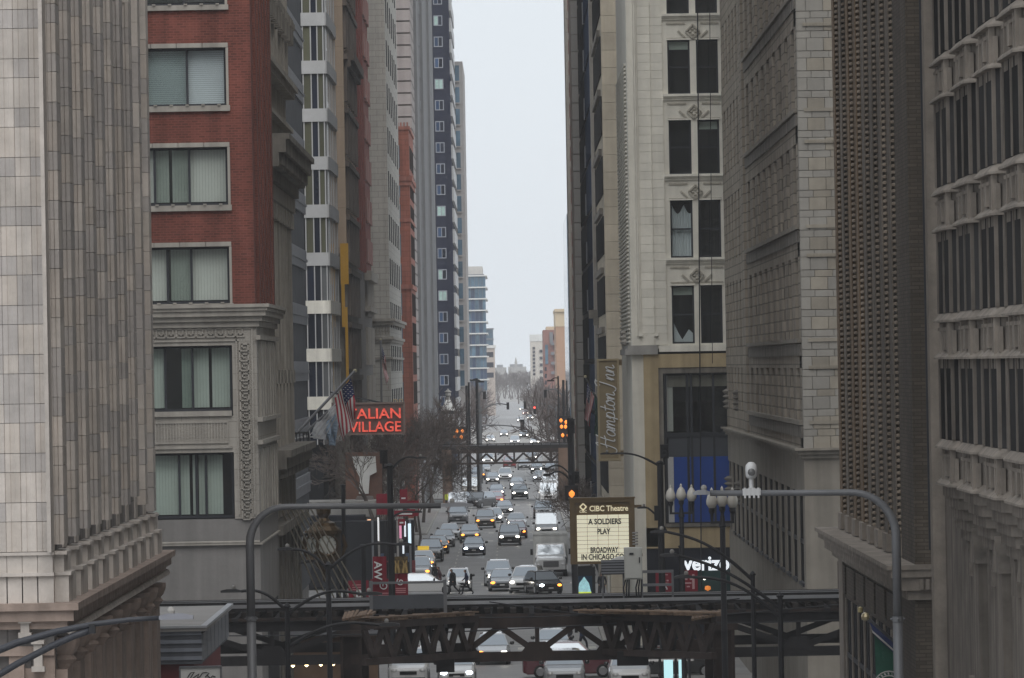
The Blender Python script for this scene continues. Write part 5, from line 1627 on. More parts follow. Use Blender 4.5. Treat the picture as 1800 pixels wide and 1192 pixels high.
# taxi roof sign
tm = MB(); tm.prism_x([(-.18, 0), (.18, 0), (.1, .28), (-.1, .28)], -.42, .42)
add('roof_sign', tm.mesh('roof_sign', lamp_mat('taxi_sign_yellow', (.75, .5, .03), .4)), taxi, (0, .3, 1.46))
# roof rack van: ladders
v = car('van', 961, 946, 'silver', 'silver work van with ladders on its roof behind the white truck', 'w')
for sx in (-.5, 0, .5):
    ld = MB(); ld.box(sx-.03, sx+.03, -1.0, 2.6, 2.3, 2.36); ld.box(sx+.24, sx+.30, -1.0, 2.6, 2.3, 2.36)
    for k in range(9): ld.box(sx, sx+.27, -.9+k*.4, -.86+k*.4, 2.31, 2.35)
    add('ladder', ld.mesh('ladder', m_steel_grey), v)

# --- box truck
g = G(969, 1014)
tr = proto('box_truck', 'white box truck with big grille waiting in the right lane beside theatre sign', 'truck', 'cars in the street')
tr.location = (g.x, g.y, 0); tr.scale = (1, 1, .83)
cab = MB()
loft(cab, [(0, 1.0, .62, 1.45, .15), (.12, 1.08, .55, 1.62, .2), (1.1, 1.12, .55, 1.78, .2), (1.2, 1.14, .55, 1.85, .15), (2.6, 1.16, .55, 1.9, .15)])
cab.add([(-1.08,1.15,1.75),(1.08,1.15,1.75),(1.12,2.6,1.75),(-1.12,2.6,1.75),(-.98,1.45,2.78),(.98,1.45,2.78),(1.05,2.6,2.85),(-1.05,2.6,2.85)], [(0,1,5,4),(1,2,6,5),(2,3,7,6),(3,0,4,7),(4,5,6,7)])
add('cab', cab.mesh('cab', PAINT['white']), tr)
bx = MB().box(-1.22, 1.22, 2.75, 9.2, .95, 3.62); bx.box(-1.24, 1.24, 2.7, 2.75, 3.5, 3.66)
add('cargo_box', bx.mesh('cargo_box', M('truck_box_white', (.55, .55, .53), var=.08, scale=1, streak=.15)), tr)
ws = MB(); ws.add([(-.95,1.16,1.86),(.95,1.16,1.86),(.88,1.405,2.7),(-.88,1.405,2.7),(-.95,1.2,1.86),(.95,1.2,1.86),(.88,1.44,2.7),(-.88,1.44,2.7)], [(0,1,2,3),(7,6,5,4),(0,4,5,1),(1,5,6,2),(2,6,7,3),(3,7,4,0)])
add('windscreen', ws.mesh('windscreen', m_cglass), tr)
gr = MB().box(-.55, .55, -.04, .08, .85, 1.35)
for k in range(6): gr.box(-.53, .53, -.06, -.03, .88+k*.078, .91+k*.078)
add('grille', gr.mesh('grille', M('truck_grille', (.16, .16, .165), var=0, rough=.4)), tr)
bu = MB().box(-1.12, 1.12, -.16, .1, .4, .62); add('bumper', bu.mesh('bumper', m_trim), tr)
add('licence_plate', MB().box(-.17, .17, -.19, -.16, .45, .56).mesh('licence_plate', m_plate), tr)
for sx in (-1, 1):
    add('headlight', CAR['sedan'][0]['headlight'], tr, (sx*.86, .04, 1.05), mat=m_lamp_o, sc=(1.3, 1, 1.5))
    add('indicator_lamp', CAR['sedan'][0]['headlight'], tr, (sx*.98, .12, 1.02), mat=M('orange_indicator.%d' % sx, (.45, .12, .03), var=0), sc=(.7, 1, 1.4))
    add('wing_mirror', MB().box(-.09, .09, -.06, .06, -.25, .25).mesh('wing_mirror', m_trim), tr, (sx*1.36, 1.25, 2.1))
    for y in (1.0, 7.6):
        t = add('wheel', CAR['van'][0]['tyre'], tr, (sx*1.0, y, .48), sc=(1.3, 1.45, 1.45)); add('rim', CAR['van'][0]['rim'], t)
    add('fender', MB().prism_x([(.2, .5), (1.8, .5), (1.6, 1.02), (1.0, 1.2), (.4, 1.02)], sx*1.0-.16, sx*1.0+.16).mesh('fender', PAINT['white']), tr)
# ================================================================== lettering helper
def text_mesh(name, body, size, mat, parent, origin, xdir=(1,0,0), updir=(0,0,1), align='CENTER', depth=.02, offset=0, shear=0, spacing=1, width=None):
    cu = bpy.data.curves.new(name, 'FONT')
    cu.body = body; cu.size = size; cu.align_x = align; cu.align_y = 'CENTER'
    cu.extrude = depth; cu.offset = offset; cu.shear = shear; cu.space_character = spacing
    cu.resolution_u = 3
    tmp = bpy.data.objects.new('tmp_text', cu)
    COL.objects.link(tmp)
    bpy.context.view_layer.update()
    me = bpy.data.meshes.new_from_object(tmp.evaluated_get(bpy.context.evaluated_depsgraph_get()))
    bpy.data.objects.remove(tmp); bpy.data.curves.remove(cu)
    me.name = name
    xd, ud = Vector(xdir).normalized(), Vector(updir).normalized()
    nd = xd.cross(ud)
    k = 1.0
    if width:
        xs = [v.co.x for v in me.vertices]; k = width / (max(xs)-min(xs))
    mt = Matrix(((xd.x*k, ud.x, nd.x, origin[0]), (xd.y*k, ud.y, nd.y, origin[1]), (xd.z*k, ud.z, nd.z, origin[2]), (0,0,0,1)))
    me.transform(mt)
    me.materials.clear(); me.materials.append(mat)
    return link(name, me, parent)

# ------------------------------------------------------------------ neon restaurant sign
YI = 438.0
a, b = P(585, 764, YI), P(710, 708, YI)
T = thing('neon_sign', 'two-line red neon restaurant sign ITALIAN VILLAGE behind the flag and bare tree', 'sign', (a.x, YI, a.z))
MB().box(a.x, b.x, YI, YI+.5, a.z, b.z).build('sign_board', M('neon_board', (.13, .095, .085), var=.25, scale=2), T)
fr = MB()
for x in (a.x, b.x): fr.box(x-.06, x+.06, YI-.1, YI+.6, a.z-.1, b.z+.1)
for z in (a.z, b.z): fr.box(a.x, b.x, YI-.1, YI+.6, z-.06, z+.06)
fr.build('sign_frame', M('neon_frame', (.2, .15, .13), var=.2), T)
m_neon = lamp_mat('red_neon', (.90, .11, .07), .5)
_t = m_neon.node_tree; _n = _t.nodes.new('ShaderNodeTexNoise'); _n.inputs['Scale'].default_value = 4.5; _n.inputs['Detail'].default_value = 3
_g = _t.nodes.new('ShaderNodeNewGeometry'); _t.links.new(_g.outputs['Position'], _n.inputs['Vector'])
_r = _t.nodes.new('ShaderNodeMapRange'); _r.inputs[1].default_value = .35; _r.inputs[2].default_value = .65; _r.inputs[3].default_value = .12; _r.inputs[4].default_value = .6
_t.links.new(_n.outputs[0], _r.inputs[0]); _t.links.new(_r.outputs[0], _t.nodes['Principled BSDF'].inputs['Emission Strength'])
text_mesh('lettering', 'ITALIAN', 1.0, m_neon, T, (PX(655, 728, YI), YI-.12, PZ(655, 728, YI)), depth=.06, offset=.012, width=(PX(705, 728, YI)-PX(606, 728, YI)))
text_mesh('lettering', 'VILLAGE', 1.0, m_neon, T, (PX(660, 751, YI), YI-.12, PZ(660, 751, YI)), depth=.06, offset=.012, width=(PX(705, 751, YI)-PX(614, 751, YI)))
sp = MB(); sp.tube([(a.x-.3, YI+2, a.z+.3), (a.x+.5, YI+.3, a.z+.2)], .08, 6); sp.tube([(a.x-.3, YI+7, b.z+.8), (b.x-1, YI+.3, b.z-.1)], .06, 6); sp.build('bracket', m_steel_blk, T)
rl = MB(); rl.lathe([(0, -.2), (.17, -.1), (.17, .1), (0, .2)], P(620, 706, YI), 10); rl.build('red_bulb', m_neon, T)
sc_ = MB()
for s_ in (-1, 1):
    c0 = P(700, 706, YI); sc_.tube([(c0.x+s_*.08, YI, c0.z-.1), (c0.x+s_*.1, YI, c0.z+.15), (c0.x+s_*.3, YI, c0.z+.16), (c0.x+s_*.3, YI, c0.z)], .04, 6)
sc_.build('scroll', m_yel_frame, T)

# ------------------------------------------------------------------ theatre marquee sign
YM2 = 326.0
a, b = P(1005, 992, YM2), P(1113, 876, YM2)
T = thing('theatre_sign', 'lit bronze-framed theatre sign reading A SOLDIERS PLAY in black letters', 'sign', (b.x, YM2, a.z))
m_brz = M('bronze_frame', (.165, .115, .06), var=.15, rough=.45, metal=.2)
MB().box(a.x, b.x, YM2, YM2+.7, a.z, b.z).build('sign_box', m_brz, T)
t = .17
fr = MB()
fr.box(a.x-.06, a.x+t, YM2-.12, YM2, a.z, b.z); fr.box(b.x-t, b.x+.06, YM2-.12, YM2, a.z, b.z)
fr.box(a.x+t, b.x-t, YM2-.12, YM2, b.z-t, b.z); fr.box(a.x+t, b.x-t, YM2-.12, YM2, a.z, a.z+.1)
fr.box(a.x-.1, b.x+.1, YM2-.16, YM2+.75, b.z, b.z+.08)
fr.build('frame', m_brz, T)
p0, p1 = P(1015, 987, YM2), P(1105, 904, YM2)
m_lbx = M('lit_sign_face', (.78, .74, .56), var=.10, scale=.8, emit=.42)
ncol, nrow = 5, 11
for i in range(ncol):
    x0 = p0.x+(p1.x-p0.x)*i/ncol; x1 = p0.x+(p1.x-p0.x)*(i+1)/ncol
    MB().box(x0+.008, x1-.008, YM2-.06, YM2-.01, p0.z, p1.z).build('light_panel', m_lbx, T)
gd = MB()
for k in range(1, nrow):
    z = p0.z+(p1.z-p0.z)*k/nrow; gd.box(p0.x, p1.x, YM2-.07, YM2-.06, z-.008, z+.008)
gd.build('letter_rail', m_frame_grey, T)
for s_, px, py, w in (('A SOLDIERS', 1063, 917, 58), ('PLAY', 1061, 934.5, 23), ('BROADWAY', 1062, 967, 49), ('IN CHICAGO.COM', 1063, 979, 82)):
    q = P(px, py, YM2)
    text_mesh('lettering', s_, .40, m_letter_k, T, (q.x, YM2-.085, q.z), depth=.01, offset=.012, width=w*YM2/F)
m_crm_l = M('cream_letter', (.8, .72, .5), var=0, emit=.35)
q = P(1070, 894, YM2); text_mesh('lettering', 'CIBC Theatre', .40, m_crm_l, T, (q.x, YM2-.03, q.z), depth=.02, offset=.008, width=68*YM2/F)
q = P(1025, 891, YM2); lg = MB()
r0 = .17
for k in range(4):
    a0, a1 = k*math.pi/2, (k+1)*math.pi/2
    lg.bar((q.x+r0*math.cos(a0), YM2-.03, q.z+r0*math.sin(a0)), (q.x+r0*math.cos(a1), YM2-.03, q.z+r0*math.sin(a1)), .03, .075)
lg.build('diamond_logo', m_crm_l, T)
q = P(1025, 899.5, YM2); text_mesh('lettering', 'CIBC', .17, m_crm_l, T, (q.x, YM2-.03, q.z), depth=.01, offset=.004)
br = MB(); br.box(b.x-.3, 6.6, YM2+.2, YM2+.5, b.z-.5, b.z-.35); br.box(b.x-.3, 6.6, YM2+.2, YM2+.5, a.z+.35, a.z+.5); br.build('bracket', m_brz, T)
wf = MB()
for k in range(5): wf.box(b.x+.1, b.x+.42, YM2+.1, YM2+.4, PZ(1115, 934+5*k, YM2)-.1, PZ(1115, 934+5*k, YM2)); 
for k in range(5): MB().lathe([(.14, 0), (.17, .04), (.14, .08)], (PX(1119, 930, YM2)-.1, YM2-.05, PZ(1119, 936+5*k, YM2)-.05), 10).build('ribbed_horn', m_conc, T)

# ------------------------------------------------------------------ inn blade sign with hand-drawn script letters
YI2 = 374.0
a, b = P(1054, 808, YI2), P(1086, 632, YI2)
T = thing('inn_sign', 'tall bronze blade sign with white script Hampton Inn reading upward', 'sign', (b.x, YI2, a.z))
m_brz2 = M('brown_sign_face', (.27, .215, .13), var=.08)
MB().box(a.x, b.x, YI2, YI2+.35, a.z, b.z).build('sign_box', m_brz2, T)
fr = MB()
for (x0, x1, z0, z1) in ((a.x-.06, a.x+.06, a.z-.05, b.z+.05), (b.x-.06, b.x+.06, a.z-.05, b.z+.05), (a.x+.06, b.x-.06, a.z-.05, a.z+.06), (a.x+.06, b.x-.06, b.z-.06, b.z+.05)): fr.box(x0, x1, YI2-.08, YI2+.4, z0, z1)
fr.box(a.x-.05, b.x+.1, YI2-.05, YI2+.3, a.z-.1, a.z-.05)
fr.build('frame', M('bronze_trim', (.36, .29, .18), var=.1, rough=.5), T)
for py in (637, 797):
    q = PZ(1090, py, YI2); MB().box(b.x+.06, 6.7, YI2+.05, YI2+.3, q-.17, q+.17).build('bracket', m_brz, T)
LET = {   # strokes in a 1-high em, x forward, y up; lower case on a .42 x-height
 'H': (.62, [[(.02,.78),(.10,.92),(.2,.95),(.16,.6),(.06,.05),(-.06,-.08),(-.16,-.02)], [(.58,.98),(.48,.7),(.40,.2),(.42,.02),(.52,.04)], [(.0,.42),(.2,.5),(.42,.48),(.6,.56)]]),
 'a': (.36, [[(.30,.36),(.20,.42),(.08,.34),(.03,.16),(.08,.02),(.18,.03),(.28,.2),(.32,.40),(.29,.12),(.31,.01),(.40,.06)]]),
 'm': (.52, [[(.0,.1),(.06,.38),(.08,.40),(.05,.0),(.10,.26),(.2,.41),(.23,.3),(.2,.0),(.26,.26),(.36,.41),(.4,.3),(.38,.04),(.46,.01),(.54,.08)]]),
 'p': (.38, [[(.02,.2),(.1,.44),(.02,-.3)], [(.06,.2),(.16,.40),(.28,.38),(.30,.2),(.22,.03),(.1,.02),(.08,.1)], [(.22,.03),(.4,.08)]]),
 't': (.26, [[(.16,.72),(.08,.2),(.1,.02),(.2,.02),(.28,.1)], [(.0,.46),(.28,.5)]]),
 'o': (.34, [[(.22,.42),(.1,.38),(.03,.2),(.08,.02),(.2,.02),(.28,.2),(.25,.38),(.18,.42),(.24,.3),(.38,.36)]]),
 'n': (.38, [[(.0,.1),(.06,.40),(.04,.0),(.1,.26),(.2,.41),(.26,.36),(.24,.06),(.3,.0),(.4,.08)]]),
 'I': (.42, [[(.1,.72),(.02,.86),(.16,.97),(.36,.94)], [(.26,.95),(.2,.5),(.12,.06),(.0,-.08),(-.12,.0)]]),
 ' ': (.18, []),
}
def script(word, x0, z0, em, y, parent, r=.026):
    """writes upward (+Z); letter tops point to -X"""
    cur = 0.0
    for ch in word:
        adv, strokes = LET[ch]
        mb = MB()
        for st in strokes:
            sm = []
            for i in range(len(st)-1):
                p0 = st[max(0, i-1)]; p1 = st[i]; p2 = st[i+1]; p3 = st[min(len(st)-1, i+2)]
                for k in range(4):
                    t = k/4
                    f = lambda a, b, c, d: .5*((2*b)+(-a+c)*t+(2*a-5*b+4*c-d)*t*t+(-a+3*b-3*c+d)*t**3)
                    sm.append((f(p0[0],p1[0],p2[0],p3[0]), f(p0[1],p1[1],p2[1],p3[1])))
            sm.append(st[-1])
            mb.tube([(x0 - yy*em, y, z0 + (cur + xx + yy*.18)*em) for xx, yy in sm], r, 5)
        if strokes: mb.build('letter', m_letter_w, parent)
        cur += adv
    return cur
tot = sum(LET[c][0] for c in 'Hampton Inn')
h = (b.z-a.z)
em = h*.84/tot
script('Hampton Inn', (a.x+b.x)/2 + .30*em, a.z + h*.10, em*1.0, YI2-.04, T, .034)

# ------------------------------------------------------------------ shop lettering and posters on the corner shop
T = thing('shop_sign', 'white lit lower-case shop sign verizon above red posters', 'sign', (PX(1245, 992, 329.7), 329.7, 3))
q = P(1250, 991, 329.75)
text_mesh('lettering', 'verizon', 1.05, lamp_mat('lit_white_letter', (.85, .9, .95), .65), T, (q.x, q.y, q.z), depth=.05, offset=.03, width=96*330/F)
def poster(px0, px1, py0, py1, Y, label, marks):
    a, b = P(px0, py1, Y), P(px1, py0, Y)
    t = thing('red_poster', label, 'poster', (a.x, Y, a.z))
    MB().box(a.x, b.x, Y, Y+.05, a.z, b.z).build('sheet', m_banner, t)
    pr = MB()
    for (u0, u1, v0, v1) in marks:
        pr.box(a.x+(b.x-a.x)*u0, a.x+(b.x-a.x)*u1, Y-.012, Y, b.z-(b.z-a.z)*v1, b.z-(b.z-a.z)*v0)
    tag(pr.build('print', M('poster_print', (.55, .35, .36), var=.1), t), kind='stuff')
    return t, a, b
t, a, b = poster(1153, 1182, 1006, 1050, 329.6, 'red shop poster left of the grey lamp with a white curl at its foot', [(.3,.45,.08,.11),(.5,.72,.08,.11),(.28,.4,.3,.36),(.46,.58,.3,.36),(.64,.76,.3,.36),(.28,.76,.42,.46)])
sw = MB(); sw.tube([(b.x-.5+.2*math.cos(k*.5), 329.57, a.z+.4+.2*math.sin(k*.5)) for k in range(11)], .035, 6); sw.build('white_curl', m_letter_w, t)
poster(1199, 1226, 1002, 1050, 329.6, 'red shop poster right of the grey lamp with columns of faint print', [(.2,.35,.3,.36),(.5,.65,.3,.36),(.2,.6,.45,.5),(.3,.5,.58,.63),(.65,.8,.15,.7)])
T = thing('shop_downlight_row', 'pair of small white lights inside the black shop front by the red posters', 'light', (PX(1240, 1018, 329.6), 329.6, 3))
for px in (1238, 1263): MB().lathe([(0, -.05), (.06, -.02), (.06, .03), (0, .05)], P(px, 1018, 329.5), 8).build('lamp', lamp_mat('shop_lamp.%d' % px, (1, .95, .85), 3), T)
MB().box(PX(1225, 1005, 329.75), PX(1285, 1005, 329.75), 329.72, 329.79, PZ(1255, 1050, 329.7), PZ(1255, 1003, 329.7)).build('door_glass', glassy('shop_door_glass', (.02, .05, .05)), T)
MB().lathe([(0, -.15), (.16, -.05), (.14, .1), (0, .14)], P(1244, 1034, 329.55), 8).build('orange_globe', lamp_mat('orange_globe', (.8, .25, .05), .5), T)

# ------------------------------------------------------------------ kiosk with lit advert
g = P(1026, 1052, 398)
T = thing('advert_kiosk', 'dark street kiosk with a glowing pale blue advert beside the white truck', 'kiosk', (g.x, 398, 0))
a, b = P(1010, 1090, 398), P(1046, 996, 398)
MB().box(a.x, b.x, 398, 399, .13, b.z).build('kiosk_body', m_steel_blk, T)
ap = MB().tube([(a.x, 397.9, b.z-.3), (a.x+.1, 397.9, b.z), (b.x-.25, 397.9, b.z+.05), (b.x, 397.9, b.z-.3)], .05, 6); ap.build('arched_top', m_steel_blk, T)
p0, p1 = P(1013, 1046, 397.9), P(1041, 1012, 397.9)
MB().box(p0.x, p1.x, 397.9, 398, p0.z, p1.z).build('advert', M('advert_dark', (.02, .05, .09), var=.2), T)
gl = MB(); gl.add([(p0.x+.1, 397.87, p0.z+.2), (p1.x-.1, 397.87, p0.z+.2), (p1.x-.22, 397.87, p0.z+.75), ((p0.x+p1.x)/2, 397.87, p1.z-.05), (p0.x+.2, 397.87, p0.z+.75)], [(0,1,2,3,4)])
gl.build('advert_glow', M('advert_glow', (.32, .58, .62), var=.5, scale=3, emit=.5), T)
MB().box(p0.x+.08, p1.x-.08, 397.86, 397.9, p0.z+.1, p0.z+.2).build('advert_strip', lamp_mat('advert_yellow', (.6, .75, .1), .5), T)
MB().box(PX(1068, 1020, 400), PX(1092, 1020, 400), 400, 400.2, .13, PZ(1080, 1012, 400)).build('white_hoarding', m_whitep, T)

# ------------------------------------------------------------------ hanging red banners by the near junction, left
def banner(px0, px1, py0, py1, Y, label, deco=None):
    a, b = P(px0, py1, Y), P(px1, py0, Y)
    t = thing('street_banner', label, 'banner', (a.x, Y, a.z))
    mb = MB(); n = 8
    for k in range(n):
        u0, u1 = k/n, (k+1)/n
        w0, w1 = .05*math.sin(u0*7+px0), .05*math.sin(u1*7+px0)
        x0, x1 = a.x+(b.x-a.x)*u0, a.x+(b.x-a.x)*u1
        mb.add([(x0, Y+w0, a.z), (x1, Y+w1, a.z), (x1, Y+w1, b.z), (x0, Y+w0, b.z), (x0, Y+w0+.03, a.z), (x1, Y+w1+.03, a.z), (x1, Y+w1+.03, b.z), (x0, Y+w0+.03, b.z)], [(0,1,2,3), (7,6,5,4), (3,2,6,7), (0,4,5,1)])
    mb.build('cloth', m_banner, t)
    return t, a, b
YB_ = 318.0
def swirl(t, q, r, Y):
    s = MB(); s.tube([(q.x+r*(1-.055*k)*math.cos(2.2+k*.55), Y-.09, q.z+r*(1-.055*k)*math.sin(2.2+k*.55)) for k in range(15)], r*.13, 5); s.build('swirl_emblem', m_letter_w, t)
    s = MB()
    for k in range(3): s.box(q.x-r*1.3, q.x+r*1.3, Y-.08, Y-.07, q.z-r*(1.7+.5*k)-.03, q.z-r*(1.7+.5*k)+.03)
    s.build('print_lines', M('pale_pink_print', (.5, .2, .22), var=.1), t)
t, a, b = banner(656, 679, 978, 1020, YB_, 'red banner with white letters AW turned on their side')
text_mesh('lettering', 'AW', .55, m_letter_w, t, (PX(664, 1003, YB_), YB_-.09, PZ(664, 1003, YB_)), xdir=(0, 0, -1), updir=(1, 0, 0), depth=.01, offset=.01)
t, a, b = banner(613, 648, 1020, 1056, YB_+1, 'red banner with faint lines of print left of grey post')
s = MB()
for k in range(3): s.box(a.x+.2, b.x-.2, YB_+.92, YB_+.94, b.z-.25-k*.12, b.z-.2-k*.12)
s.box(a.x+.3, b.x-.3, YB_+.92, YB_+.94, b.z-.75, b.z-.68)
s.build('print_lines', M('pale_pink_print2', (.5, .2, .22), var=.1), t)
text_mesh('lettering', '8', .6, m_letter_w, t, (PX(630, 1046, YB_), YB_+.9, PZ(630, 1046, YB_)), depth=.01, offset=.02)
t, a, b = banner(652, 691, 1017, 1056, YB_+.6, 'red banner with a white swirl emblem below the sideways letters')
swirl(t, P(675, 1030, YB_), .23, YB_+.6)
t, a, b = banner(690, 717, 1008, 1056, YB_+.3, 'red banner with white swirl below the gold picture')
swirl(t, P(704, 1023, YB_), .2, YB_+.3)
a, b = P(689.5, 1008, YB_+.2), P(717, 978, YB_+.2)
t = thing('picture_banner', 'dark banner with two golden standing shapes above red banner', 'banner', (a.x, YB_+.2, a.z))
MB().box(a.x, b.x, YB_+.2, YB_+.24, a.z, b.z).build('cloth', M('dark_gold_print', (.10, .07, .03), var=.7, scale=6), t)
for k in range(4):
    x = a.x+.15+k*.2; MB().tube([(x, YB_+.17, a.z+.02), (x+.06*(-1)**k, YB_+.17, a.z+.45), (x, YB_+.17, b.z-.2)], [.07, .05, .02], 6).build('golden_shape', M('gold_print.%d' % k, (.38, .26, .10), var=.3, scale=5), t)
for (px0, px1, py0, py1, Y, lb) in ((662, 682, 868, 905, 405, 'red shop awning sign left of the dark signal pole'), (703, 716, 860, 890, 415, 'small red sign among bare branches right of the dark pole'), (716, 736, 880, 905, 410, 'red sign near the bare branches above parked cars'), (693, 735, 897, 908, 400, 'wide red fascia sign above bright shop window'), (700, 712, 912, 924, 398, 'small red square sign below the wide red fascia')):
    a, b = P(px0, py1, Y), P(px1, py0, Y)
    t = thing('red_shop_sign', lb, 'sign', (a.x, Y, a.z))
    MB().box(a.x, b.x, Y, Y+.25, a.z, b.z).build('panel', M('shop_red', (.20, .012, .026), var=.25, scale=2, emit=.03), t)
    s = MB(); s.box(a.x+(b.x-a.x)*.2, a.x+(b.x-a.x)*.75, Y-.02, Y, (a.z+b.z)/2-.08, (a.z+b.z)/2+.02); s.build('white_print', m_letter_w, t)
# bright shop windows and warm wall lamps beyond the junction
T = thing('corner_shop', 'dark shop front with awning and warm wall lamps behind the bronze clock', 'shop', (PX(620, 960, 432), 432, 0))
a, b = P(575, 938, 430), P(641, 906, 430)
MB().box(-22, b.x, 430, 434, a.z, b.z).build('awning', M('black_awning', (.014, .016, .025), var=.2), T)
MB().box(PX(600, 919, 429.9), PX(632, 919, 429.9), 429.9, 430, PZ(615, 920, 430), PZ(615, 918, 430)).build('awning_strip', m_whitep, T)
MB().box(-22, b.x, 431, 436, 0, a.z).build('front', M('shop_warm_wall', (.13, .095, .07), var=.4, scale=1.0), T)
for k in range(5): MB().box(PX(612+k*7, 960, 430.8), PX(616+k*7, 960, 430.8), 430.7, 431, .2, a.z-.8).build('pale_column', m_conc, T)
for (px, py) in ((612, 946), (632, 946), (648, 943)): MB().lathe([(0, -.13), (.12, -.05), (.12, .05), (0, .12)], P(px, py, 429.4), 8).build('wall_lamp', lamp_mat('warm_lamp.%d' % px, (1.0, .62, .22), 5), T)
MB().box(PX(646, 915, 430), PX(652, 915, 430), 429.6, 430, PZ(648, 921, 430), PZ(648, 913, 430)).build('lit_lantern', lamp_mat('lantern_pinkish', (.9, .5, .3), .9), T)
a, b = P(545, 905, 433), P(668, 888, 433)
MB().box(-22, b.x-.3, 433, 440, a.z-.2, b.z+.3).build('upper_band', m_conc, T)
for (px, py, w, h, c) in ((704, 935, 4, 22, (.5, .2, .3)), (712, 930, 3, 26, (.6, .65, .7)), (720, 938, 5, 34, (.6, .75, .85)), (665, 930, 2.5, 40, (.6, .6, .6)), (709, 965, 3, 16, (.6, .65, .7)), (685, 925, 5, 14, (.3, .05, .06))):
    q = P(px, py, 425); MB().box(q.x-w*.02, q.x+w*.02, 425, 425.1, q.z-h*.02, q.z+h*.02).build('lit_display', lamp_mat('display.%d' % px, c, .8), T)
MB().box(-16, PX(728, 950, 426), 425.4, 428, .1, PZ(700, 915, 426)).build('dark_shop_bay', m_dark, T)
for k in range(7):
    x = PX(655+11*k, 950, 425); MB().box(x-.07, x+.07, 425.1, 425.4, .1, PZ(700, 915, 425)).build('shop_mullion', [m_frame_grey, m_conc, m_steel_blk][k % 3], T)
    MB().box(x+.1, x+.32, 425.25, 425.4, 1.0+.4*(k % 3), 1.9+.5*(k % 2)).build('window_display', M('shop_goods.%d' % k, [(.2,.16,.12), (.1,.13,.2), (.22,.05,.06), (.25,.25,.24)][k % 4], var=.5, scale=6), T)
# mural wall beside white tower
T = thing('white_bottle_mural', 'white bottle-shaped sign on a brown wall behind the crooked bare tree', 'sign', (PX(640, 830, 439), 439, 5))
pts = [(619, 802), (660, 802), (662, 830), (650, 836), (648, 868), (631, 868), (632, 838), (624, 822)]
MB().prism_y([(PX(x, y, 439), PZ(x, y, 439)) for x, y in pts][::-1], 438.9, 439.1).build('white_panel', m_whitep, T)
MB().box(PX(608, 860, 439.2), PX(672, 860, 439.2), 439.12, 440, PZ(640, 905, 439), PZ(640, 795, 439)).build('brown_wall', M('brown_mural_wall', (.15, .08, .058), var=.3), T)
MB().prism_y([(PX(x, y, 438), PZ(x, y, 438)) for x, y in ((612, 905), (668, 905), (655, 872), (628, 872))], 437.5, 438.8).build('brown_awning', M('taupe_awning', (.17, .15, .14), var=.1), T)

# ================================================================== bronze clock
YCk = 300.0
q = P(570, 960, YCk); k_ = YCk/F
T = thing('street_clock', 'ornate bronze street clock with a pale dial hung at the building corner', 'clock', (q.x, YCk, q.z))
m_bronze = M('aged_bronze', (.085, .055, .028), var=.45, scale=5, rough=.4, metal=.6)
def lz(y): return PZ(570, y, YCk)
cb = MB()
n = 6
hexa = lambda r: [(q.x + r*math.cos(math.radians(60*i+12)), YCk + r*math.sin(math.radians(60*i+12))) for i in range(6)]
cb.prism(hexa(.82), lz(978), lz(934)); cb.prism(hexa(.95), lz(938), lz(932)); cb.prism(hexa(.9), lz(983), lz(977))
cb.build('clock_body', m_bronze, T)
cr = MB(); cr.lathe([(.8, 0), (.6, .2), (.55, .35), (.3, .45), (.22, .6), (.34, .8), (.36, 1.0), (.2, 1.2), (0, 1.25)], (q.x, YCk, lz(932)), 12); cr.build('crown', m_bronze, T)
pd = MB(); pd.lathe([(0, -1.1), (.1, -1.0), (.12, -.6), (.35, -.4), (.5, -.2), (.8, 0)], (q.x, YCk, lz(983)), 12); pd.build('pendant', m_bronze, T)
for sx in (-1, 1):
    sc_ = MB(); sc_.tube([(q.x+sx*.85, YCk-.2, lz(978)), (q.x+sx*1.02, YCk-.2, lz(960)), (q.x+sx*.9, YCk-.2, lz(940))], [.06, .12, .06], 8); sc_.build('scroll', m_bronze, T)
def dial(cx, cy, nx, ny, r):
    t = Vector((-ny, nx, 0)); nvec = Vector((nx, ny, 0)); c = Vector((cx, cy, lz(957)))
    d = MB(); vs = [c + t*r*math.cos(2*math.pi*i/24) + Vector((0,0,1))*r*1.0*math.sin(2*math.pi*i/24) for i in range(24)]
    d.add([v+nvec*.03 for v in vs] + [v-nvec*.02 for v in vs], [tuple(range(24))] + [(i, (i+1) % 24, 24+(i+1) % 24, 24+i) for i in range(24)])
    o = d.build('dial', M('dial_white.%d' % int(cx*100), (.45, .45, .42), var=.1), T)
    hm = MB()
    for k in range(12):
        a_ = k*math.pi/6; v = t*math.sin(a_)+Vector((0,0,1))*math.cos(a_)
        hm.bar(c+v*r*.74+nvec*.045, c+v*r*.93+nvec*.045, .05, .02)
    for a_, l_ in ((.35, .75), (2.9, .5)):
        v = t*math.sin(a_)+Vector((0,0,1))*math.cos(a_); hm.bar(c+nvec*.05, c+v*r*l_+nvec*.05, .05, .02)
    hm.build('hands', m_letter_k, o)
    rg = MB(); rg.tube([v+nvec*.03 for v in vs]+[vs[0]+nvec*.03], .06, 6, cap=False); rg.build('bezel', m_bronze, T)
ang = math.radians(-78)
dial(q.x+.74*math.cos(ang), YCk+.74*math.sin(ang), math.cos(ang), math.sin(ang), .5)
ang = math.radians(-138)
dial(q.x+.74*math.cos(ang), YCk+.74*math.sin(ang), math.cos(ang), math.sin(ang), .46)
ab = MB(); ab.tube([(-10.4, 296, lz(938)), (q.x-.8, YCk-.1, lz(938))], .07, 6); ab.tube([(-10.4, 296, lz(985)), (q.x, YCk, lz(984))], .07, 6); ab.build('wall_bracket', m_steel_blk, T)
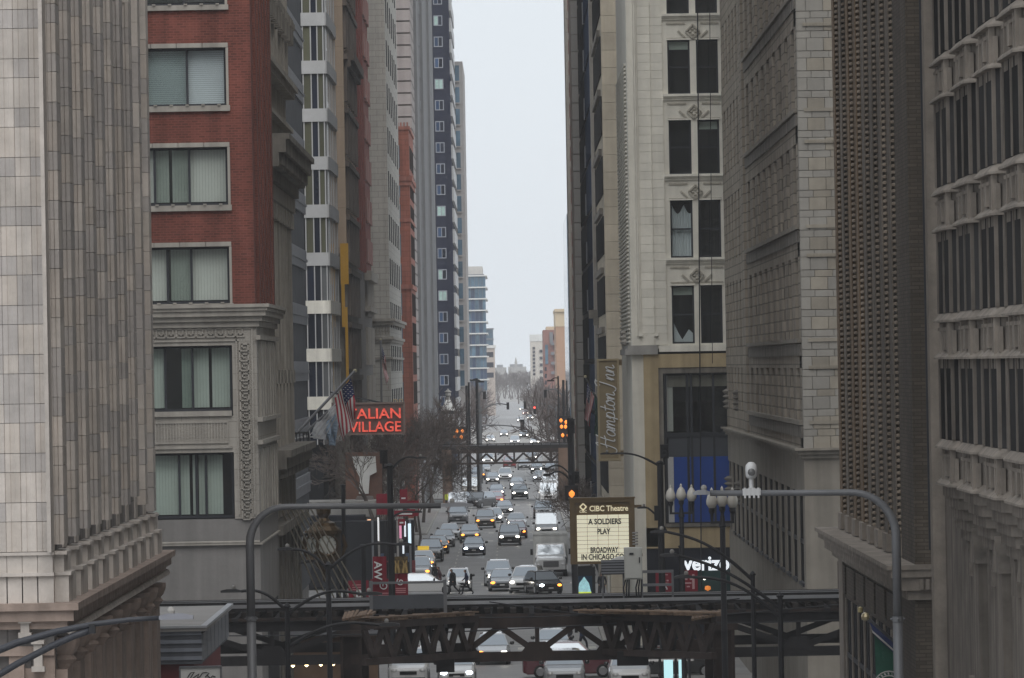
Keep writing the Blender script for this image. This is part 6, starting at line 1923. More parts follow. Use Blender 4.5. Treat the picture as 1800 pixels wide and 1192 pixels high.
# stay rods of the entrance canopy
T = thing('canopy_stays', 'pale parallel stay rods slanting in front of the bronze clock', 'stay rods', (PX(560, 970, 285), 285, 4))
for k in range(7):
    MB().tube([P(496+7.5*k, 897-2*k, 272+3*k), P(563+12.5*k, 1052, 286+2*k)], .035, 6).build('rod', M('rod_paint.%d' % k, (.42, .38, .31), var=.1), T)

# ================================================================== flags
m_fl_r = M('flag_red', (.30, .03, .045), var=.1); m_fl_w = M('flag_white', (.50, .48, .47), var=.08); m_fl_b = M('flag_blue', (.025, .035, .10), var=.15)
def cloth(mb, A, B, A2, B2, u0, u1, v0, v1, wav, nu=2, nv=10, th=.012):
    A, B, A2, B2 = map(Vector, (A, B, A2, B2))
    def pt(u, v):
        p = A.lerp(B, u).lerp(A2.lerp(B2, u), v)
        return p + Vector((.35*wav*math.sin(u*9+v*4), wav*math.sin(u*8+v*5+1), 0))*(.3+v)
    n0 = []
    for i in range(nu+1):
        for j in range(nv+1): n0.append(pt(u0+(u1-u0)*i/nu, v0+(v1-v0)*j/nv))
    fs = [(i*(nv+1)+j, (i+1)*(nv+1)+j, (i+1)*(nv+1)+j+1, i*(nv+1)+j+1) for i in range(nu) for j in range(nv)]
    mb.add(n0, fs)
    mb.add([p + Vector((0, th, 0)) for p in n0], [f[::-1] for f in fs])
def us_flag(label, pole0, pole1, A, B, A2, B2, wav, r=.06, group=None, star=True):
    T = thing('striped_flag', label, 'flag', pole0)
    pm = MB(); pm.tube([pole0, pole1], r, 8); pm.build('pole', m_steel_grey, T)
    fb = MB(); fb.lathe([(0, -.1), (.1, -.05), (.1, .05), (0, .1)], pole1, 8); fb.build('finial', M('finial_%d' % int(pole1[0]*99), (.5, .45, .3), var=0, rough=.3, metal=.5), T)
    for s_ in range(13):
        m = MB(); v0 = .42 if s_ < 7 else 0
        cloth(m, A, B, A2, B2, s_/13, (s_+1)/13, v0, 1, wav, 1)
        m.build('stripe', m_fl_r if s_ % 2 == 0 else m_fl_w, T)
    m = MB(); cloth(m, A, B, A2, B2, 0, 7/13, 0, .42, wav, 5, 5); ct = m.build('canton', m_fl_b, T)
    st = MB()
    Av, Bv, A2v, B2v = map(Vector, (A, B, A2, B2))
    for i in range(5):
        for j in range(4):
            u = (.06+i*.1); v = .06+j*.1
            p = Av.lerp(Bv, u).lerp(A2v.lerp(B2v, u), v); p = p + Vector((.35*wav*math.sin(u*9+v*4), wav*math.sin(u*8+v*5+1), 0))*(.3+v)
            st.lathe([(0, -.02), (.05, 0), (0, .02)], (p.x, p.y-.02, p.z), 5)
    st.build('stars', m_fl_w, ct)
    return T
Y = 300.0
us_flag('stars and stripes hanging from a slanted pole across the neon sign', P(508, 776, Y-4), P(624, 652, Y), P(617, 664, Y), P(588, 700, Y), P(627, 735, Y), P(603, 776, Y), .16, .07)
T = thing('grey_white_flag', 'pale grey and light blue flag drooping from the second slanted pole', 'flag', P(500, 802, Y+2))
pm = MB(); pm.tube([P(513, 783, Y+2), P(606, 696, Y+2)], .06, 8); pm.build('pole', m_steel_grey, T)
m = MB(); cloth(m, P(602, 700, Y+2), P(560, 735, Y+2), P(588, 775, Y+2), P(548, 770, Y+2), 0, 1, 0, 1, .3, 8, 10); m.build('cloth', M('grey_cloth', (.40, .41, .43), var=.25, scale=2), T)
m = MB(); cloth(m, P(590, 712, Y+1.8), P(574, 730, Y+1.8), P(592, 784, Y+1.8), P(580, 782, Y+1.8), 0, 1, .2, 1, .3, 4, 10); m.build('blue_fold', M('pale_blue_cloth', (.28, .36, .46), var=.2, scale=2), T)
ln_ = MB()
for k in range(4): ln_.tube([P(515+6*k, 772-2*k, Y+1), P(545+8*k, 765+2*k, Y+1), P(598+3*k, 700+2*k, Y+1)], .02, 4)
ln_.build('rigging', m_frame_white, T)
T = thing('fire_balcony', 'small black iron balcony at the foot of the slanted flagpoles', 'balcony', P(525, 785, 296))
bk = [P(505, 762, 294), P(542, 760, 297), P(545, 793, 297), P(507, 795, 294)]
for i in range(4): MB().tube([bk[i], bk[(i+1) % 4]], .05, 5).build('rail', m_steel_blk, T)
for k in range(6):
    t = (k+.5)/6; MB().tube([bk[0].lerp(bk[1], t), bk[3].lerp(bk[2], t)], .025, 4).build('baluster', m_steel_blk, T)
MB().box(bk[3].x, bk[2].x, 294, 297, bk[2].z-.12, bk[2].z-.02).build('floor', m_steel_blk, T)
Y = 545.0
us_flag('stars and stripes hanging limp before the pale stone tower', P(671, 716, Y), P(669, 597, Y), P(671, 605, Y), P(672, 640, Y), P(681, 650, Y), P(682, 684, Y), .2, .09)
Y = 402.0
us_flag('stars and stripes hanging left of the tall inn sign', P(1049, 705, Y+4), P(1029, 662, Y), P(1032, 672, Y), P(1044, 698, Y), P(1028, 735, Y), P(1036, 750, Y), .15, .05)
T = thing('green_flag', 'plain dark green flag hanging between striped flag and inn sign', 'flag', P(1046, 700, Y+1))
pm = MB(); pm.tube([P(1056, 716, Y+4), P(1044, 690, Y+1)], .05, 6); pm.build('pole', m_steel_grey, T)
m = MB(); cloth(m, P(1045, 694, Y+1), P(1054, 712, Y+1), P(1045, 765, Y+1), P(1053, 768, Y+1), 0, 1, 0, 1, .12, 5, 8); m.build('cloth', M('dark_green_cloth', (.015, .06, .045), var=.2), T)
# right foreground flags on the brick building
Y = 172.0
T = thing('green_club_flag', 'large dark green flag with white ring emblem at the bottom right', 'flag', P(1640, 1200, Y))
pm = MB(); pm.tube([P(1668, 1215, Y+1), P(1521, 1084, Y)], .06, 8); pm.build('pole', m_steel_grey, T)
fb = MB(); fb.lathe([(0, -.13), (.1, -.08), (.12, 0), (.09, .09), (0, .13)], P(1521, 1084, Y), 10); fb.build('finial', M('gilt_finial', (.45, .38, .24), var=.1, rough=.3, metal=.5), T)
fb = MB(); fb.lathe([(0, -.1), (.07, -.06), (.07, .06), (0, .1)], P(1512, 1072, Y+1), 8); fb.build('second_finial', M('gilt_finial2', (.45, .38, .2), var=.1, rough=.3, metal=.5), T)
m_gcl = M('club_green_cloth', (.012, .075, .048), var=.15, scale=2)
m = MB(); cloth(m, P(1537, 1116, Y), P(1650, 1215, Y), P(1540, 1290, Y), P(1650, 1330, Y), 0, 1, 0, 1, .1, 12, 10); m.build('cloth', m_gcl, T)
m = MB(); cloth(m, P(1527, 1092, Y-.15), P(1650, 1200, Y-.15), P(1537, 1116, Y-.15), P(1650, 1222, Y-.15), 0, .42, 0, 1, .03, 6, 4); m.build('blue_furl', m_fl_b, T)
m = MB(); cloth(m, P(1531, 1106, Y-.18), P(1650, 1212, Y-.18), P(1534, 1112, Y-.18), P(1650, 1217, Y-.18), 0, .9, 0, 1, .02, 6, 2); m.build('white_edge', m_fl_w, T)
for k in range(4):
    m = MB(); u0 = .48+k*.12; cloth(m, P(1527, 1092, Y-.16), P(1650, 1200, Y-.16), P(1537, 1114, Y-.16), P(1650, 1220, Y-.16), u0, u0+.055, 0, 1, .03, 2, 3); m.build('red_stripe', m_fl_r, T)
q = P(1562, 1206, Y); rg = MB()
for r_ in (.42, .3): rg.tube([(q.x+r_*math.cos(k*.2618), Y-.22, q.z+r_*math.sin(k*.2618)) for k in range(25)], .018, 4, cap=False)
for k in range(9):
    a_ = .5+k*.27; rg.bar((q.x+.33*math.cos(a_), Y-.22, q.z+.33*math.sin(a_)), (q.x+.39*math.cos(a_+.06), Y-.22, q.z+.39*math.sin(a_+.06)), .02, .04)
rg.build('ring_emblem', m_fl_w, T)
# ================================================================== street lamps, signals, posts
def arc_pts(p0, p1, bulge, n=12, y=None):
    p0, p1 = Vector(p0), Vector(p1)
    out = []
    for k in range(n+1):
        t = k/n; p = p0.lerp(p1, t); p.z += bulge*math.sin(math.pi*t) ; out.append(p)
    return out
def luminaire(T, tip, direction, L=.62, mat=None):
    d = Vector(direction).normalized()
    sx = 1 if d.x > 0 else -1
    lm = MB()
    x0, x1 = tip.x, tip.x + sx*L
    prof = [(0, .035), (.25, .075), (.7, .07), (1, .03)]
    vs, fs = [], []
    for t, h in prof:
        x = x0 + (x1-x0)*t
        w = .11 + .03*math.sin(math.pi*t)
        vs += [(x, tip.y-w, tip.z-.03), (x, tip.y+w, tip.z-.03), (x, tip.y+w*.8, tip.z+h), (x, tip.y-w*.8, tip.z+h)]
    for i in range(3):
        for k in range(4): fs.append((i*4+k, i*4+(k+1) % 4, (i+1)*4+(k+1) % 4, (i+1)*4+k))
    fs += [(0,1,2,3), (12,13,14,15)]
    lm.add(vs, fs)
    lo = lm.build('luminaire', mat or m_steel_blk, T)
    ph = MB(); ph.lathe([(.06, 0), (.07, .05), (.05, .1), (0, .12)], (x0+(x1-x0)*.35, tip.y, tip.z+.075), 8); ph.build('photocell', m_conc, lo)
    return lo
def twin_lamp(label, px, py_top, Y, arms, pr=.09, mat=m_steel_blk, base=0, extra=None, group='black street lamps', name='street_lamp', lum=None, armr=.045):
    top = P(px, py_top, Y)
    T = thing(name, label, 'street lamp', (top.x, Y, base), group)
    c = MB(); c.tube([(top.x, Y, base), (top.x, Y, base+1.2), (top.x, Y, base+1.25), (top.x, Y, top.z)], [pr*1.6, pr*1.5, pr, pr*.85], 10); c.build('pole', mat, T)
    cp = MB(); cp.lathe([(pr, 0), (pr*1.3, .04), (pr*.6, .12), (0, .16)], (top.x, Y, top.z), 8); cp.build('cap', mat, T)
    for (jx, jy, tx, ty, bul, *ll) in arms:
        j = P(jx, jy, Y); t = P(tx, ty, Y)
        sx = 1 if t.x > j.x else -1
        L = ll[0] if ll else .62
        tip = Vector((t.x - sx*L, Y, t.z))
        a = MB(); a.tube(arc_pts(j, tip, bul), [armr*1.2]*4+[armr]*9, 8); a.build('arm', mat, T)
        luminaire(T, tip, (sx, 0, 0), L, lum or mat)
    return T
twin_lamp('black twin-armed lamp in front of the stucco wall, lower of two', 505, 1068, 190, [(505, 1075, 388, 1040, .25), (505, 1080, 672, 1044, .35), (503, 1140, 703, 1098, .35)], .09)
twin_lamp('black twin-armed lamp in front of the red banners, near the clock', 577, 995, 205, [(577, 1002, 488, 966, .2, .5), (577, 1002, 723, 957, .35, .5)], .1)
twin_lamp('black lamp post with one rising arm left of the tan block', 1323, 1012, 195, [(1323, 1020, 1143, 936, .3, .55)], .08)
twin_lamp('black lamp post with two low arms at the right of the railway', 1371, 1050, 185, [(1371, 1070, 1160, 977, .25, .55), (1371, 1085, 1185, 1015, .35, .55)], .09)
tl = twin_lamp('black lamp pole with signal back above the crossing on the right', 1160, 815, 300, [(1160, 820, 1055, 798, .25, .5), (1172, 935, 1120, 893, .15, .5)], .17)
def signal(T, px0, px1, py0, py1, Y, mat=m_steel_blk, lit=None):
    a, b = P(px0, py1, Y), P(px1, py0, Y)
    s = MB(); s.box(a.x, b.x, Y-.12, Y+.12, a.z, b.z); s.box(a.x-.02, b.x+.02, Y-.14, Y+.14, b.z, b.z+.05)
    so = s.build('signal_head', mat, T)
    h = (b.z-a.z)/3; r = min((b.x-a.x)*.36, h*.36)
    for k in range(3):
        v = MB(); v.lathe([(r, 0), (r*1.1, .02), (r, .04)], (0, 0, 0), 10)
        v.v = [(x+(a.x+b.x)/2, -z+Y-.12, y+a.z+h*(k+.5)) for x, y, z in v.v]
        v.build('lens', lit if (lit and k == 2) else m_trim, so)
    return so
signal(tl, 1161, 1175, 783, 806, 299.7)
q0, q1 = P(1160, 816, 300), P(1167, 806, 300)
MB().tube([q0, (q1.x, 300, q0.z), q1], .05, 6).build('signal_bracket', m_steel_blk, tl)
MB().box(PX(1150, 900, 299.6), PX(1158, 900, 299.6), 299.5, 299.9, PZ(1154, 915, 299.6), PZ(1154, 889, 299.6)).build('control_box', m_steel_blk, tl)
tl = twin_lamp('black lamp pole with signal back among the bare trees on the left', 685, 820, 300, [(686, 828, 750, 805, .3, .45), (686, 912, 742, 900, .15, .4)], .17)
signal(tl, 668, 681, 793, 815, 299.7)
q0, q1 = P(685, 822, 300), P(674, 815, 300)
MB().tube([q0, (q1.x, 300, q0.z), q1], .05, 6).build('signal_bracket', m_steel_blk, tl)
# dark poles behind the near railway on the left
for (px, py, Y, r, lb) in ((603, 855, 300, .1, 'thin dark post in front of the shop awning'), (593, 930, 310, .12, 'dark post beside the bronze clock'), (638, 960, 306, .12, 'dark grey post in front of red banners'), (1197, 962, 280, .1, 'dark post carrying a small box behind shop lettering')):
    q = P(px, py, Y); t = thing('dark_post', lb, 'post', (q.x, Y, 0))
    c = MB(); c.tube([(q.x, Y, 0), (q.x, Y, q.z)], r, 8); c.build('shaft', m_steel_blk, t)
    c = MB(); c.lathe([(r*1.2, 0), (r*1.4, .06), (0, .12)], (q.x, Y, q.z), 8); c.build('cap', m_steel_blk, t)
# three-globe posts
m_globe = M('opal_globe', (.46, .44, .40), var=.05, rough=.25)
def globes(label, px, py, Y, sep, gx=3, r=.19):
    q = P(px, py, Y)
    T = thing('globe_lamp', label, 'street lamp', (q.x, Y, 0), 'black lamps with opal globes')
    c = MB(); c.lathe([(.3, 0), (.3, .3), (.2, .5), (.16, 1.2), (.11, 1.3), (.09, q.z-1.0), (.13, q.z-.95), (.09, q.z-.8), (.07, q.z-.6)], (q.x, Y, 0), 10); c.build('pole', m_steel_blk, T)
    MB().box(q.x-sep-.05, q.x+sep+.05, Y-.05, Y+.05, q.z-.86, q.z-.78).build('crossarm', m_steel_blk, T)
    for k in (-1, 0, 1):
        z0 = q.z-.35+(.04 if k == 0 else 0)
        hd = MB(); hd.lathe([(.05, -.45), (.06, -.2), (.11, -.1), (.1, 0)], (q.x+k*sep, Y, z0), 8); ho = hd.build('globe_holder', m_steel_blk, T)
        gb = MB(); gb.lathe([(.1, 0), (r, .13), (r*1.02, .25), (r*.75, .42), (r*.45, .5), (.04, .56)], (q.x+k*sep, Y, z0), 12); gb.build('globe', m_globe, ho, True)
        fn = MB(); fn.lathe([(.04, 0), (.05, .05), (0, .14)], (q.x+k*sep, Y, z0+.55), 6); fn.build('finial', m_globe, ho)
    return T
globes('black post with three opal globes before the blue shop panel, farther one', 1197, 866, 250, .42, r=.2)
globes('black post with opal globes at the tan block corner, nearer one', 1269, 874, 205, .34, r=.18)
# big grey mast arms
def mast(label, px, Y, pole_r, corner, arm_y, arm_end, lum_end, R):
    x = PX(px, 1050, Y); zt = PZ((px+arm_end)/2, arm_y, Y); xe = PX(arm_end, arm_y, Y); s_ = 1 if xe > x else -1
    ze = PZ(arm_end, arm_y, Y)
    T = thing('mast_lamp', label, 'street lamp', (x, Y, 0), 'tall grey curved-arm street lamps')
    lo = MB(); zj = PZ(px, 1085, Y)
    lo.tube([(x, Y, 0), (x, Y, zj)], pole_r*1.12, 14); lo.build('lower_pole', m_steel_grey, T, True)
    pts = [(x, Y, zj), (x, Y, zt-R)]
    for k in range(1, 11):
        a = k/10*math.pi/2; pts.append((x+s_*R*(1-math.cos(a)), Y, zt-R+R*math.sin(a)))
    pts += [(x+s_*(R+.5), Y, zt), (xe, Y, ze)]
    up = MB(); n = len(pts); up.tube(pts, [pole_r]*2+[pole_r*(1-.35*k/(n-3)) for k in range(n-2)], 14); up.build('curved_arm', m_steel_grey, T, True)
    rg = MB(); rg.lathe([(pole_r*1.25, 0), (pole_r*1.25, .12)], (x, Y, zj-.1), 12)
    for k in range(4): rg.lathe([(.02, -.02), (.03, 0), (.02, .03)], (x+(pole_r*1.4)*math.cos(k*1.57), Y+(pole_r*1.4)*math.sin(k*1.57), zj-.04), 6)
    rg.build('joint_collar', m_steel_grey, T)
    luminaire(T, Vector((xe, Y, ze)), (s_, 0, 0), abs(PX(lum_end, arm_y, Y)-xe), M('lamp_head_grey_%d' % px, (.2, .205, .22), var=.05, rough=.5))
    return T
mast('tall grey curved-arm lamp on the left over the street', 441, 165, .11, None, 889, 775, 832, .95)
mt = mast('tall grey curved-arm lamp on the right carrying a white camera', 1577, 140, .10, None, 867, 1248, 1218, 1.0)
# camera on the right arm
Y = 140.0
q = P(1321, 866, Y)
T = thing('surveillance_camera', 'white bullet-shaped camera on a stalk clamped to the right mast arm', 'camera', (q.x, Y, q.z))
m_camw = M('camera_white', (.58, .58, .58), var=0, rough=.35)
c = MB(); c.lathe([(.06, .08), (.05, .1), (.05, .33)], (q.x, Y, q.z), 10); c.build('stalk', m_camw, T)
c = MB(); c.box(q.x-.2, q.x+.2, Y-.09, Y+.09, q.z-.06, q.z+.09)
for k in range(4): c.box(q.x-.17+k*.1, q.x-.13+k*.1, Y-.1, Y+.1, q.z-.12, q.z+.11)
c.build('clamp', m_camw, T)
c = MB(); c.lathe([(.09, 0), (.125, .05), (.135, .2), (.12, .3), (.06, .36), (0, .37)], (q.x, Y, q.z+.32), 14); c.build('housing', m_camw, T, True)
c = MB(); c.lathe([(0, -.02), (.07, 0), (.085, .04), (.07, .08), (0, .1)], (0, 0, 0), 12); c.v = [(x+q.x, -z+Y-.10, y+q.z+.46) for x, y, z in c.v]; c.build('lens', M('camera_lens', (.12, .12, .12), var=0, rough=.15), T)
# near dark double arm at the lower left
Y = 110.0
pl = P(-120, 1290, Y)
T = thing('foreground_lamp', 'large dark double-braced lamp arm entering at the lower left corner', 'street lamp', (pl.x, Y, 0))
c = MB(); c.tube([(pl.x, Y, 0), (pl.x, Y, PZ(-120, 1150, Y))], .12, 10); c.build('pole', m_steel_blk, T)
c = MB(); c.tube([P(-120, 1192, Y), P(-40, 1158, Y), P(30, 1130, Y), P(100, 1110, Y), P(165, 1097, Y), P(230, 1089, Y), P(282, 1086, Y)], [.075, .07, .065, .06, .05, .045, .042], 10); c.build('upper_arm', M('dark_arm_paint', (.035, .037, .045), var=.1, rough=.45), T, True)
c = MB(); c.tube([P(-120, 1262, Y), P(-30, 1203, Y), P(30, 1167, Y), P(90, 1136, Y), P(130, 1118, Y), P(162, 1107, Y)], .06, 10); c.build('lower_brace', M('dark_brace_paint', (.035, .037, .045), var=.1, rough=.45), T, True)
q = P(165, 1105, Y); MB().box(q.x-.08, q.x+.03, Y-.09, Y+.09, q.z-.08, q.z+.09).build('clamp', m_steel_blk, T)
luminaire(T, P(280, 1086, Y), (1, 0, 0), .6, M('foreground_lamp_head', (.17, .175, .2), var=.05, rough=.5))

# ------------------------------------------------------------------ small things far down the street
def far_post(label, px, py, Y, r=.12, arms=(), mat=m_steel_blk, base_y=None):
    q = P(px, py, Y); t = thing('far_lamp_post', label, 'street lamp', (q.x, Y, 0), 'lamp posts far down the street')
    c = MB(); c.tube([(q.x, Y, 0), (q.x, Y, q.z)], r, 6); c.build('pole', mat, t)
    for (tx, ty, bul) in arms:
        e = P(tx, ty, Y); a = MB(); a.tube(arc_pts((q.x, Y, PZ(px, py+4, Y)), e, bul, 6), r*.6, 5); a.build('arm', mat, t)
        l = MB(); l.box(e.x-.4, e.x+.4, Y-.15, Y+.15, e.z-.1, e.z+.08); l.build('luminaire', mat, t)
    return t
far_post('dark twin pole standing left above the far railway, nearer the navy tower', 820, 678, 705, .14)
far_post('dark pole with small arms left above the far railway', 838, 665, 705, .16, ((845, 671, .1), (832, 668, .1)))
far_post('thin dark pole beside the dark twin pole above far railway', 824, 672, 708, .12)
far_post('dark pole with one lamp arm right above the far railway', 981, 661, 705, .1, ((968, 669, .15),))
far_post('thick dark post on the right above the far railway', 990, 668, 705, .14)
far_post('slim dark post rightmost above the far railway', 996, 669, 705, .1)
def far_mast(label, px, py0, arm, head, Y, mat, lit=None):
    q = P(px, py0, Y); t = thing('traffic_signal', label, 'traffic light', (q.x, Y, 0), 'traffic signals far down the street')
    c = MB(); c.tube([(q.x, Y, 0), (q.x, Y, q.z)], .12, 6); c.build('pole', mat, t)
    e = P(*arm, Y); a = MB(); a.tube(arc_pts(P(px, py0+8, Y), e, .5, 8), .08, 5); a.build('mast_arm', mat, t)
    signal(t, *head, Y, m_steel_blk, lit)
    return t
m_dk = M('signal_grey_paint', (.12, .125, .13), var=.1)
far_mast('grey curved mast signal at the left of the distant crossing', 845, 715, (893, 712), (890.5, 895, 708, 720), 800, m_dk)
far_mast('grey curved mast signal at the right of the distant crossing', 977, 712, (928, 713), (920.5, 925.5, 706, 719), 800, m_dk)
far_mast('dark signal with a red lamp at the end of its arm', 964, 705, (941, 718), (938, 942, 714, 728), 930, m_dk, lamp_mat('red_signal', (1, .06, .04), 6))
far_mast('hanging green-backed signal low over the pale bridge', 810, 750, (918, 752), (915, 922, 738, 756), 760, m_dk)
far_mast('small dark signal hanging over the distant right lane', 990, 688, (958, 688), (956, 961, 686, 699), 720, m_dk)
far_mast('small dark signal right of the left far poles', 842, 690, (851, 692), (849, 854, 689, 702), 720, m_dk)
def amber_cluster(label, spots, Y):
    q = P(*spots[0], Y); t = thing('amber_signal', label, 'signal light', (q.x, Y, 6))
    z0 = min(PZ(x, y, Y) for x, y in spots)
    bd = MB(); xs = [PX(x, y, Y) for x, y in spots]; zs2 = [PZ(x, y, Y) for x, y in spots]
    bd.box(min(xs)-.4, max(xs)+.4, Y+.1, Y+.4, min(zs2)-.4, max(zs2)+.5); bd.box((min(xs)+max(xs))/2-.1, (min(xs)+max(xs))/2+.1, Y+.15, Y+.35, PZ(*[800, 783], Y), min(zs2)-.4)
    bd.build('signal_box', m_steel_blk, t)
    for (x, y) in spots: MB().lathe([(0, -.26), (.16, -.1), (.18, .06), (0, .24)], P(x, y, Y), 8).build('lamp', M('amber_glow', (1.0, .30, .05), var=0, emit=.95), t)
amber_cluster('four glowing amber lamps in a dark box left above the far railway', [(803, 758), (813, 758), (800, 768), (811, 768)], 692)
amber_cluster('column of dim amber lamps right above the far railway', [(986, 739), (995, 742), (987, 750), (994, 750), (989, 765), (999, 765)], 692)
amber_cluster('single amber lamp on a dark post left of the theatre sign', [(1005, 868)], 380)
q = P(1006, 870, 380); t = thing('dark_signal_pole', 'thick dark pole standing left of the lit theatre sign', 'pole', (q.x, 380, 0))
c = MB(); c.tube([(q.x+.1, 380.5, 0), (q.x-.05, 380.5, PZ(1006, 735, 380))], .2, 10); c.build('pole', m_steel_blk, t)
signal(t, 1002, 1010, 738, 762, 380.2)
signal(t, 1010, 1018, 830, 850, 380.2)
for (ax, ay) in ((962, 824), (965, 835)):
    a = MB(); a.tube(arc_pts(P(1004, ay+12, 380), P(ax, ay, 380), .4, 8), .05, 6); a.build('arm', m_steel_blk, t)
    l = MB(); e = P(ax, ay, 380); l.box(e.x-.35, e.x+.1, 379.9, 380.15, e.z-.06, e.z+.07); l.build('luminaire', m_steel_blk, t)
# pagoda-roofed station house on the far line
Y = 702.0
a, b = P(775, 722, Y), P(801, 722, Y); ax_ = P(786, 703, Y)
T = thing('station_house', 'station house with white pyramid roof and lantern at the far railway', 'station house', ((a.x+b.x)/2, Y, 6))
r = MB(); cx = (a.x+b.x)/2
r.add([(a.x, Y-1, a.z), (b.x, Y-1, a.z), (b.x, Y+1.5, a.z), (a.x, Y+1.5, a.z), (cx-.25, Y-.1, ax_.z), (cx+.25, Y-.1, ax_.z), (cx+.25, Y+.4, ax_.z), (cx-.25, Y+.4, ax_.z)], [(0,1,5,4), (1,2,6,5), (2,3,7,6), (3,0,4,7), (4,5,6,7), (3,2,1,0)])
r.build('pyramid_roof', m_whitep, T)
l = MB(); l.lathe([(.25, 0), (.2, .35), (.36, .5), (.3, .75), (.42, .9), (.1, 1.15), (0, 1.3)], (cx, Y+.15, ax_.z), 8); l.build('lantern', m_conc, T)
MB().box(a.x+.2, b.x-.2, Y-.8, Y+1.3, PZ(786, 783, Y), a.z-.02).build('walls', M('station_dark_wall', (.06, .062, .07), var=.3, scale=2), T)
for k in range(3): MB().box(a.x+.3+k*.45, a.x+.6+k*.45, Y-.86, Y-.8, a.z-1.6, a.z-.4).build('window', m_frame_white, T)

# ================================================================== bare winter trees
def bare_tree(seed, H=9.5, spread=1.0, depth=6, thick=.17, lean=0, rmin=.02):
    R = random.Random(seed)
    tr, cr = MB(), MB()
    def grow(p, d, L, r, lv):
        n = 3 if lv < 3 else 2
        pts = [p]; rr = [r]
        for k in range(n):
            d = (d + Vector((R.uniform(-.22, .22), R.uniform(-.22, .22), R.uniform(-.04, .12)))).normalized()
            p = p + d*(L/n); pts.append(p); rr.append(r*(1-.35*(k+1)/n))
        (tr if lv < 2 else cr).tube(pts, rr, 7 if lv < 2 else (4 if lv < 4 else 3), cap=lv < 2)
        if lv >= depth: return
        kids = R.choice((2, 3, 3)) if lv < 2 else (R.choice((3, 3, 4)) if lv < depth-1 else 4)
        for _ in range(kids):
            a = R.uniform(0, 2*math.pi); tilt = R.uniform(.3, .85)*spread
            side = d.orthogonal().normalized(); side.rotate(Matrix.Rotation(a, 3, d))
            nd = (d*math.cos(tilt)+side*math.sin(tilt)).normalized()
            q = pts[-1] if _ < 2 else pts[-2]
            grow(q, nd, L*R.uniform(.6, .84), max(rmin, rr[-1]*R.uniform(.58, .78)), lv+1)
    grow(Vector((0, 0, 0)), Vector((lean, 0, 1)).normalized(), H*.27, thick, 0)
    return tr, cr
def tree_proto(seed, label, **kw):
    t = proto('bare_tree', label, 'tree', 'bare trees along the pavements')
    a, b = bare_tree(seed, **kw)
    add('trunk', a.mesh('trunk', m_bark), t); add('crown', b.mesh('crown', m_twig), t)
    return t
TREES = [tree_proto(11, 'crooked bare tree with dark limbs in front of the neon sign', H=14.5, depth=6, thick=.3, lean=.7),
         tree_proto(23, 'dense bare tree right of the dark signal pole on the left', H=13.5, depth=6, spread=1.0, thick=.16),
         tree_proto(37, 'bare tree left of the theatre sign on the right pavement', H=12.5, depth=6, spread=1.05, thick=.15)]
spots = [(0, -11.2, 432, 1.0, 0.2, None), (1, -10.4, 470, 1.0, 1.0, None), (2, 5.35, 405, .8, 0, None)]
more = [(1, -9.6, 452, .8, 2.0, 'bare tree with fine brown twigs behind the red shop signs'), (2, -9.2, 500, .95, 4.0, 'bare tree right below the neon sign'),
        (1, -9.0, 530, 1.0, 3.2, 'bare tree between neon sign and parked vans'), (2, -8.9, 565, 1.0, 5.1, 'bare tree behind the parked beige van'),
        (1, -8.8, 600, 1.05, .4, 'bare tree before the far railway on the left'), (2, -8.8, 640, 1.05, 1.4, 'bare tree close to the far railway column on the left'),
        (1, -8.7, 672, 1.0, 2.6, 'bare tree farthest before the far railway on the left'),
        (2, -10.6, 485, 1.0, .9, 'bare tree close to the wall below the pale stone tower'), (1, -10.5, 550, 1.05, 2.9, 'bare tree against the red sandstone building'),
        (2, -10.3, 590, 1.05, 4.9, 'bare tree against the grey pier tower'), (1, -10.2, 625, 1.1, 5.8, 'bare tree against the foot of the navy tower'), (2, -7.9, 515, .85, 2.2, 'small bare tree at the left kerb above the parked cars'),
        (1, 5.5, 440, .7, 2.2, 'bare tree behind the striped flag on the right'),
        (1, 5.3, 540, .55, 4.4, 'bare tree between right parked van and the far railway'), (2, 5.3, 625, .55, 5.5, 'bare tree nearest the far railway on the right')]
for (i, x, y, s, rz, lb) in spots:
    t = TREES[i]; t.location = (x, y, .13); t.scale = (s, s, s); t.rotation_euler = (0, 0, rz)
for (i, x, y, s, rz, lb) in more:
    t = copy_tree(TREES[i]); t.location = (x, y, .13); t.scale = (s, s, s); t.rotation_euler = (0, 0, rz); t['label'] = lb
# the wood of far street trees, one mass
R = random.Random(77)
fv, ff = [], []
src = [bare_tree(s, H=16, depth=4, spread=1.1, thick=.22, rmin=.055) for s in (101, 102, 103)]
src2 = [bare_tree(s, H=16, depth=4, spread=1.15, thick=.3, rmin=.11) for s in (104, 105)]
for k in range(170):
    Y = 725 + (2400-725)*(k/170)**1.3
    side = -1 if k % 2 else 1
    x = side*(R.uniform(7.6, 14)) + (-1.5)
    s = R.uniform(.72, 1.0); rz = R.uniform(0, 6.28); c_, s_ = math.cos(rz)*s, math.sin(rz)*s
    for mb in src[k % 3]:
        n = len(fv)
        fv += [(x+vx*c_-vy*s_, Y+vx*s_+vy*c_, vz*s) for vx, vy, vz in mb.v]
        ff += [tuple(i+n for i in f) for f in mb.f]
for k in range(230):                                   # where the street ends, trees close it off
    Y = R.uniform(2350, 3300); x = R.uniform(-70, 70); s = R.uniform(.8, 1.1); rz = R.uniform(0, 6.28); c_, s_ = math.cos(rz)*s, math.sin(rz)*s
    for mb in src2[k % 2]:
        n = len(fv)
        fv += [(x+vx*c_-vy*s_, Y+vx*s_+vy*c_, vz*s) for vx, vy, vz in mb.v]
        ff += [tuple(i+n for i in f) for f in mb.f]
me = bpy.data.meshes.new('far_trees'); me.from_pydata(fv, [], ff); me.materials.append(m_twig_far)
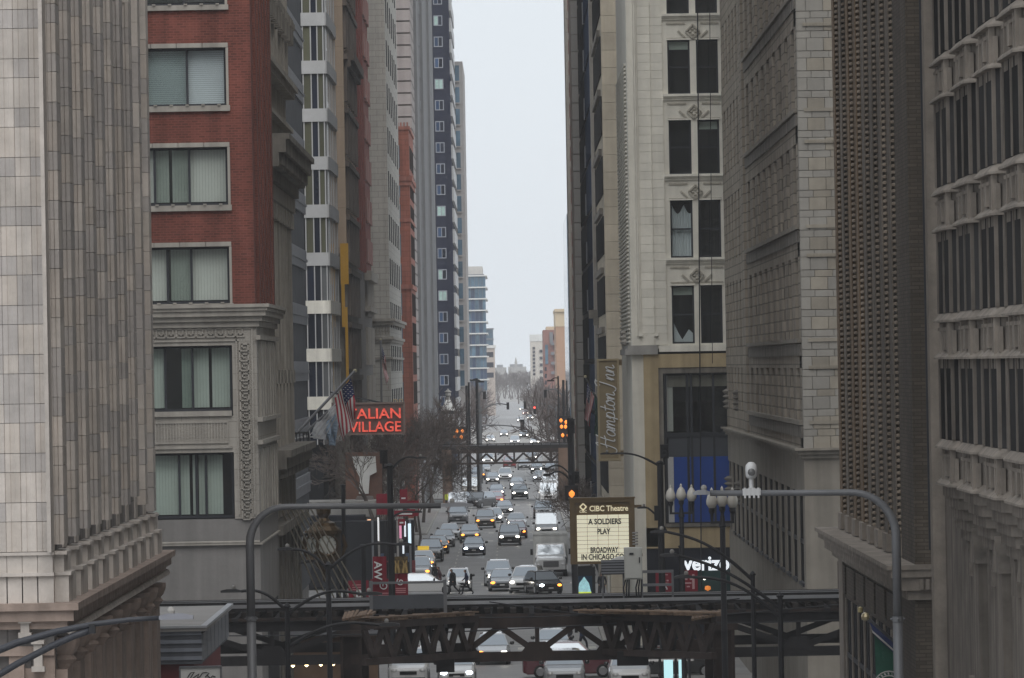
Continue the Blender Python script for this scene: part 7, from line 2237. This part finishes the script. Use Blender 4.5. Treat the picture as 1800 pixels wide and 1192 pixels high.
tag(link('far_trees', me), 'brown mass of bare trees closing the far end of the street', 'trees', kind='stuff')
# far church spire and roofs at the vanishing point
Y = 3600.0
T = thing('far_spire', 'tiny hazy spire rising above the trees at the end of the street', 'tower', (PX(907, 640, Y), Y, 0))
q = PX(907, 640, Y); c = MB(); c.box(q-.8, q+.8, Y, Y+2, 0, PZ(907, 637, Y)); c.build('tower', m_conc, T)
c = MB(); c.add([(q-.8, Y, PZ(907, 637, Y)), (q+.8, Y, PZ(907, 637, Y)), (q+.8, Y+2, PZ(907, 637, Y)), (q-.8, Y+2, PZ(907, 637, Y)), (q, Y+1, PZ(907, 626, Y))], [(0,1,4), (1,2,4), (2,3,4), (3,0,4)]); c.build('spire', m_conc, T)
for (x0, x1, y, lb) in ((870, 890, 641, 'low hazy roofline left of the tiny spire'), (893, 925, 640, 'long low hazy roofline beneath the tiny spire')):
    a, b = P(x0, y+5, Y+20), P(x1, y+5, Y+20); t = thing('far_building', lb, 'building', (a.x, Y+20, 0))
    MB().box(a.x, b.x, Y+20, Y+50, 0, a.z).build('wall', m_conc, t); MB().box(a.x+1, b.x-2, Y+22, Y+48, a.z, a.z+1.5).build('roof', m_frame_grey, t)

# ================================================================== people
def figure(pose):
    """joints -> one skinned body mesh, about 1.74 m tall, facing +X"""
    J = pose
    names = list(J)
    me = bpy.data.meshes.new('body')
    bones = [('pelvis','chest'),('chest','neck'),('neck','head'),('head','crown'),('chest','shl'),('shl','ell'),('ell','wrl'),('wrl','hal'),('chest','shr'),('shr','elr'),('elr','wrr'),('wrr','har'),
             ('pelvis','hil'),('hil','knl'),('knl','anl'),('anl','tol'),('pelvis','hir'),('hir','knr'),('knr','anr'),('anr','tor')]
    me.from_pydata([J[n] for n in names], [(names.index(a), names.index(b)) for a, b in bones], [])
    o = bpy.data.objects.new('tmp_person', me); COL.objects.link(o)
    sk = o.modifiers.new('s', 'SKIN'); sk.use_smooth_shade = True
    rad = dict(pelvis=(.155,.125), chest=(.19,.135), neck=(.06,.06), head=(.085,.10), crown=(.075,.085), shl=(.075,.075), shr=(.075,.075), ell=(.056,.056), elr=(.056,.056), wrl=(.04,.04), wrr=(.04,.04), hal=(.04,.025), har=(.04,.025),
               hil=(.105,.105), hir=(.105,.105), knl=(.07,.07), knr=(.07,.07), anl=(.055,.055), anr=(.055,.055), tol=(.045,.035), tor=(.045,.035))
    for i, n in enumerate(names):
        v = me.skin_vertices[0].data[i]; v.radius = rad[n]; v.use_root = (n == 'pelvis')
    sb = o.modifiers.new('d', 'SUBSURF'); sb.levels = 1; sb.render_levels = 1
    bpy.context.view_layer.update()
    out = bpy.data.meshes.new_from_object(o.evaluated_get(bpy.context.evaluated_depsgraph_get()))
    bpy.data.objects.remove(o)
    for m in (m_skin, m_coat, m_trou, m_shoe, m_hair): out.materials.append(m)
    hx, hy, hz = J['head']
    for p in out.polygons:
        c = p.center; z = c.z
        near = min((Vector(J['hal'])-c).length, (Vector(J['har'])-c).length)
        if near < .07: k = 0
        elif z > hz+.06 or (z > hz-.10 and c.x < hx-.03): k = 4
        elif z > J['neck'][2]+.01: k = 0
        elif z > .82: k = 1
        elif z > .11: k = 2
        else: k = 3
        p.material_index = k
    return out
m_skin = M('skin', (.36, .21, .15), var=0); m_coat = M('coat', (.02, .02, .025), var=.2, scale=6); m_trou = M('trousers', (.022, .022, .028), var=.2, scale=6)
m_shoe = M('shoes', (.02, .02, .02), var=0); m_hair = M('hair', (.025, .018, .014), var=0)
WALK = dict(pelvis=(0,0,.95), chest=(.04,0,1.28), neck=(.07,0,1.46), head=(.10,0,1.58), crown=(.10,0,1.68), shl=(.05,.19,1.40), ell=(-.10,.24,1.14), wrl=(-.02,.23,.92), hal=(.03,.22,.84), shr=(.05,-.19,1.40), elr=(.10,-.24,1.13), wrr=(.26,-.2,.98), har=(.33,-.18,.92),
            hil=(.0,.1,.88), knl=(.24,.1,.52), anl=(.30,.1,.10), tol=(.45,.1,.05), hir=(0,-.1,.88), knr=(-.10,-.1,.50), anr=(-.42,-.1,.17), tor=(-.33,-.1,.05))
STAND = dict(pelvis=(0,0,.95), chest=(0,0,1.28), neck=(.01,0,1.46), head=(.04,0,1.59), crown=(.03,0,1.69), shl=(0,.19,1.40), ell=(-.03,.25,1.13), wrl=(.06,.22,.92), hal=(.1,.2,.86), shr=(0,-.19,1.40), elr=(-.03,-.25,1.13), wrr=(.10,-.2,.95), har=(.16,-.18,.90),
             hil=(.0,.1,.88), knl=(.03,.11,.5), anl=(0,.11,.10), tol=(.15,.13,.05), hir=(0,-.1,.88), knr=(.03,-.11,.5), anr=(0,-.11,.10), tor=(.15,-.13,.05))
FIG = {'walk': figure(WALK), 'stand': figure(STAND)}
CO = {}
def cloth_mat(c):
    if c not in CO: CO[c] = M('coat_%d' % len(CO), c, var=.2, scale=6)
    return CO[c]
def person(kind, px, py, coat, trou, yaw, label, extra=None, scale=1.0, at=None):
    g = at or G(px, py)
    r = bpy.data.objects.new('person', None); COL.objects.link(r)
    r.location = (g.x, g.y, g.z); r.rotation_euler = (0, 0, math.radians(yaw)); r.scale = (scale,)*3
    tag(r, label, 'person', 'people on foot')
    o = bpy.data.objects.new('body', FIG[kind]); COL.objects.link(o); o.parent = r
    for i, m in ((1, coat), (2, trou)):
        o.material_slots[i].link = 'OBJECT'; o.material_slots[i].material = cloth_mat(m)
    nose = MB(); hx = (WALK if kind == 'walk' else STAND)['head']
    nose.lathe([(.018, 0), (.02, .02), (.008, .05)], (hx[0]+.095, 0, hx[2]-.03), 6)
    for s_ in (-1, 1): nose.lathe([(.012, 0), (.012, .02)], (hx[0]+.085, s_*.035, hx[2]+.015), 6)
    add('face', nose.mesh('face', m_skin), r)
    if extra == 'coat':
        sk = MB(); sk.lathe([(.24, .62), (.22, .95), (.215, 1.2), (.19, 1.38), (.09, 1.47)], (.03, 0, 0), 12); add('long_coat', sk.mesh('long_coat', cloth_mat(coat)), r)
    if extra == 'vest':
        sk = MB(); sk.lathe([(.2, .88), (.22, 1.0), (.235, 1.3), (.2, 1.42), (.1, 1.46)], (.02, 0, 0), 12); add('vest', sk.mesh('vest', M('hi_vis_vest', (.55, .62, .06), var=.1, emit=.05)), r)
    if extra == 'bag':
        sk = MB().box(-.36, -.2, -.15, .15, 1.0, 1.4); add('backpack', sk.mesh('backpack', m_trim), r)
    return r
person('walk', 797, 1046, (.015, .015, .018), (.02, .02, .024), 180, 'person in a long black coat striding left over the crossing', 'coat', 1.02)
person('walk', 821, 1046, (.02, .026, .06), (.018, .018, .022), 180, 'person in a navy jacket walking behind the black coat', 'bag')
person('walk', 774, 1040, (.07, .03, .035), (.03, .03, .035), 180, 'person in a dull red jacket walking near the left kerb')
person('stand', 766, 1034, (.02, .02, .025), (.02, .02, .025), 120, 'person in dark clothes standing by the left parked cars')
person('stand', 1059, 1046, (.018, .018, .022), (.02, .02, .024), -90, 'person in black standing on the pavement before white hoarding', None, 1.02, G(1059, 1058) + Vector((0, 0, .13)))
person('stand', 672, 1230, (.10, .06, .03), (.03, .03, .04), -70, 'worker in a yellow vest beneath the near railway', 'vest', 1.05, Vector((PX(672, 1200, 262), 262, .13)))
person('walk', 1004, 1160, (.025, .025, .03), (.02, .02, .03), 180, 'person in grey jacket walking under the railway right of centre', None, 1.0, Vector((PX(1003, 1150, 325), 325, .0)))
person('walk', 1022, 1160, (.02, .03, .07), (.018, .018, .03), 0, 'person in blue jacket walking under the railway near the kerb', 'bag', 1.0, Vector((PX(1023, 1150, 327), 327, .0)))
person('stand', 1128, 1160, (.10, .05, .035), (.02, .02, .03), -110, 'person in rust-coloured jacket seen through the right lattice', None, 1.0, Vector((PX(1128, 1150, 325), 325, .13)))
person('stand', 797, 884, (.3, .4, .05), (.03, .03, .04), -90, 'cyclist-like person in yellow-green top by the parked vans', 'vest', 1.0, Vector((-7.2, G(797, 893).y, .0)))

# things under the railway: blue bin, lit panels
T = thing('lit_bus_shelter', 'bus shelter with bright pale blue panels under the right lattice', 'bus shelter', (PX(1185, 1192, 262), 262, 0))
for (x0, x1) in ((1167, 1183), (1193, 1205)):
    MB().box(PX(x0, 1180, 262), PX(x1, 1180, 262), 262, 262.1, .3, PZ(1180, 1160, 262)).build('lit_panel', lamp_mat('pale_lit_panel.%d' % x0, (.42, .68, .72), .8), T)
MB().box(PX(1158, 1150, 262), PX(1215, 1150, 262), 262.2, 263.5, PZ(1180, 1158, 262), PZ(1180, 1152, 262)).build('roof', m_steel_blk, T)
for x in (1160, 1188, 1212): MB().box(PX(x, 1180, 262)-.05, PX(x, 1180, 262)+.05, 261.9, 262.2, 0, PZ(1180, 1158, 262)).build('post', m_steel_blk, T)
T = thing('warm_shop_front', 'low shop front with a string of warm lamps under the left lattice', 'shop', (PX(560, 1160, 268), 268, 0))
MB().box(-9.6, -6.0, 268, 271, 0, 3.6).build('front', M('warm_brown_front', (.14, .09, .06), var=.3), T)
MB().box(-9.8, -5.9, 267.4, 268, 3.6, 3.9).build('cornice', m_frame_grey, T)
for px, py in ((515, 1170), (539, 1169), (564, 1168), (586, 1167), (432, 1157), (462, 1158)):
    MB().lathe([(0, -.07), (.065, -.02), (.065, .03), (0, .07)], P(px, py, 226), 8).build('lamp', lamp_mat('string_lamp.%d' % px, (1.0, .75, .4), 5), T)
# ================================================================== the day's haze: one closed box of thin air
hb = MB().box(-1600, 1600, -200, 3800, -1.2, 92)
hm = bpy.data.materials.new('haze_air'); hm.use_nodes = True
t = hm.node_tree; t.nodes.clear()
o_ = t.nodes.new('ShaderNodeOutputMaterial'); pv = t.nodes.new('ShaderNodeVolumePrincipled')
pv.inputs['Color'].default_value = (.95, .97, 1.0, 1)
pv.inputs['Density'].default_value = 0.00013
t.links.new(pv.outputs[0], o_.inputs['Volume'])
tag(hb.build('haze', hm), 'thin pale haze filling the street air', 'haze', kind='stuff')
